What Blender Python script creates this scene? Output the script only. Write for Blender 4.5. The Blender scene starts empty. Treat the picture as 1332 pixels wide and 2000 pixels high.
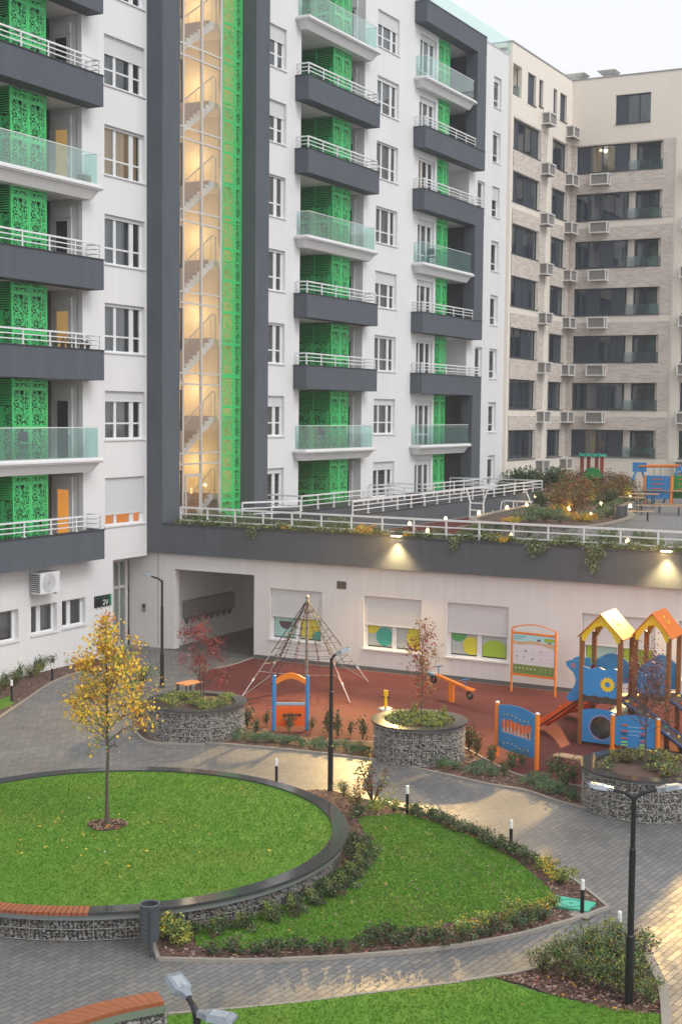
import bpy, math, random
from mathutils import Vector, Matrix
random.seed(7)
R = math.radians
sc = bpy.context.scene
COL = sc.collection

# ---------------------------------------------------------------- camera
FPX, PIT, ROLL, YAW, CH = 2700.0, .0717, .0099, .4938, 8.42
_cp, _sp, _cr, _sr = math.cos(PIT), math.sin(PIT), math.cos(ROLL), math.sin(ROLL)
_fw = Vector((-math.sin(YAW), math.cos(YAW), 0)); _rt = Vector((math.cos(YAW), math.sin(YAW), 0)); _up = Vector((0, 0, 1))
CF = _fw*_cp - _up*_sp
_D = -(_up*_cp + _fw*_sp)
CR = _rt*_cr - _D*_sr
CD = _rt*_sr + _D*_cr
CC = Vector((0, 0, CH))
cam = bpy.data.cameras.new('camera')
cam.sensor_fit = 'VERTICAL'; cam.sensor_height = 36; cam.lens = FPX/2000*36
cam.clip_start = .1; cam.clip_end = 2000
co = bpy.data.objects.new('camera', cam); COL.objects.link(co)
M = Matrix((CR, -CD, -CF)).transposed().to_4x4(); M.translation = CC
co.matrix_world = M
sc.camera = co

# survey helpers: points of the photograph measured back onto real planes
def ray(x, y): return CR*((x-666)/FPX) + CD*((y-1000)/FPX) + CF
def G(x, y, z=0.0):
    d = ray(x, y); p = CC + d*((z-CH)/d.z); return (p.x, p.y)
def GY(x, y, Y):
    d = ray(x, y); p = CC + d*(Y/d.y); return (p.x, p.z)

# ---------------------------------------------------------------- world, sun
w = bpy.data.worlds.new('World'); sc.world = w; w.use_nodes = True
nt = w.node_tree; nt.nodes.clear()
o_ = nt.nodes.new('ShaderNodeOutputWorld'); bg = nt.nodes.new('ShaderNodeBackground')
sky = nt.nodes.new('ShaderNodeTexSky'); sky.sky_type = 'NISHITA'; sky.sun_disc = False
SUN_EL, SUN_AZ = R(46), R(105)
sky.sun_elevation = SUN_EL; sky.sun_rotation = SUN_AZ
sky.air_density = .9; sky.dust_density = 6; sky.ozone_density = 1
hs = nt.nodes.new('ShaderNodeHueSaturation'); hs.inputs['Saturation'].default_value = .16
mxg = nt.nodes.new('ShaderNodeMix'); mxg.data_type = 'RGBA'; mxg.inputs[0].default_value = .72
mxg.inputs[7].default_value = (9.45, 9.55, 9.75, 1)      # even grey cloud deck over the sky
nt.links.new(sky.outputs[0], hs.inputs['Color']); nt.links.new(hs.outputs[0], mxg.inputs[6])
nt.links.new(mxg.outputs[2], bg.inputs[0]); bg.inputs[1].default_value = .105
nt.links.new(bg.outputs[0], o_.inputs[0])
sl = bpy.data.lights.new('sun', 'SUN'); sl.energy = .85; sl.angle = R(22); sl.color = (1, .985, .965)
so = bpy.data.objects.new('sun', sl); COL.objects.link(so)
so.rotation_euler = Vector((math.sin(SUN_AZ)*math.cos(SUN_EL), math.cos(SUN_AZ)*math.cos(SUN_EL), math.sin(SUN_EL))).to_track_quat('Z', 'Y').to_euler()
so.location = (0, 0, 60)
sc.view_settings.view_transform = 'Standard'; sc.view_settings.look = 'None'
sc.view_settings.exposure = 0.34; sc.view_settings.gamma = 1.0
sc.cycles.max_bounces = 8; sc.cycles.transparent_max_bounces = 16
sc.cycles.sample_clamp_indirect = 4.0

# ---------------------------------------------------------------- materials
MATS = {}
def mat(name, c, rough=.8, c2=None, ns=6.0, mixf=.5, bump=0.0, bs=60.0, metal=0.0, spec=.5, emit=None, es=1.0, stretch=(1, 1, 1), coat=0.0, c3=None, ns3=.6, m3=.4):
    m = bpy.data.materials.new(name); m.use_nodes = True
    t = m.node_tree; p = t.nodes['Principled BSDF']
    p.inputs['Base Color'].default_value = (*c, 1); p.inputs['Roughness'].default_value = rough
    p.inputs['Metallic'].default_value = metal; p.inputs['Specular IOR Level'].default_value = spec
    p.inputs['Coat Weight'].default_value = coat
    tc = t.nodes.new('ShaderNodeTexCoord'); mp = t.nodes.new('ShaderNodeMapping')
    mp.inputs['Scale'].default_value = stretch
    t.links.new(tc.outputs['Object'], mp.inputs[0])
    last = None
    if c2 is not None:
        n = t.nodes.new('ShaderNodeTexNoise'); n.inputs['Scale'].default_value = ns; n.inputs['Detail'].default_value = 6
        n.inputs['Roughness'].default_value = .6
        t.links.new(mp.outputs[0], n.inputs['Vector'])
        r = t.nodes.new('ShaderNodeValToRGB'); r.color_ramp.elements[0].position = .5-mixf/2; r.color_ramp.elements[1].position = .5+mixf/2
        r.color_ramp.elements[0].color = (*c, 1); r.color_ramp.elements[1].color = (*c2, 1)
        t.links.new(n.outputs[0], r.inputs[0]); last = r.outputs[0]
        if c3 is not None:
            n3 = t.nodes.new('ShaderNodeTexNoise'); n3.inputs['Scale'].default_value = ns3; n3.inputs['Detail'].default_value = 4
            t.links.new(tc.outputs['Object'], n3.inputs['Vector'])
            r3 = t.nodes.new('ShaderNodeValToRGB'); r3.color_ramp.elements[0].position = .45; r3.color_ramp.elements[1].position = .7
            r3.color_ramp.elements[0].color = (0, 0, 0, 1); r3.color_ramp.elements[1].color = (m3, m3, m3, 1)
            mx = t.nodes.new('ShaderNodeMix'); mx.data_type = 'RGBA'
            t.links.new(n3.outputs[0], r3.inputs[0]); t.links.new(r3.outputs[0], mx.inputs[0])
            t.links.new(last, mx.inputs[6]); mx.inputs[7].default_value = (*c3, 1); last = mx.outputs[2]
        t.links.new(last, p.inputs['Base Color'])
    if bump:
        n = t.nodes.new('ShaderNodeTexNoise'); n.inputs['Scale'].default_value = bs; n.inputs['Detail'].default_value = 5
        t.links.new(tc.outputs['Object'], n.inputs['Vector'])
        b = t.nodes.new('ShaderNodeBump'); b.inputs['Strength'].default_value = bump; b.inputs['Distance'].default_value = .02
        t.links.new(n.outputs[0], b.inputs['Height']); t.links.new(b.outputs[0], p.inputs['Normal'])
    if emit:
        p.inputs['Emission Color'].default_value = (*emit, 1); p.inputs['Emission Strength'].default_value = es
    MATS[name] = m
    return m

def glassmat(name, tint, diff, fd, fg, rough=.03):
    m = bpy.data.materials.new(name); m.use_nodes = True; t = m.node_tree; t.nodes.clear()
    o = t.nodes.new('ShaderNodeOutputMaterial'); tr = t.nodes.new('ShaderNodeBsdfTransparent'); tr.inputs[0].default_value = (*tint, 1)
    df = t.nodes.new('ShaderNodeBsdfDiffuse'); df.inputs[0].default_value = (*diff, 1)
    gl = t.nodes.new('ShaderNodeBsdfGlossy'); gl.inputs['Roughness'].default_value = rough; gl.inputs[0].default_value = (.95, 1, 1, 1)
    a = t.nodes.new('ShaderNodeMixShader'); a.inputs[0].default_value = fd
    t.links.new(tr.outputs[0], a.inputs[1]); t.links.new(df.outputs[0], a.inputs[2])
    fr = t.nodes.new('ShaderNodeFresnel'); fr.inputs[0].default_value = 1.5
    mt = t.nodes.new('ShaderNodeMath'); mt.operation = 'MULTIPLY_ADD'; mt.inputs[1].default_value = 1.0; mt.inputs[2].default_value = fg; mt.use_clamp = True
    t.links.new(fr.outputs[0], mt.inputs[0])
    b = t.nodes.new('ShaderNodeMixShader'); t.links.new(mt.outputs[0], b.inputs[0])
    t.links.new(a.outputs[0], b.inputs[1]); t.links.new(gl.outputs[0], b.inputs[2]); t.links.new(b.outputs[0], o.inputs[0])
    MATS[name] = m; return m

W_STUCCO = mat('white_stucco', (.79, .79, .79), .9, (.715, .72, .725), ns=1.3, mixf=.55, bump=.12, bs=90, stretch=(5, 5, .14), c3=(.66, .665, .67), ns3=.35, m3=.35)
W_WARM = mat('warm_white_stucco', (.76, .745, .73), .9, (.69, .672, .655), ns=1.3, mixf=.5, bump=.12, bs=90, stretch=(4, 4, .2))
D_STUCCO = mat('charcoal_stucco', (.098, .114, .136), .88, (.078, .092, .110), ns=1.6, mixf=.5, bump=.15, bs=110, stretch=(2.5, 2.5, .4))
D_TRIM = mat('dark_metal_trim', (.035, .04, .05), .5)
CREAM = mat('cream_render', (.84, .775, .69), .9, (.78, .715, .63), ns=1.0, mixf=.6, bump=.1, bs=80, stretch=(1.5, 1.5, .4))
PVC = mat('white_pvc', (.78, .79, .80), .4, (.72, .73, .74), ns=3, mixf=.6)
SHUT = mat('white_shutter', (.66, .67, .68), .55)
W_METAL = mat('white_painted_metal', (.80, .81, .82), .35, (.70, .71, .72), ns=9, mixf=.4)
ROOM = mat('room_dark', (.17, .175, .185), .9, (.3, .29, .27), ns=.8, mixf=.3)
ROOM_W = mat('room_lamplight_glow', (.75, .48, .2), .9, (.7, .4, .15), ns=2, mixf=.4, emit=(1, .42, .1), es=.38)  # orange lamp light of the lit room, put into colour and glow
CURTAIN = mat('grey_curtain', (.42, .41, .41), .9, (.58, .56, .55), ns=5, mixf=.3, stretch=(3, 3, .1))
CURT_W = mat('lit_curtain', (.6, .48, .28), .9, (.45, .34, .18), ns=5, mixf=.3, stretch=(3, 3, .1), emit=(1, .62, .25), es=.12)
BROWNW = mat('brown_cladding', (.09, .072, .065), .7, (.12, .09, .08), ns=14, mixf=.5, stretch=(1, 1, 8))
PANE = glassmat('window_glass', (.72, .76, .80), (.16, .17, .19), .12, .05)
PANE_D = glassmat('tinted_window_glass', (.46, .53, .63), (.07, .095, .14), .22, .06)
BGLASS = glassmat('balcony_glass', (.74, .94, .90), (.50, .76, .73), .15, .07)
SGLASS = glassmat('stair_glass', (.95, .96, .96), (.7, .7, .7), .07, .06)
A_METAL = mat('aluminium_frame', (.62, .60, .58), .35, metal=.4)
A_DARK = mat('anthracite_frame', (.038, .05, .07), .45)
STAIR_W = mat('stair_plaster', (.86, .70, .42), .9, (.82, .65, .37), ns=1.5, mixf=.4)
STAIR_S = mat('stair_string', (.88, .90, .92), .8)
TREAD = mat('brown_stone_tread', (.40, .27, .17), .6, (.48, .33, .21), ns=20, mixf=.4)
STEEL = mat('steel', (.45, .45, .46), .35, metal=.8)
LAMPGLOW = mat('lamp_glow', (1, .8, .5), .5, emit=(1, .72, .36), es=14)
CEILGLOW = mat('ceiling_lamp_glow', (1, .9, .7), .5, emit=(1, .80, .52), es=9)
GRANITE = mat('polished_granite', (.035, .038, .042), .09, (.06, .063, .068), ns=180, mixf=.3, spec=.7, c3=(.09, .09, .1), ns3=1.1, m3=.35)
KERB = mat('beige_kerb', (.33, .30, .265), .8, (.25, .23, .2), ns=12, mixf=.6, bump=.2, bs=60)
RUBBER = mat('red_rubber', (.112, .027, .027), .9, (.092, .023, .024), ns=60, mixf=.6, bump=.25, bs=220, c3=(.15, .046, .042), ns3=.6, m3=.6, spec=.2)
SOIL = mat('bark_mulch', (.075, .042, .032), .9, (.16, .095, .075), ns=35, mixf=.5, bump=.8, bs=45)
CHIPS = [mat('bark_chip_dark', (.07, .035, .026), .85), mat('bark_chip_red', (.17, .085, .065), .85), mat('bark_chip_pale', (.34, .24, .19), .85)]
def lawnmat():
    m = mat('lawn', (.068, .195, .006), .85, (.098, .245, .010), ns=2.2, mixf=.6, bump=.5, bs=75, c3=(.15, .21, .02), ns3=.7, m3=.6)
    return m
LAWN = lawnmat()
BLADES = [mat('grass_blade_a', (.072, .205, .006), .8), mat('grass_blade_b', (.092, .24, .010), .8), mat('grass_blade_c', (.13, .25, .015), .8)]
BARK = mat('bark', (.075, .058, .045), .9, (.13, .105, .085), ns=25, mixf=.5, bump=.6, bs=60, stretch=(1, 1, .25))
BLACKM = mat('black_painted_steel', (.012, .013, .016), .35)
GREYM = mat('dark_grey_steel', (.055, .063, .075), .4, (.07, .08, .095), ns=6, mixf=.5)
LAMPHEAD = mat('silver_lamp_housing', (.32, .36, .40), .3, (.24, .27, .31), ns=8, mixf=.4, metal=.35)
LENSM = mat('lamp_lens', (.7, .72, .75), .15)
ORANGE_W = mat('oiled_hardwood', (.36, .115, .045), .45, (.24, .075, .032), ns=7, mixf=.6, stretch=(1, 1, 1), bump=.2, bs=60)
P_ORANGE = mat('orange_plastic', (.86, .235, .015), .5, (.74, .19, .012), ns=2, mixf=.5)
P_RED = mat('red_orange_plastic', (.85, .13, .014), .35, (.76, .105, .012), ns=3, mixf=.5)
P_BLUE = mat('blue_plastic', (.045, .27, .60), .35, (.035, .235, .55), ns=2, mixf=.5)
P_YEL = mat('yellow_plastic', (.90, .60, .02), .35)
P_TEAL = mat('teal_paint', (.02, .33, .22), .45)
P_DBLUE = mat('dark_blue_plastic', (.015, .045, .12), .35)
P_GREEN = mat('green_plastic', (.02, .30, .08), .4)
POSTWOOD = mat('glued_wood_post', (.30, .105, .02), .5, (.22, .075, .018), ns=10, mixf=.6, stretch=(4, 4, .4))
RAMPM = mat('brown_ramp_board', (.065, .042, .035), .6, (.085, .055, .045), ns=9, mixf=.5)
ROPE_M = mat('dark_rope', (.05, .05, .06), .8); ROPE_R = mat('red_rope', (.28, .03, .02), .8); ROPE_G = mat('grey_rope', (.38, .37, .35), .7)
BOARDW = mat('board_white', (.72, .72, .76), .4); BOARDB = mat('board_sky_blue', (.42, .72, .80), .4); BOARDG = mat('board_green', (.16, .26, .06), .4)
STK_Y = mat('sticker_yellow', (.62, .58, .04), .4); STK_T = mat('sticker_teal', (.04, .36, .29), .4); STK_L = mat('sticker_lime', (.32, .50, .04), .4)
STK_BG = mat('sticker_grey', (.42, .47, .46), .4); STK_BD = mat('sticker_dark', (.08, .05, .07), .4); STK_AQ = mat('sticker_aqua', (.34, .56, .52), .4)
BENCHW = mat('pale_bench_wood', (.52, .34, .2), .6, (.42, .27, .16), ns=8, mixf=.5, stretch=(1, 4, 1))
LEAF = {k: mat('leaf_'+k, c, .65) for k, c in dict(
    yellow=(.78, .52, .04), gold=(.68, .38, .025), olive=(.38, .36, .05), orange=(.55, .19, .03), green=(.07, .14, .03),
    dgreen=(.028, .06, .022), bgreen=(.09, .17, .05), grey_green=(.14, .19, .10), lime=(.26, .33, .06), crimson=(.32, .022, .03),
    maroon=(.12, .018, .018), rust=(.30, .075, .035), brown=(.13, .065, .035), pale=(.34, .38, .22), juniper=(.10, .19, .10)).items()}

# paving: rows of blocks, wetness differs from block to block
def pavingmat():
    m = bpy.data.materials.new('block_paving'); m.use_nodes = True; t = m.node_tree; p = t.nodes['Principled BSDF']
    tc = t.nodes.new('ShaderNodeTexCoord'); mp = t.nodes.new('ShaderNodeMapping'); mp.inputs['Rotation'].default_value = (0, 0, R(-83))
    t.links.new(tc.outputs['Object'], mp.inputs[0])
    b = t.nodes.new('ShaderNodeTexBrick'); b.inputs['Scale'].default_value = 1
    b.inputs['Brick Width'].default_value = .25; b.inputs['Row Height'].default_value = .12
    b.inputs['Mortar Size'].default_value = .008; b.inputs['Mortar Smooth'].default_value = .2
    b.inputs['Color1'].default_value = (.138, .140, .145, 1); b.inputs['Color2'].default_value = (.20, .192, .18, 1)
    b.inputs['Mortar'].default_value = (.055, .055, .058, 1); b.inputs['Bias'].default_value = -.1
    t.links.new(mp.outputs[0], b.inputs[0])
    n = t.nodes.new('ShaderNodeTexNoise'); n.inputs['Scale'].default_value = .55; n.inputs['Detail'].default_value = 5
    t.links.new(tc.outputs['Object'], n.inputs[0])
    n2 = t.nodes.new('ShaderNodeTexNoise'); n2.inputs['Scale'].default_value = 40; n2.inputs['Detail'].default_value = 3
    t.links.new(tc.outputs['Object'], n2.inputs[0])
    mr = t.nodes.new('ShaderNodeMapRange'); mr.inputs[1].default_value = .3; mr.inputs[2].default_value = .7; mr.inputs[3].default_value = .78; mr.inputs[4].default_value = 1.18
    t.links.new(n.outputs[0], mr.inputs[0])
    mr2 = t.nodes.new('ShaderNodeMapRange'); mr2.inputs[1].default_value = .3; mr2.inputs[2].default_value = .7; mr2.inputs[3].default_value = .9; mr2.inputs[4].default_value = 1.1
    t.links.new(n2.outputs[0], mr2.inputs[0])
    mm = t.nodes.new('ShaderNodeMath'); mm.operation = 'MULTIPLY'; t.links.new(mr.outputs[0], mm.inputs[0]); t.links.new(mr2.outputs[0], mm.inputs[1])
    vm = t.nodes.new('ShaderNodeVectorMath'); vm.operation = 'SCALE'; t.links.new(b.outputs[0], vm.inputs[0]); t.links.new(mm.outputs[0], vm.inputs['Scale'])
    t.links.new(vm.outputs[0], p.inputs['Base Color'])
    # roughness per block
    sx = t.nodes.new('ShaderNodeSeparateXYZ'); t.links.new(b.outputs[0], sx.inputs[0])
    rr = t.nodes.new('ShaderNodeMapRange'); rr.inputs[1].default_value = .1; rr.inputs[2].default_value = .21; rr.inputs[3].default_value = .56; rr.inputs[4].default_value = .41
    t.links.new(sx.outputs[0], rr.inputs[0])
    n4 = t.nodes.new('ShaderNodeTexNoise'); n4.inputs['Scale'].default_value = .9; n4.inputs['Detail'].default_value = 3; t.links.new(tc.outputs['Object'], n4.inputs[0])
    m4 = t.nodes.new('ShaderNodeMapRange'); m4.inputs[1].default_value = .35; m4.inputs[2].default_value = .65; m4.inputs[3].default_value = -.03; m4.inputs[4].default_value = .05; t.links.new(n4.outputs[0], m4.inputs[0])
    a4 = t.nodes.new('ShaderNodeMath'); a4.operation = 'ADD'; t.links.new(rr.outputs[0], a4.inputs[0]); t.links.new(m4.outputs[0], a4.inputs[1]); t.links.new(a4.outputs[0], p.inputs['Roughness'])
    p.inputs['Specular IOR Level'].default_value = .7
    bp = t.nodes.new('ShaderNodeBump'); bp.inputs['Strength'].default_value = .5; bp.inputs['Distance'].default_value = .006; bp.invert = True
    t.links.new(b.outputs['Fac'], bp.inputs['Height']); t.links.new(bp.outputs[0], p.inputs['Normal'])
    return m
PAVE = pavingmat()

def brickmat():
    m = bpy.data.materials.new('pale_brick_slips'); m.use_nodes = True; t = m.node_tree; p = t.nodes['Principled BSDF']; p.inputs['Roughness'].default_value = .9
    tc = t.nodes.new('ShaderNodeTexCoord'); sx = t.nodes.new('ShaderNodeSeparateXYZ'); t.links.new(tc.outputs['Object'], sx.inputs[0])
    ad = t.nodes.new('ShaderNodeMath'); ad.operation = 'ADD'; t.links.new(sx.outputs[0], ad.inputs[0]); t.links.new(sx.outputs[1], ad.inputs[1])
    cb = t.nodes.new('ShaderNodeCombineXYZ'); t.links.new(ad.outputs[0], cb.inputs[0]); t.links.new(sx.outputs[2], cb.inputs[1])
    b = t.nodes.new('ShaderNodeTexBrick'); b.inputs['Scale'].default_value = 1; b.inputs['Brick Width'].default_value = .42; b.inputs['Row Height'].default_value = .09
    b.inputs['Mortar Size'].default_value = .006
    b.inputs['Color1'].default_value = (.46, .385, .335, 1); b.inputs['Color2'].default_value = (.66, .585, .525, 1); b.inputs['Mortar'].default_value = (.56, .52, .49, 1)
    t.links.new(cb.outputs[0], b.inputs[0])
    n = t.nodes.new('ShaderNodeTexNoise'); n.inputs['Scale'].default_value = 5; n.inputs['Detail'].default_value = 6; n.inputs['Roughness'].default_value = .7
    mp = t.nodes.new('ShaderNodeMapping'); mp.inputs['Scale'].default_value = (.5, .5, 3); t.links.new(tc.outputs['Object'], mp.inputs[0]); t.links.new(mp.outputs[0], n.inputs[0])
    mx = t.nodes.new('ShaderNodeMix'); mx.data_type = 'RGBA'; mx.inputs[7].default_value = (.72, .66, .60, 1)
    r = t.nodes.new('ShaderNodeValToRGB'); r.color_ramp.elements[0].position = .42; r.color_ramp.elements[1].position = .66; r.color_ramp.elements[1].color = (.7, .7, .7, 1)
    t.links.new(n.outputs[0], r.inputs[0]); t.links.new(r.outputs[0], mx.inputs[0]); t.links.new(b.outputs[0], mx.inputs[6]); t.links.new(mx.outputs[2], p.inputs['Base Color'])
    return m
BRICK = brickmat()

def screenmat(name, perfo, col, back):
    """cut-out steel sheet: curled strokes cut through a grid of framed panels"""
    m = bpy.data.materials.new(name); m.use_nodes = True; t = m.node_tree; p = t.nodes['Principled BSDF']; p.inputs['Roughness'].default_value = .45
    p.inputs['Base Color'].default_value = (*col, 1)
    L = t.links.new
    def mth(op, a, b=None, c=None):
        n = t.nodes.new('ShaderNodeMath'); n.operation = op
        for i, v in enumerate((a, b, c)):
            if v is None: continue
            if isinstance(v, (int, float)): n.inputs[i].default_value = v
            else: L(v, n.inputs[i])
        return n.outputs[0]
    tc = t.nodes.new('ShaderNodeTexCoord'); sx = t.nodes.new('ShaderNodeSeparateXYZ'); L(tc.outputs['UV'], sx.inputs[0])
    u, v = sx.outputs[0], sx.outputs[1]
    fu = mth('FRACT', mth('DIVIDE', u, .83)); fv = mth('FRACT', mth('DIVIDE', v, 1.2))
    du = mth('ABSOLUTE', mth('SUBTRACT', fu, .5)); dv = mth('ABSOLUTE', mth('SUBTRACT', fv, .5))
    ins = mth('MULTIPLY', mth('LESS_THAN', du, .40), mth('LESS_THAN', dv, .455))
    cb = t.nodes.new('ShaderNodeCombineXYZ'); L(fu, cb.inputs[0]); L(mth('MULTIPLY', fv, 1.45), cb.inputs[1])
    n = t.nodes.new('ShaderNodeTexNoise'); n.inputs['Scale'].default_value = 3.6; n.inputs['Detail'].default_value = .2; n.inputs['Distortion'].default_value = 1.3
    L(cb.outputs[0], n.inputs['Vector'])
    band = mth('FRACT', mth('MULTIPLY', n.outputs[0], 5.0))
    bm = mth('LESS_THAN', band, perfo)
    n2 = t.nodes.new('ShaderNodeTexVoronoi'); n2.feature = 'DISTANCE_TO_EDGE'; n2.inputs['Scale'].default_value = 5.0; L(cb.outputs[0], n2.inputs['Vector'])
    br = mth('GREATER_THAN', n2.outputs[0], .045)
    cut = mth('MULTIPLY', mth('MULTIPLY', bm, br), ins)
    L(mth('SUBTRACT', 1.0, cut), p.inputs['Alpha'])
    return m
SCREEN = screenmat('green_cutout_sheet', .56, (.06, .56, .165), None)
SCREEN_B = screenmat('green_fine_cutout_sheet', .56, (.06, .56, .165), None)
GREENP = mat('green_painted_steel', (.06, .60, .16), .45)

# ---------------------------------------------------------------- mesh builder
class MB:
    def __init__(s): s.v = []; s.f = []; s.m = []; s.uv = {}
    def quad(s, a, b, c, d, m=0, uv=None):
        i = len(s.v); s.v += [tuple(a), tuple(b), tuple(c), tuple(d)]; s.f.append((i, i+1, i+2, i+3)); s.m.append(m)
        if uv: s.uv[len(s.f)-1] = uv
        return s
    def tri(s, a, b, c, m=0):
        i = len(s.v); s.v += [tuple(a), tuple(b), tuple(c)]; s.f.append((i, i+1, i+2)); s.m.append(m); return s
    def hexa(s, p, m=0):
        i = len(s.v); s.v += [tuple(q) for q in p]
        for f in ((0, 3, 2, 1), (4, 5, 6, 7), (0, 1, 5, 4), (1, 2, 6, 5), (2, 3, 7, 6), (3, 0, 4, 7)):
            s.f.append(tuple(i+k for k in f)); s.m.append(m)
        return s
    def box(s, x0, x1, y0, y1, z0, z1, m=0):
        return s.hexa(((x0, y0, z0), (x1, y0, z0), (x1, y1, z0), (x0, y1, z0), (x0, y0, z1), (x1, y0, z1), (x1, y1, z1), (x0, y1, z1)), m)
    def obox(s, c, sz, rz=0, m=0, tilt=None):
        """box centred at c, rotated about z (and optional matrix)"""
        hx, hy, hz = sz[0]/2, sz[1]/2, sz[2]/2
        Mx = Matrix.Rotation(rz, 3, 'Z')
        if tilt is not None: Mx = Mx @ tilt
        C_ = Vector(c)
        pts = [C_ + Mx @ Vector(q) for q in ((-hx, -hy, -hz), (hx, -hy, -hz), (hx, hy, -hz), (-hx, hy, -hz), (-hx, -hy, hz), (hx, -hy, hz), (hx, hy, hz), (-hx, hy, hz))]
        return s.hexa(pts, m)
    def bar(s, a, b, wd, hg, m=0):
        """rectangular bar from a to b"""
        a, b = Vector(a), Vector(b); d = (b-a).normalized()
        side = d.cross(Vector((0, 0, 1)))
        if side.length < 1e-3: side = Vector((1, 0, 0))
        side.normalize(); upv = side.cross(d).normalized()
        p = []
        for e in (a, b):
            p += [e-side*wd/2-upv*hg/2, e+side*wd/2-upv*hg/2, e+side*wd/2+upv*hg/2, e-side*wd/2+upv*hg/2]
        return s.hexa(p, m)
    def tube(s, pts, r, n=8, m=0, cap=True):
        pts = [Vector(p) for p in pts]; rs = r if isinstance(r, (list, tuple)) else [r]*len(pts)
        base = len(s.v); ref = None
        for i, p in enumerate(pts):
            d = (pts[min(i+1, len(pts)-1)]-pts[max(i-1, 0)]).normalized()
            if ref is None:
                ref = d.orthogonal().normalized()
            ref = (ref - d*ref.dot(d)).normalized(); q = d.cross(ref)
            for k in range(n):
                a = 2*math.pi*k/n; s.v.append(tuple(p + (ref*math.cos(a)+q*math.sin(a))*rs[i]))
        for i in range(len(pts)-1):
            for k in range(n):
                a = base+i*n+k; b = base+i*n+(k+1) % n
                s.f.append((a, b, b+n, a+n)); s.m.append(m)
        if cap:
            s.f.append(tuple(base+k for k in range(n))[::-1]); s.m.append(m)
            s.f.append(tuple(base+(len(pts)-1)*n+k for k in range(n))); s.m.append(m)
        return s
    def prism(s, poly, z0, z1, m=0, mt=None):
        n = len(poly); i = len(s.v)
        s.v += [(p[0], p[1], z0) for p in poly] + [(p[0], p[1], z1) for p in poly]
        s.f.append(tuple(range(i+n, i+2*n))); s.m.append(m if mt is None else mt)
        s.f.append(tuple(range(i, i+n))[::-1]); s.m.append(m)
        for k in range(n):
            k2 = (k+1) % n; s.f.append((i+k, i+k2, i+n+k2, i+n+k)); s.m.append(m)
        return s
    def ring(s, cx, cy, r0, r1, z0, z1, a0=0, a1=2*math.pi, n=96, m=0):
        full = abs(a1-a0-2*math.pi) < 1e-6; st = len(s.v); c = n if full else n+1
        for k in range(c):
            a = a0+(a1-a0)*k/n; ca, sa = math.cos(a), math.sin(a)
            for r, z in ((r0, z0), (r1, z0), (r1, z1), (r0, z1)): s.v.append((cx+r*ca, cy+r*sa, z))
        for k in range(n):
            a = st+k*4; b = st+((k+1) % c)*4
            for j in range(4): s.f.append((a+j, b+j, b+(j+1) % 4, a+(j+1) % 4)); s.m.append(m)
        if not full:
            s.f.append((st, st+1, st+2, st+3)); s.m.append(m); e = st+n*4; s.f.append((e+3, e+2, e+1, e)); s.m.append(m)
        return s
    def extrude_path(s, pts, wd, z0, z1, m=0, closed=False):
        """strip of width wd following a ground path"""
        P = [Vector((p[0], p[1])) for p in pts]; n = len(P); st = len(s.v)
        for i in range(n):
            if closed: d = P[(i+1) % n]-P[i-1]
            else: d = P[min(i+1, n-1)]-P[max(i-1, 0)]
            d.normalize(); nn = Vector((-d.y, d.x))*wd/2
            for q, z in ((P[i]-nn, z0), (P[i]+nn, z0), (P[i]+nn, z1), (P[i]-nn, z1)): s.v.append((q.x, q.y, z))
        for i in range(n if closed else n-1):
            a = st+i*4; b = st+((i+1) % n)*4
            for j in range(4): s.f.append((a+j, b+j, b+(j+1) % 4, a+(j+1) % 4)); s.m.append(m)
        if not closed:
            s.f.append((st, st+1, st+2, st+3)); s.m.append(m); e = st+(n-1)*4; s.f.append((e+3, e+2, e+1, e)); s.m.append(m)
        return s
    def blob(s, c, r, m=0, seed=0, rough=.25, seg=(6, 4)):
        """small irregular stone"""
        rn = random.Random(seed); st = len(s.v); nu, nv = seg; c = Vector(c)
        sc_ = (r*(1+rn.uniform(-.3, .4)), r*(1+rn.uniform(-.3, .3)), r*(.8+rn.uniform(-.25, .25)))
        s.v.append(tuple(c+Vector((0, 0, -sc_[2]))))
        for j in range(1, nv):
            ph = math.pi*j/nv
            for i in range(nu):
                a = 2*math.pi*i/nu+j*.4; k = 1+rn.uniform(-rough, rough)
                s.v.append(tuple(c+Vector((sc_[0]*math.sin(ph)*math.cos(a)*k, sc_[1]*math.sin(ph)*math.sin(a)*k, -sc_[2]*math.cos(ph)*k))))
        s.v.append(tuple(c+Vector((0, 0, sc_[2]))))
        for i in range(nu):
            s.f.append((st, st+1+(i+1) % nu, st+1+i)); s.m.append(m)
            for j in range(nv-2):
                a = st+1+j*nu+i; b = st+1+j*nu+(i+1) % nu; s.f.append((a, b, b+nu, a+nu)); s.m.append(m)
            e = len(s.v)-1; a = e-nu+i; b = e-nu+(i+1) % nu; s.f.append((a, b, e)); s.m.append(m)
        return s
    def sphere(s, c, r, n=12, k=8, m=0, sz=1.0):
        st = len(s.v)
        for j in range(k+1):
            ph = math.pi*j/k
            for i in range(n):
                a = 2*math.pi*i/n; s.v.append((c[0]+r*math.sin(ph)*math.cos(a), c[1]+r*math.sin(ph)*math.sin(a), c[2]-r*sz*math.cos(ph)))
        for j in range(k):
            for i in range(n):
                a = st+j*n+i; b = st+j*n+(i+1) % n; s.f.append((a, b, b+n, a+n)); s.m.append(m)
        return s
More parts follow.
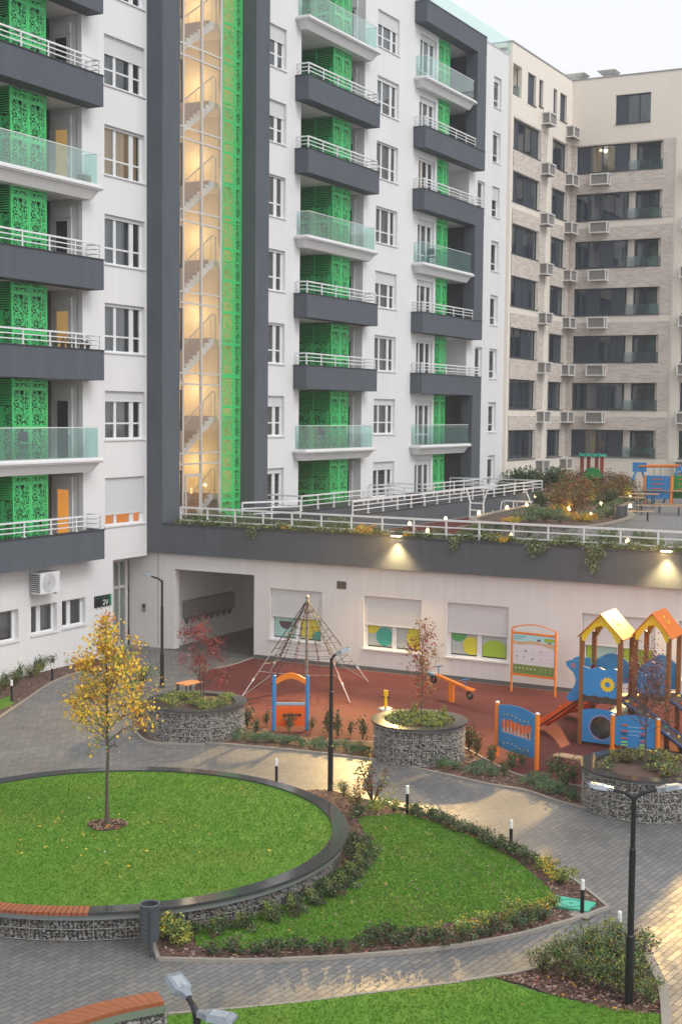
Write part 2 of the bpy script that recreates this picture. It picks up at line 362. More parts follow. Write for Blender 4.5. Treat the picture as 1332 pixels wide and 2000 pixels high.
    def build(s, name, mats, parent=None, smooth=False, autos=None):
        if not isinstance(mats, (list, tuple)): mats = [mats]
        off = Vector((0, 0, 0)); p = parent
        while p is not None: off += p.location; p = p.parent
        me = bpy.data.meshes.new(name)
        me.from_pydata([(a-off.x, b-off.y, c-off.z) for a, b, c in s.v], [], s.f)
        for m in mats: me.materials.append(m)
        me.polygons.foreach_set('material_index', s.m)
        if s.uv:
            ul = me.uv_layers.new(name='uv')
            for fi, uv in s.uv.items():
                for k, li in enumerate(me.polygons[fi].loop_indices): ul.data[li].uv = uv[k]
        if smooth: me.polygons.foreach_set('use_smooth', [True]*len(me.polygons))
        me.update()
        o = bpy.data.objects.new(name, me); COL.objects.link(o)
        if parent: o.parent = parent
        return o

def tag(o, label=None, cat=None, group=None, kind=None):
    if label: o['label'] = label
    if cat: o['category'] = cat
    if group: o['group'] = group
    if kind: o['kind'] = kind
    return o
def thing(name, label, cat, loc=(0, 0, 0), group=None):
    e = bpy.data.objects.new(name, None); e.empty_display_size = .3; COL.objects.link(e); e.location = loc
    return tag(e, label, cat, group)
def kids(o): return [c for c in bpy.data.objects if c.parent is o]
def dup(root, loc, label, rz=None, scale=None, group=None):
    def cp(o, par):
        c = o.copy(); COL.objects.link(c)
        if par: c.parent = par
        for ch in kids(o): cp(ch, c)
        return c
    r = cp(root, None); r.location = loc
    if rz is not None: r.rotation_euler.z = rz
    if scale is not None: r.scale = scale if isinstance(scale, (tuple, list)) else (scale,)*3
    if label: r['label'] = label
    if group: r['group'] = group
    return r
def struct(o, label=None): return tag(o, label, None, None, 'structure')

class Face:
    """a vertical wall plane: o origin, u direction along it, n outward normal"""
    def __init__(s, o, u, n): s.o = Vector(o); s.u = Vector(u); s.n = Vector(n)
    def P(s, u, z, d=0.0):
        q = s.o + s.u*u + s.n*d; return (q.x, q.y, z)
    def box(s, mb, u0, u1, z0, z1, d0, d1, m=0):
        P = s.P
        return mb.hexa((P(u0, z0, d1), P(u1, z0, d1), P(u1, z0, d0), P(u0, z0, d0), P(u0, z1, d1), P(u1, z1, d1), P(u1, z1, d0), P(u0, z1, d0)), m)
    def wall(s, mb, u0, u1, z0, z1, holes, depth=.25, m=0, mr=None):
        mr = m if mr is None else mr
        us = sorted({u0, u1} | {h[0] for h in holes} | {h[1] for h in holes}); zs = sorted({z0, z1} | {h[2] for h in holes} | {h[3] for h in holes})
        us = [u for u in us if u0 <= u <= u1]; zs = [z for z in zs if z0 <= z <= z1]
        for i in range(len(us)-1):
            # merge vertically
            run = None
            for j in range(len(zs)-1):
                cu, cz = (us[i]+us[i+1])/2, (zs[j]+zs[j+1])/2
                hole = any(h[0] < cu < h[1] and h[2] < cz < h[3] for h in holes)
                if not hole and run is None: run = zs[j]
                if hole and run is not None:
                    mb.quad(s.P(us[i], run), s.P(us[i+1], run), s.P(us[i+1], zs[j]), s.P(us[i], zs[j]), m); run = None
            if run is not None: mb.quad(s.P(us[i], run), s.P(us[i+1], run), s.P(us[i+1], z1), s.P(us[i], z1), m)
        for (a, b, c, d) in holes:
            P = s.P
            mb.quad(P(a, c), P(a, d), P(a, d, -depth), P(a, c, -depth), mr); mb.quad(P(b, c), P(b, c, -depth), P(b, d, -depth), P(b, d), mr)
            mb.quad(P(a, c), P(a, c, -depth), P(b, c, -depth), P(b, c), mr); mb.quad(P(a, d), P(b, d), P(b, d, -depth), P(a, d, -depth), mr)
        return mb

def window(par, F, u0, u1, z0, z1, panes, splits=(), shutter=0.0, inset=.14, frame=PVC, pane=None, curtain=None, sill=True, warm=False, name='window', label=None, shutbox=True, flip=False):
    """frame with real openings; panes: list of (a,b) fractions; splits: heights (fractions) of cross rails"""
    W, H = u1-u0, z1-z0; mb = MB(); pane = pane or PANE
    if flip: panes = [(1-b, 1-a) for a, b in panes][::-1]
    edges = [0.0]+[e for p in panes for e in p]+[1.0]
    th = .055
    for i in range(0, len(edges), 2): F.box(mb, u0+edges[i]*W, u0+edges[i+1]*W, z0, z1, -inset-.05, -inset+.012)
    zr = [(0, th/H)]+[(s-.5*th/H, s+.5*th/H) for s in splits]+[(1-th/H, 1)]
    for a, b in panes:
        for lo, hi in zr: F.box(mb, u0+a*W, u0+b*W, z0+lo*H, z0+hi*H, -inset-.045, -inset+.008)
    if sill: F.box(mb, u0-.04, u1+.04, z0-.05, z0-.002, -inset, .05)
    w_ = mb.build(name, frame, par)
    if label: w_['label'] = label
    pm = MB(); lo = 0
    for a, b in panes:
        P = F.P; pm.quad(P(u0+a*W, z0, -inset-.02), P(u0+b*W, z0, -inset-.02), P(u0+b*W, z1, -inset-.02), P(u0+a*W, z1, -inset-.02))
    pm.build('pane', pane, w_)
    bm = MB(); P = F.P
    bm.quad(P(u0+.01, z0, -inset-.4), P(u1-.01, z0, -inset-.4), P(u1-.01, z1, -inset-.4), P(u0+.01, z1, -inset-.4))
    for uu in (u0+.01, u1-.01): bm.quad(P(uu, z0, -inset-.4), P(uu, z0, -inset-.06), P(uu, z1, -inset-.06), P(uu, z1, -inset-.4))
    for zz in (z0+.005, z1-.005): bm.quad(P(u0, zz, -inset-.4), P(u1, zz, -inset-.4), P(u1, zz, -inset-.06), P(u0, zz, -inset-.06))
    bm.build('room_lining', ROOM_W if warm else ROOM, w_)
    if curtain is not None:
        a, b, cm = curtain; cbm = MB(); n = 26; prev = None
        for k in range(n+1):
            uu = u0+W*(a+(b-a)*k/n); q = (uu, -inset-.2+.03*(1 if k % 2 else -1))
            if prev: cbm.quad(P(prev[0], z0+.06, prev[1]), P(q[0], z0+.06, q[1]), P(q[0], z1-.02, q[1]), P(prev[0], z1-.02, prev[1]))
            prev = q
        cbm.build('curtain', cm, w_)
    if shutter > 0:
        sm = MB(); zb = z1-shutter*H; nslat = max(1, int(shutter*H/.055)); hh = (z1-zb)/nslat
        for k in range(nslat): F.box(sm, u0+.015, u1-.015, zb+k*hh+.005, zb+(k+1)*hh, -inset+.02, -inset+.045)
        F.box(sm, u0+.01, u1-.01, zb, z1, -inset+.013, -inset+.03)
        F.box(sm, u0+.015, u1-.015, zb-.03, zb+.004, -inset+.014, -inset+.055)
        sm.build('shutter', SHUT, w_)
    return w_

def railing(mb, pts, z0, z1, post=.0, rails=3, step=1.35, r=.022, ends=True):
    """posts and horizontal rails along a polyline (x,y)"""
    for i in range(len(pts)-1):
        a, b = Vector((*pts[i], 0)), Vector((*pts[i+1], 0)); L = (b-a).length; n = max(1, round(L/step))
        for k in range(n+1):
            if k == 0 and i > 0: continue
            q = a+(b-a)*k/n; mb.box(q.x-r, q.x+r, q.y-r, q.y+r, z0, z1)
            mb.box(q.x-.05, q.x+.05, q.y-.05, q.y+.05, z0, z0+.02)
        for k in range(rails):
            z = z1-(z1-z0)*k/rails*.98
            rr = r*1.25 if k == 0 else r*.75
            mb.bar((a.x, a.y, z), (b.x, b.y, z), rr*2, rr*2)
    return mb
# ================================================================ SETTING
X0 = -29.2; XF = -28.56; FL = 2.95; T = 3.8
def mesh_plane(name, poly, z, m, kind='structure'):
    mb = MB(); i = len(mb.v); mb.v += [(p[0], p[1], z) for p in poly]; mb.f.append(tuple(range(len(poly)))); mb.m.append(0)
    o = mb.build(name, m); o['kind'] = kind; return o
def smooth(pts, n=6, closed=False):
    out = []; P = [Vector((p[0], p[1])) for p in pts]; N = len(P)
    rng = range(N if closed else N-1)
    for i in rng:
        p0 = P[i-1] if (closed or i > 0) else P[0]; p1 = P[i]; p2 = P[(i+1) % N]; p3 = P[(i+2) % N] if (closed or i+2 < N) else P[-1]
        for k in range(n):
            t = k/n; out.append(tuple(.5*((2*p1)+(-p0+p2)*t+(2*p0-5*p1+4*p2-p3)*t*t+(-p0+3*p1-3*p2+p3)*t**3)))
    if not closed: out.append(tuple(P[-1]))
    return out
CONC = mat('ground_concrete', (.20, .195, .19), .9, (.15, .148, .145), ns=.4, mixf=.6)
mesh_plane('ground', [(-400, -300), (400, -300), (400, 500), (-400, 500)], 0.0, CONC)
mesh_plane('courtyard_paving', [(-29.3, 2), (8, 2), (8, 39.9), (-31, 39.9), (-31, 37.7), (-29.3, 37.7)], .006, PAVE)

# ================================================================ WHITE APARTMENT BUILDING
bld = thing('apartment_building', 'white rendered apartment block with green cut-out balcony screens, charcoal balconies and a glazed stair tower', 'building', (X0, 40, 0))
FX = Face((X0, 0, 0), (0, 1, 0), (1, 0, 0))       # u = world Y, faces +X
WT = lambda k: 6.13+FL*(k-1)                       # window head of level k
WS = lambda k: 4.49+FL*(k-1)
BB = lambda k: 3.5+FL*(k-1)                        # underside of balcony k
TOP = 28.3
wins = []   # (u0,u1,z0,z1,type,shutter,curtain,warm,label)
P3 = [(.03, .285), (.345, .675), (.775, .93)]
def addw(u0, u1, k, panes=P3, splits=(.33,), sh=0.0, cur=None, warm=False, z0=None, z1=None, label=None, inset=.14):
    wins.append((u0, u1, WS(k) if z0 is None else z0, WT(k) if z1 is None else z1, panes, splits, sh, cur, warm, label, inset))
# left column
for k, sh, cur, wm in ((1, .76, None, True), (2, .2, (0, .7, CURTAIN), False), (3, .05, (.02, .95, CURTAIN), False), (4, .06, (0, .6, CURTAIN), False), (5, .04, (0, 1, CURT_W), False), (6, .36, (0, .4, CURTAIN), False), (7, .3, None, False), (8, .1, None, False)):
    addw(37.40, 39.64, k, sh=sh, cur=cur, warm=wm)
for k, sh, cur in ((1, .12, (.1, .7, CURTAIN)), (2, .25, (0, .5, CURTAIN)), (3, .04, (0, .4, CURTAIN)), (4, .05, None), (5, .03, (.5, 1, CURTAIN)), (6, .36, (0, .7, CURTAIN)), (7, .34, None), (8, .3, (0, 1, CURTAIN))):
    addw(46.98, 49.22, k, sh=sh, cur=cur)
for k, sh, cur in ((1, .22, (0, .5, CURTAIN)), (2, .16, (0, .8, CURTAIN)), (3, .06, (.1, .7, CURTAIN)), (4, .32, (.3, .7, CURTAIN)), (5, .04, (.35, .7, CURTAIN)), (6, .03, (0, .68, CURTAIN)), (7, .1, (0, .68, CURTAIN)), (8, .36, (0, .7, CURTAIN)), (9, .2, None)):
    addw(57.35, 59.58, k, sh=sh, cur=cur)
N1 = [(.18, .82)]
for k, sh, cur in ((1, .12, (0, 1, CURTAIN)), (2, .12, None), (3, .06, (0, 1, CURTAIN)), (4, .1, None), (5, .1, (0, .5, CURTAIN)), (6, .42, None), (7, .08, (0, 1, CURTAIN)), (8, .14, (0, .6, CURTAIN))):
    addw(71.28, 72.38, k, panes=N1, splits=(.25,), sh=sh, cur=cur)
for k in (3, 6): addw(69.25, 70.25, k, panes=N1, splits=(.25,), sh=.04, cur=(0, 1, CURTAIN))
# balcony doors of the right-hand stack
DP = [(.07, .27), (.34, .60), (.70, .92)]
for k in range(1, 9): addw(61.85, 63.78, k, panes=DP, splits=(.28,), sh=.1 if k % 3 else .04, cur=(0, 1, CURTAIN) if k != 6 else (0, .6, CURT_W), z0=BB(k)+.27, z1=BB(k)+2.62)
holes = [(a[0], a[1], a[2], a[3]) for a in wins]
LOG = [(30.6, 36.23, 3.5, 28.0, 1.35), (50.42, 56.12, T, 28.0, 1.9), (64.0, 68.1, T, 27.1, 2.2)]
holes += [(a, b, c, d) for a, b, c, d, e in LOG]
# ground floor windows
GW = [(31.2, 33.04, 1.22, 2.2), (33.62, 34.87, 1.27, 2.2), (35.13, 36.33, 1.30, 2.2)]
holes += [(a, b, c, d) for a, b, c, d in GW]
w1 = MB()
FX.wall(w1, 22, 37.81, 0, 3.3, [h for h in holes if h[3] < 3.3], depth=.22)
FX.wall(w1, 22, 39.75, 3.3, TOP, [(h[0], h[1], max(h[2], 3.3), h[3]) for h in holes if h[3] > 3.3 and h[1] < 40], depth=.22)
FX.wall(w1, 46.83, 73.45, T-.3, TOP, [h for h in holes if h[0] > 46], depth=.22)
w1.box(X0-.3, X0+.03, 22, 39.9, TOP, TOP+.06); w1.box(X0-.3, X0+.03, 46.8, 73.5, TOP, TOP+.06)
# entry recess: soffit, end of the ground floor wall, back wall with the doors
w1.box(-30.3, X0-.002, 37.79, 39.8, 3.3, 3.36); w1.box(-30.1, X0-.004, 37.60, 37.812, 0, 3.3)
w1.quad((X0-.3, 73.45, T-.3), (X0, 73.45, T-.3), (X0, 73.45, TOP), (X0-.3, 73.45, TOP))
# loggia linings
for (a, b, c, d, e) in LOG:
    w1.quad((X0-.2, a, c), (X0-e, a, c), (X0-e, a, d), (X0-.2, a, d)); w1.quad((X0-.2, b, c), (X0-.2, b, d), (X0-e, b, d), (X0-e, b, c))
    w1.quad((X0-.2, a, d), (X0-e, a, d), (X0-e, b, d), (X0-.2, b, d))
w1.build('wall', W_STUCCO, bld)
core = MB(); core.box(-45, -32.6, 20, 73.3, 0, 28.2); core.box(-32.7, X0-.3, 20, 39.7, 28.1, 28.25); core.box(-32.7, X0-.3, 46.8, 73.3, 28.1, 28.25)
for (a, b, c, d, e) in LOG[:1]: core.quad((X0-e, a, c), (X0-e, b, c), (X0-e, b, d), (X0-e, a, d))
core.box(-33.4, -31.2, 60, 67.9, 28.2, 31.6)
core.build('rear_volume', W_STUCCO, bld)
for (a, b, c, d, e) in LOG[:2]: bk = MB(); bk.quad((X0-e+.01, a, c), (X0-e+.01, b, c), (X0-e+.01, b, d), (X0-e+.01, a, d)); bk.build('loggia_cladding', BROWNW, bld)
a, b, c, d, e = LOG[2]
for z0_, z1_ in ((T, BB(3)), (BB(4), BB(6)), (BB(7), 27.1)):
    dk = MB(); dk.quad((X0-e+.02, a, z0_), (X0-e+.02, b, z0_), (X0-e+.02, b, z1_), (X0-e+.02, a, z1_)); dk.quad((X0, b-.012, z0_), (X0, b-.012, z1_), (X0-e, b-.012, z1_), (X0-e, b-.012, z0_)); dk.build('charcoal_loggia_lining', D_STUCCO, bld)
# the rest of the third loggia (white storeys) needs a back
wb = MB(); wb.quad((X0-e, a, T), (X0-e, b, T), (X0-e, b, d), (X0-e, a, d)); wb.build('loggia_back_wall', W_WARM, bld)

for i, (u0, u1, z0, z1, pn, spl, sh, cur, wm, lb, ins) in enumerate(wins):
    window(bld, FX, u0, u1, z0, z1, pn, spl, sh, ins, curtain=cur, warm=wm)
for a, b, c, d in GW: window(bld, FX, a, b, c, d, [(.04, .35), (.5, .93)], (), 0, .17, curtain=(0, 1, CURTAIN), name='window')

# balconies -------------------------------------------------------
def dark_balcony(y0, y1, k, rail=True, x1=XF, rend=None):
    z = BB(k); mb = MB(); t = .12
    mb.box(X0+.002, x1, y0, y1, z, z+.22)
    mb.box(x1-t, x1-.001, y0, y1, z+.221, z+.97); mb.box(X0+.002, x1-t-.001, y0+.001, y0+t, z+.221, z+.97); mb.box(X0+.002, x1-t-.001, y1-t, y1-.001, z+.221, z+.97)
    o = mb.build('balcony', D_STUCCO, bld)
    c_ = MB(); c_.box(x1-t-.03, x1+.03, y0-.03, y1+.03, z+.97, z+1.0); c_.box(X0+.003, x1-t-.031, y0-.03, y0+t+.02, z+.971, z+.999); c_.box(X0+.003, x1-t-.031, y1-t-.02, y1+.03, z+.971, z+.999)
    c_.build('coping', D_TRIM, o)
    if rail:
        r = MB(); ye = y1-.12 if rend is None else rend
        railing(r, [(X0+.03, y0+.12), (x1-.07, y0+.12), (x1-.07, ye)] + ([(X0+.03, ye)] if rend is None else []), z+1.0, z+1.47); r.build('railing', W_METAL, o)
    return o
def glass_balcony(y0, y1, k, x1=XF, ends=True):
    z = BB(k); mb = MB()
    mb.box(X0+.002, x1-.02, y0+.02, y1-.02, z+.25, z+.43); mb.box(X0+.003, x1+.03, y0-.03, y1+.03, z+.30, z+.365)
    mb.hexa(((X0+.002, y0+.28, z-.06), (x1-.28, y0+.28, z-.06), (x1-.28, y1-.28, z-.06), (X0+.002, y1-.28, z-.06), (X0+.002, y0+.1, z+.249), (x1-.1, y0+.1, z+.249), (x1-.1, y1-.1, z+.249), (X0+.002, y1-.1, z+.249)))
    o = mb.build('balcony', W_STUCCO, bld)
    g = MB(); n = 4; ya, yb = y0+.22, y1-.22
    for i in range(n):
        a_, b_ = ya+(yb-ya)*i/n+.004, ya+(yb-ya)*(i+1)/n-.004
        g.quad((x1-.09, a_, z+.40), (x1-.09, b_, z+.40), (x1-.09, b_, z+1.40), (x1-.09, a_, z+1.40))
    g.quad((X0+.02, ya, z+.40), (x1-.095, ya, z+.40), (x1-.095, ya, z+1.40), (X0+.02, ya, z+1.40))
    if ends: g.quad((X0+.02, yb, z+.40), (x1-.095, yb, z+.40), (x1-.095, yb, z+1.40), (X0+.02, yb, z+1.40))
    g.build('glass_balustrade', BGLASS, o)
    h = MB(); h.box(x1-.108, x1-.074, ya-.01, yb+.01, z+1.4, z+1.425)
    h.box(X0+.02, x1-.11, ya-.01, ya+.024, z+1.4, z+1.424)
    if ends: h.box(X0+.02, x1-.11, yb-.024, yb+.01, z+1.4, z+1.424)
    h.build('handrail', W_METAL, o)
    return o
for k, kind in ((1, 'd'), (2, 'g'), (3, 'd'), (4, 'd'), (5, 'g'), (6, 'd'), (7, 'd'), (8, 'g')):
    (dark_balcony if kind == 'd' else glass_balcony)(30.05, 36.54, k)
for k, kind in ((2, 'g'), (3, 'd'), (4, 'd'), (5, 'g'), (6, 'd'), (7, 'd'), (8, 'g')):
    (dark_balcony if kind == 'd' else glass_balcony)(49.92, 56.38, k)
for k, kind in ((2, 'g'), (5, 'g'), (8, 'g')): glass_balcony(61.2, 67.42, k, ends=False)
for k in (4, 7): dark_balcony(61.2, 68.66, k, rend=67.5)
for k in (3, 6): dark_balcony(61.2, 68.66, k)
for z0_, z1_ in ((T-.3, BB(3)), (BB(4)+1.0, BB(6)), (BB(7)+1.0, BB(9))): fr = MB(); fr.box(X0+.003, XF-.003, 67.5, 68.657, z0_, z1_); fr.build('charcoal_pier', D_STUCCO, bld)
tb = MB(); tb.box(X0+.003, XF, 61.2, 68.66, BB(9), BB(9)+.98)
o = tb.build('charcoal_roof_beam', D_STUCCO, bld); c_ = MB(); c_.box(X0+.003, XF+.03, 61.17, 68.69, BB(9)+.981, BB(9)+1.01); c_.build('coping', D_TRIM, o)
g = MB(); gy = 46.9
while gy < 73.0: g.quad((X0+.06, gy, TOP+.06), (X0+.06, gy+1.47, TOP+.06), (X0+.06, gy+1.47, TOP+.85), (X0+.06, gy, TOP+.85)); gy += 1.48
g.build('roof_glass_balustrade', BGLASS, bld)
g = MB(); gy = 22
while gy < 39: g.quad((X0+.06, gy, TOP+.06), (X0+.06, gy+1.47, TOP+.06), (X0+.06, gy+1.47, TOP+.85), (X0+.06, gy, TOP+.85)); gy += 1.48
g.build('roof_glass_balustrade', BGLASS, bld)
# floor slabs inside loggias
for (a, b, c, d, e) in LOG:
    for k in range(1, 9):
        sl_ = MB(); sl_.box(X0-e+.03, X0+.001, a+.005, b-.02, BB(k)+.001, BB(k)+.219); sl_.build('loggia_floor', W_WARM, bld)
# small white lintels, doors on the return walls
def loggia_door(y, k, lit, xa=-.42, xb=-1.12):
    z = BB(k)+.22; f = Face((X0, y-.004, 0), (1, 0, 0), (0, -1, 0)); d_ = MB()
    f.box(d_, xb, xa, z, z+2.45, 0, .05); o = d_.build('balcony_door', PVC, bld)
    p_ = MB(); f.box(p_, xb+.09, xa-.16, z+.12, z+2.05, .051, .06); p_.build('pane', lit, o)
    s_ = MB(); f.box(s_, xb-.02, xa+.05, z+2.16, z+2.5, .051, .13); s_.build('shutter_box', PVC, o)
    h_ = MB(); f.box(h_, xa-.13, xa-.10, z+.95, z+1.1, .055, .10); h_.build('handle', W_METAL, o)
DOOR_DK = mat('door_glass_dark', (.06, .068, .08), .12); DOOR_Y = mat('door_glass_lit_yellow', (.5, .36, .16), .2, (.38, .26, .1), ns=3, mixf=.4, emit=(1, .6, .2), es=.22)
DOOR_O = mat('door_glass_lit_orange', (.6, .3, .07), .2, emit=(1, .38, .06), es=.42)
for k in range(1, 9):
    loggia_door(36.23, k, DOOR_O if k == 1 else DOOR_Y if k in (3, 5) else DOOR_DK)
    loggia_door(56.12, k, DOOR_DK)
# green screens
ROOM_BK = mat('screen_shade', (.03, .04, .035), .9)  # near-black colour stands in for the shade behind the screen cut-outs
def screen(y0, y1, yd, k, side=True):
    z0_, z1_ = BB(k)+.22, BB(k+1)-.02 if k < 9 else 28; x = X0-.03
    f = MB(); f.quad((x, y0, z0_), (x, y1, z0_), (x, y1, z1_), (x, y0, z1_), 0, uv=[(0, 0), (y1-y0, 0), (y1-y0, z1_-z0_), (0, z1_-z0_)])
    if side:
        zc = z1_-.85; f.quad((x-yd, y0, z0_), (x, y0, z0_), (x, y0, zc), (x-yd, y0, zc), 0, uv=[(0, 0), (yd, 0), (yd, zc-z0_), (0, zc-z0_)])
    o = f.build('green_screen', SCREEN, bld)
    bkp = MB(); bkp.box(x-yd+.06, x-.16, y0+.12, y1-.02, z0_, z1_-.01); bkp.build('shade_backing', ROOM_BK, o)
    s = MB(); w_ = .045
    for yy in (y0, (y0+y1)/2-w_/2, y1-w_): s.box(x-w_, x+.012, yy, yy+w_, z0_, z1_)
    for zz in (z0_, z0_+1.2-.02, z1_-w_-.1): s.box(x-w_, x+.010, y0+w_, y1-w_, zz, zz+w_+.02)
    if side:
        for xx in (x-yd, x-yd*.5): s.box(xx, xx+w_, y0-.01, y0+w_, z0_, z1_)
        n = 11
        for i in range(n):
            zz = z1_-.82+i*.074; s.hexa(((x-yd, y0-.03, zz), (x-.05, y0-.03, zz), (x-.05, y0+.03, zz+.045), (x-yd, y0+.03, zz+.045), (x-yd, y0-.03, zz+.008), (x-.05, y0-.03, zz+.008), (x-.05, y0+.03, zz+.053), (x-yd, y0+.03, zz+.053)))
    s.build('screen_frame', GREENP, o)
for k in range(1, 9): screen(32.85, 34.5, 1.25, k); screen(53.25, 54.85, 1.8, k); screen(64.02, 65.45, .4, k, side=False)

# stair tower ------------------------------------------------------
tw = MB()
tw.box(-30.4, -28.53, 39.751, 40.8, 3.41, 34); tw.box(-30.4, -28.53, 45.84, 46.83, T-.2, 34); tw.box(-36, -30.6, 39.76, 46.82, 28.2, 34)
tw.build('stair_tower_frame', D_STUCCO, bld)
inn = MB(); xb = -32.3
inn.quad((xb, 40.8, T), (xb, 45.84, T), (xb, 45.84, 34), (xb, 40.8, 34)); inn.quad((X0-.2, 45.8, T), (X0-.2, 45.8, 34), (xb, 45.8, 34), (xb, 45.8, T)); inn.quad((X0-.2, 40.82, T), (xb, 40.82, T), (xb, 40.82, 34), (X0-.2, 40.82, 34))
inn.build('stairwell_plaster', STAIR_W, bld)
for k in range(1, 10):
    z = BB(k)+.3; st_ = MB(); xs0, xs1 = X0-.25, X0-1.45
    ya, yb_ = 42.05, 44.35; n = 9; rise = 1.475/n; run = (yb_-ya)/n
    # near flight: solid string with stepped top, steps
    for i in range(n):
        y = ya+i*run; zt = z+(i+1)*rise
        st_.hexa(((xs1, y, zt-rise-.2), (xs0, y, zt-rise-.2), (xs0, y+run, zt-.2), (xs1, y+run, zt-.2), (xs1, y, zt-.012), (xs0, y, zt-.012), (xs0, y+run, zt-.012), (xs1, y+run, zt-.012)), 0)
        st_.box(xs1+.01, xs0-.09, y-.012, y-.002, zt-rise+.004, zt+.004, 1); st_.box(xs1+.01, xs0-.06, y-.02, y+run-.004, zt-.011, zt+.02, 1)
    # far flight back up
    zm = z+1.475; xf0, xf1 = X0-1.65, X0-2.9
    for i in range(n):
        y = yb_-i*run; zt = zm+(i+1)*rise
        st_.hexa(((xf1, y-run, zt-.2), (xf0, y-run, zt-.2), (xf0, y, zt-rise-.2), (xf1, y, zt-rise-.2), (xf1, y-run, zt), (xf0, y-run, zt), (xf0, y, zt), (xf1, y, zt)), 2)
    st_.box(xb+.01, xs0, yb_+.001, 45.78, zm-.2, zm-.001, 2); st_.box(xb+.01, xs0, 40.84, ya-.001, z-.2, z-.001, 2)
    o = st_.build('stair_flight', [STAIR_S, TREAD, STAIR_W], bld)
    h = MB(); h.tube([(xs0-.03, ya-.5, z+.9), (xs0-.03, ya, z+.95), (xs0-.03, yb_-.05, zm+.95), (xs0-.03, yb_+.15, zm+.9), (xs0-.03, yb_+.15, zm)], .022, 6)
    for i in range(0, n, 2): h.tube([(xs0-.03, ya+i*run+.1, z+(i+1)*rise), (xs0-.03, ya+i*run+.1, z+(i+1)*rise+.88)], .009, 5)
    h.build('handrail', STEEL, o)
    ld = bpy.data.lights.new('stair_lamp', 'POINT'); ld.energy = 17; ld.color = (1, .82, .55); ld.shadow_soft_size = .3
    lo_ = bpy.data.objects.new('stair_lamp', ld); COL.objects.link(lo_); lo_.location = (-31.2, 45.2, zm+1.1)
    lo2_ = bpy.data.objects.new('stair_lamp', ld); COL.objects.link(lo2_); lo2_.location = (-31.0, 41.7, z+1.9)
    lg = MB(); lg.sphere((-32.2, 44.9, zm+.95), .11, 10, 6); lg.sphere((-32.2, 41.3, z+1.9), .11, 10, 6); lg.build('wall_lamp_glass', CEILGLOW, o)
gl = MB(); cg = MB()
def mull(y, wd): cg.box(X0-.06, X0+.03, y-wd/2, y+wd/2, T, 34)
gl.quad((X0-.02, 40.8, T), (X0-.02, 44.45, T), (X0-.02, 44.45, 34), (X0-.02, 40.8, 34))
for y, wd in ((40.86, .12), (41.95, .09), (43.15, .09), (44.42, .12)): mull(y, wd)
for k in range(1, 11):
    for zz in (6.67+FL*(k-2)+.2, 6.67+FL*(k-2)-.2): cg.box(X0-.055, X0+.024, 40.9, 44.4, zz-.03, zz+.03)
    z = BB(k)+.55
    fb = .035
    for (ya, yb_) in ((40.95, 41.86),):
        za, zb_ = z+.7, z+2.2
        cg.box(X0+.001, X0+.036, ya, ya+.07, za, zb_, 1); cg.box(X0+.001, X0+.036, yb_-.07, yb_, za, zb_, 1); cg.box(X0+.001, X0+.036, ya+.07, yb_-.07, za, za+.06, 1); cg.box(X0+.001, X0+.036, ya+.07, yb_-.07, zb_-.06, zb_, 1)
# door at the foot of the curtain wall
for y in (42.05, 42.95): cg.box(X0+.031, X0+.06, y, y+.09, T, 6.1)
cg.box(X0+.031, X0+.06, 42.14, 42.95, 6.0, 6.1)
o = gl.build('stair_glazing', SGLASS, bld); cg.build('glazing_bars', [A_METAL, A_DARK], o)
gs = MB(); x = X0+.02
gs.quad((x, 44.5, T), (x, 45.84, T), (x, 45.84, 34), (x, 44.5, 34), 0, uv=[(0, 0), (1.34, 0), (1.34, 34-T), (0, 34-T)])
o = gs.build('green_screen', SCREEN_B, bld)
s = MB()
for yy in (44.5, 45.79): s.box(x-.05, x+.015, yy, yy+.05, T, 34)
for k in range(0, 22): s.box(x-.05, x+.013, 44.55, 45.79, T+k*1.475, T+k*1.475+.045)
s.build('screen_frame', GREENP, o)

# entrance: glazed door and side light in the recess
FE = Face((-30.09, 0, 0), (0, 1, 0), (1, 0, 0))
ew = MB(); FE.wall(ew, 37.6, 39.81, 0, 3.3, [(38.0, 39.7, .02, 3.15)], depth=.1); ew.build('entry_wall', W_WARM, bld)
ed = MB()
for a, b in ((37.98, 38.08), (38.86, 39.0), (39.25, 39.33), (39.62, 39.72)): FE.box(ed, a, b, 0.01, 3.16, -.06, .03)
for z in (.01, 2.1, 3.06): FE.box(ed, 38.08, 39.62, z, z+.1, -.055, .02)
o = ed.build('entrance_door', A_METAL, bld)
pg = MB(); FE.box(pg, 38.0, 39.7, .02, 3.15, -.09, -.065); pg.build('pane', mat('entry_glass', (.13, .17, .17), .08, (.2, .24, .23), ns=1.5), o)
hd = MB(); hd.tube([(-30.0, 38.95, .9), (-30.0, 38.95, 1.5)], .015, 6); hd.build('handle', STEEL, o)

# number sign by the entry
sg = thing('number_sign', 'black house number plate with white 2V and a green end strip beside the entry', 'sign', (X0, 37.2, 1.95))
a = MB(); FX.box(a, 36.78, 37.66, 1.78, 2.16, .002, .045); a.build('plate', mat('sign_black', (.012, .014, .018), .35), sg)
a = MB(); FX.box(a, 37.57, 37.665, 1.775, 2.165, .046, .055); FX.box(a, 36.78, 37.56, 2.08, 2.09, .046, .05); a.build('green_strip', mat('sign_green', (.0, .30, .16), .4), sg)
def stroke(mb, F, pts, r, d, m=0):
    for i in range(len(pts)-1):
        mb.bar(F.P(pts[i][0], pts[i][1], d), F.P(pts[i+1][0], pts[i+1][1], d), r, r*.6, m)
a = MB(); u, z = 37.2, 1.83; hh = .17
stroke(a, FX, [(u, z+hh*.8), (u+.03, z+hh), (u+.085, z+hh), (u+.11, z+hh*.78), (u+.1, z+hh*.55), (u, z+.01), (u+.115, z+.01)], .026, .05)
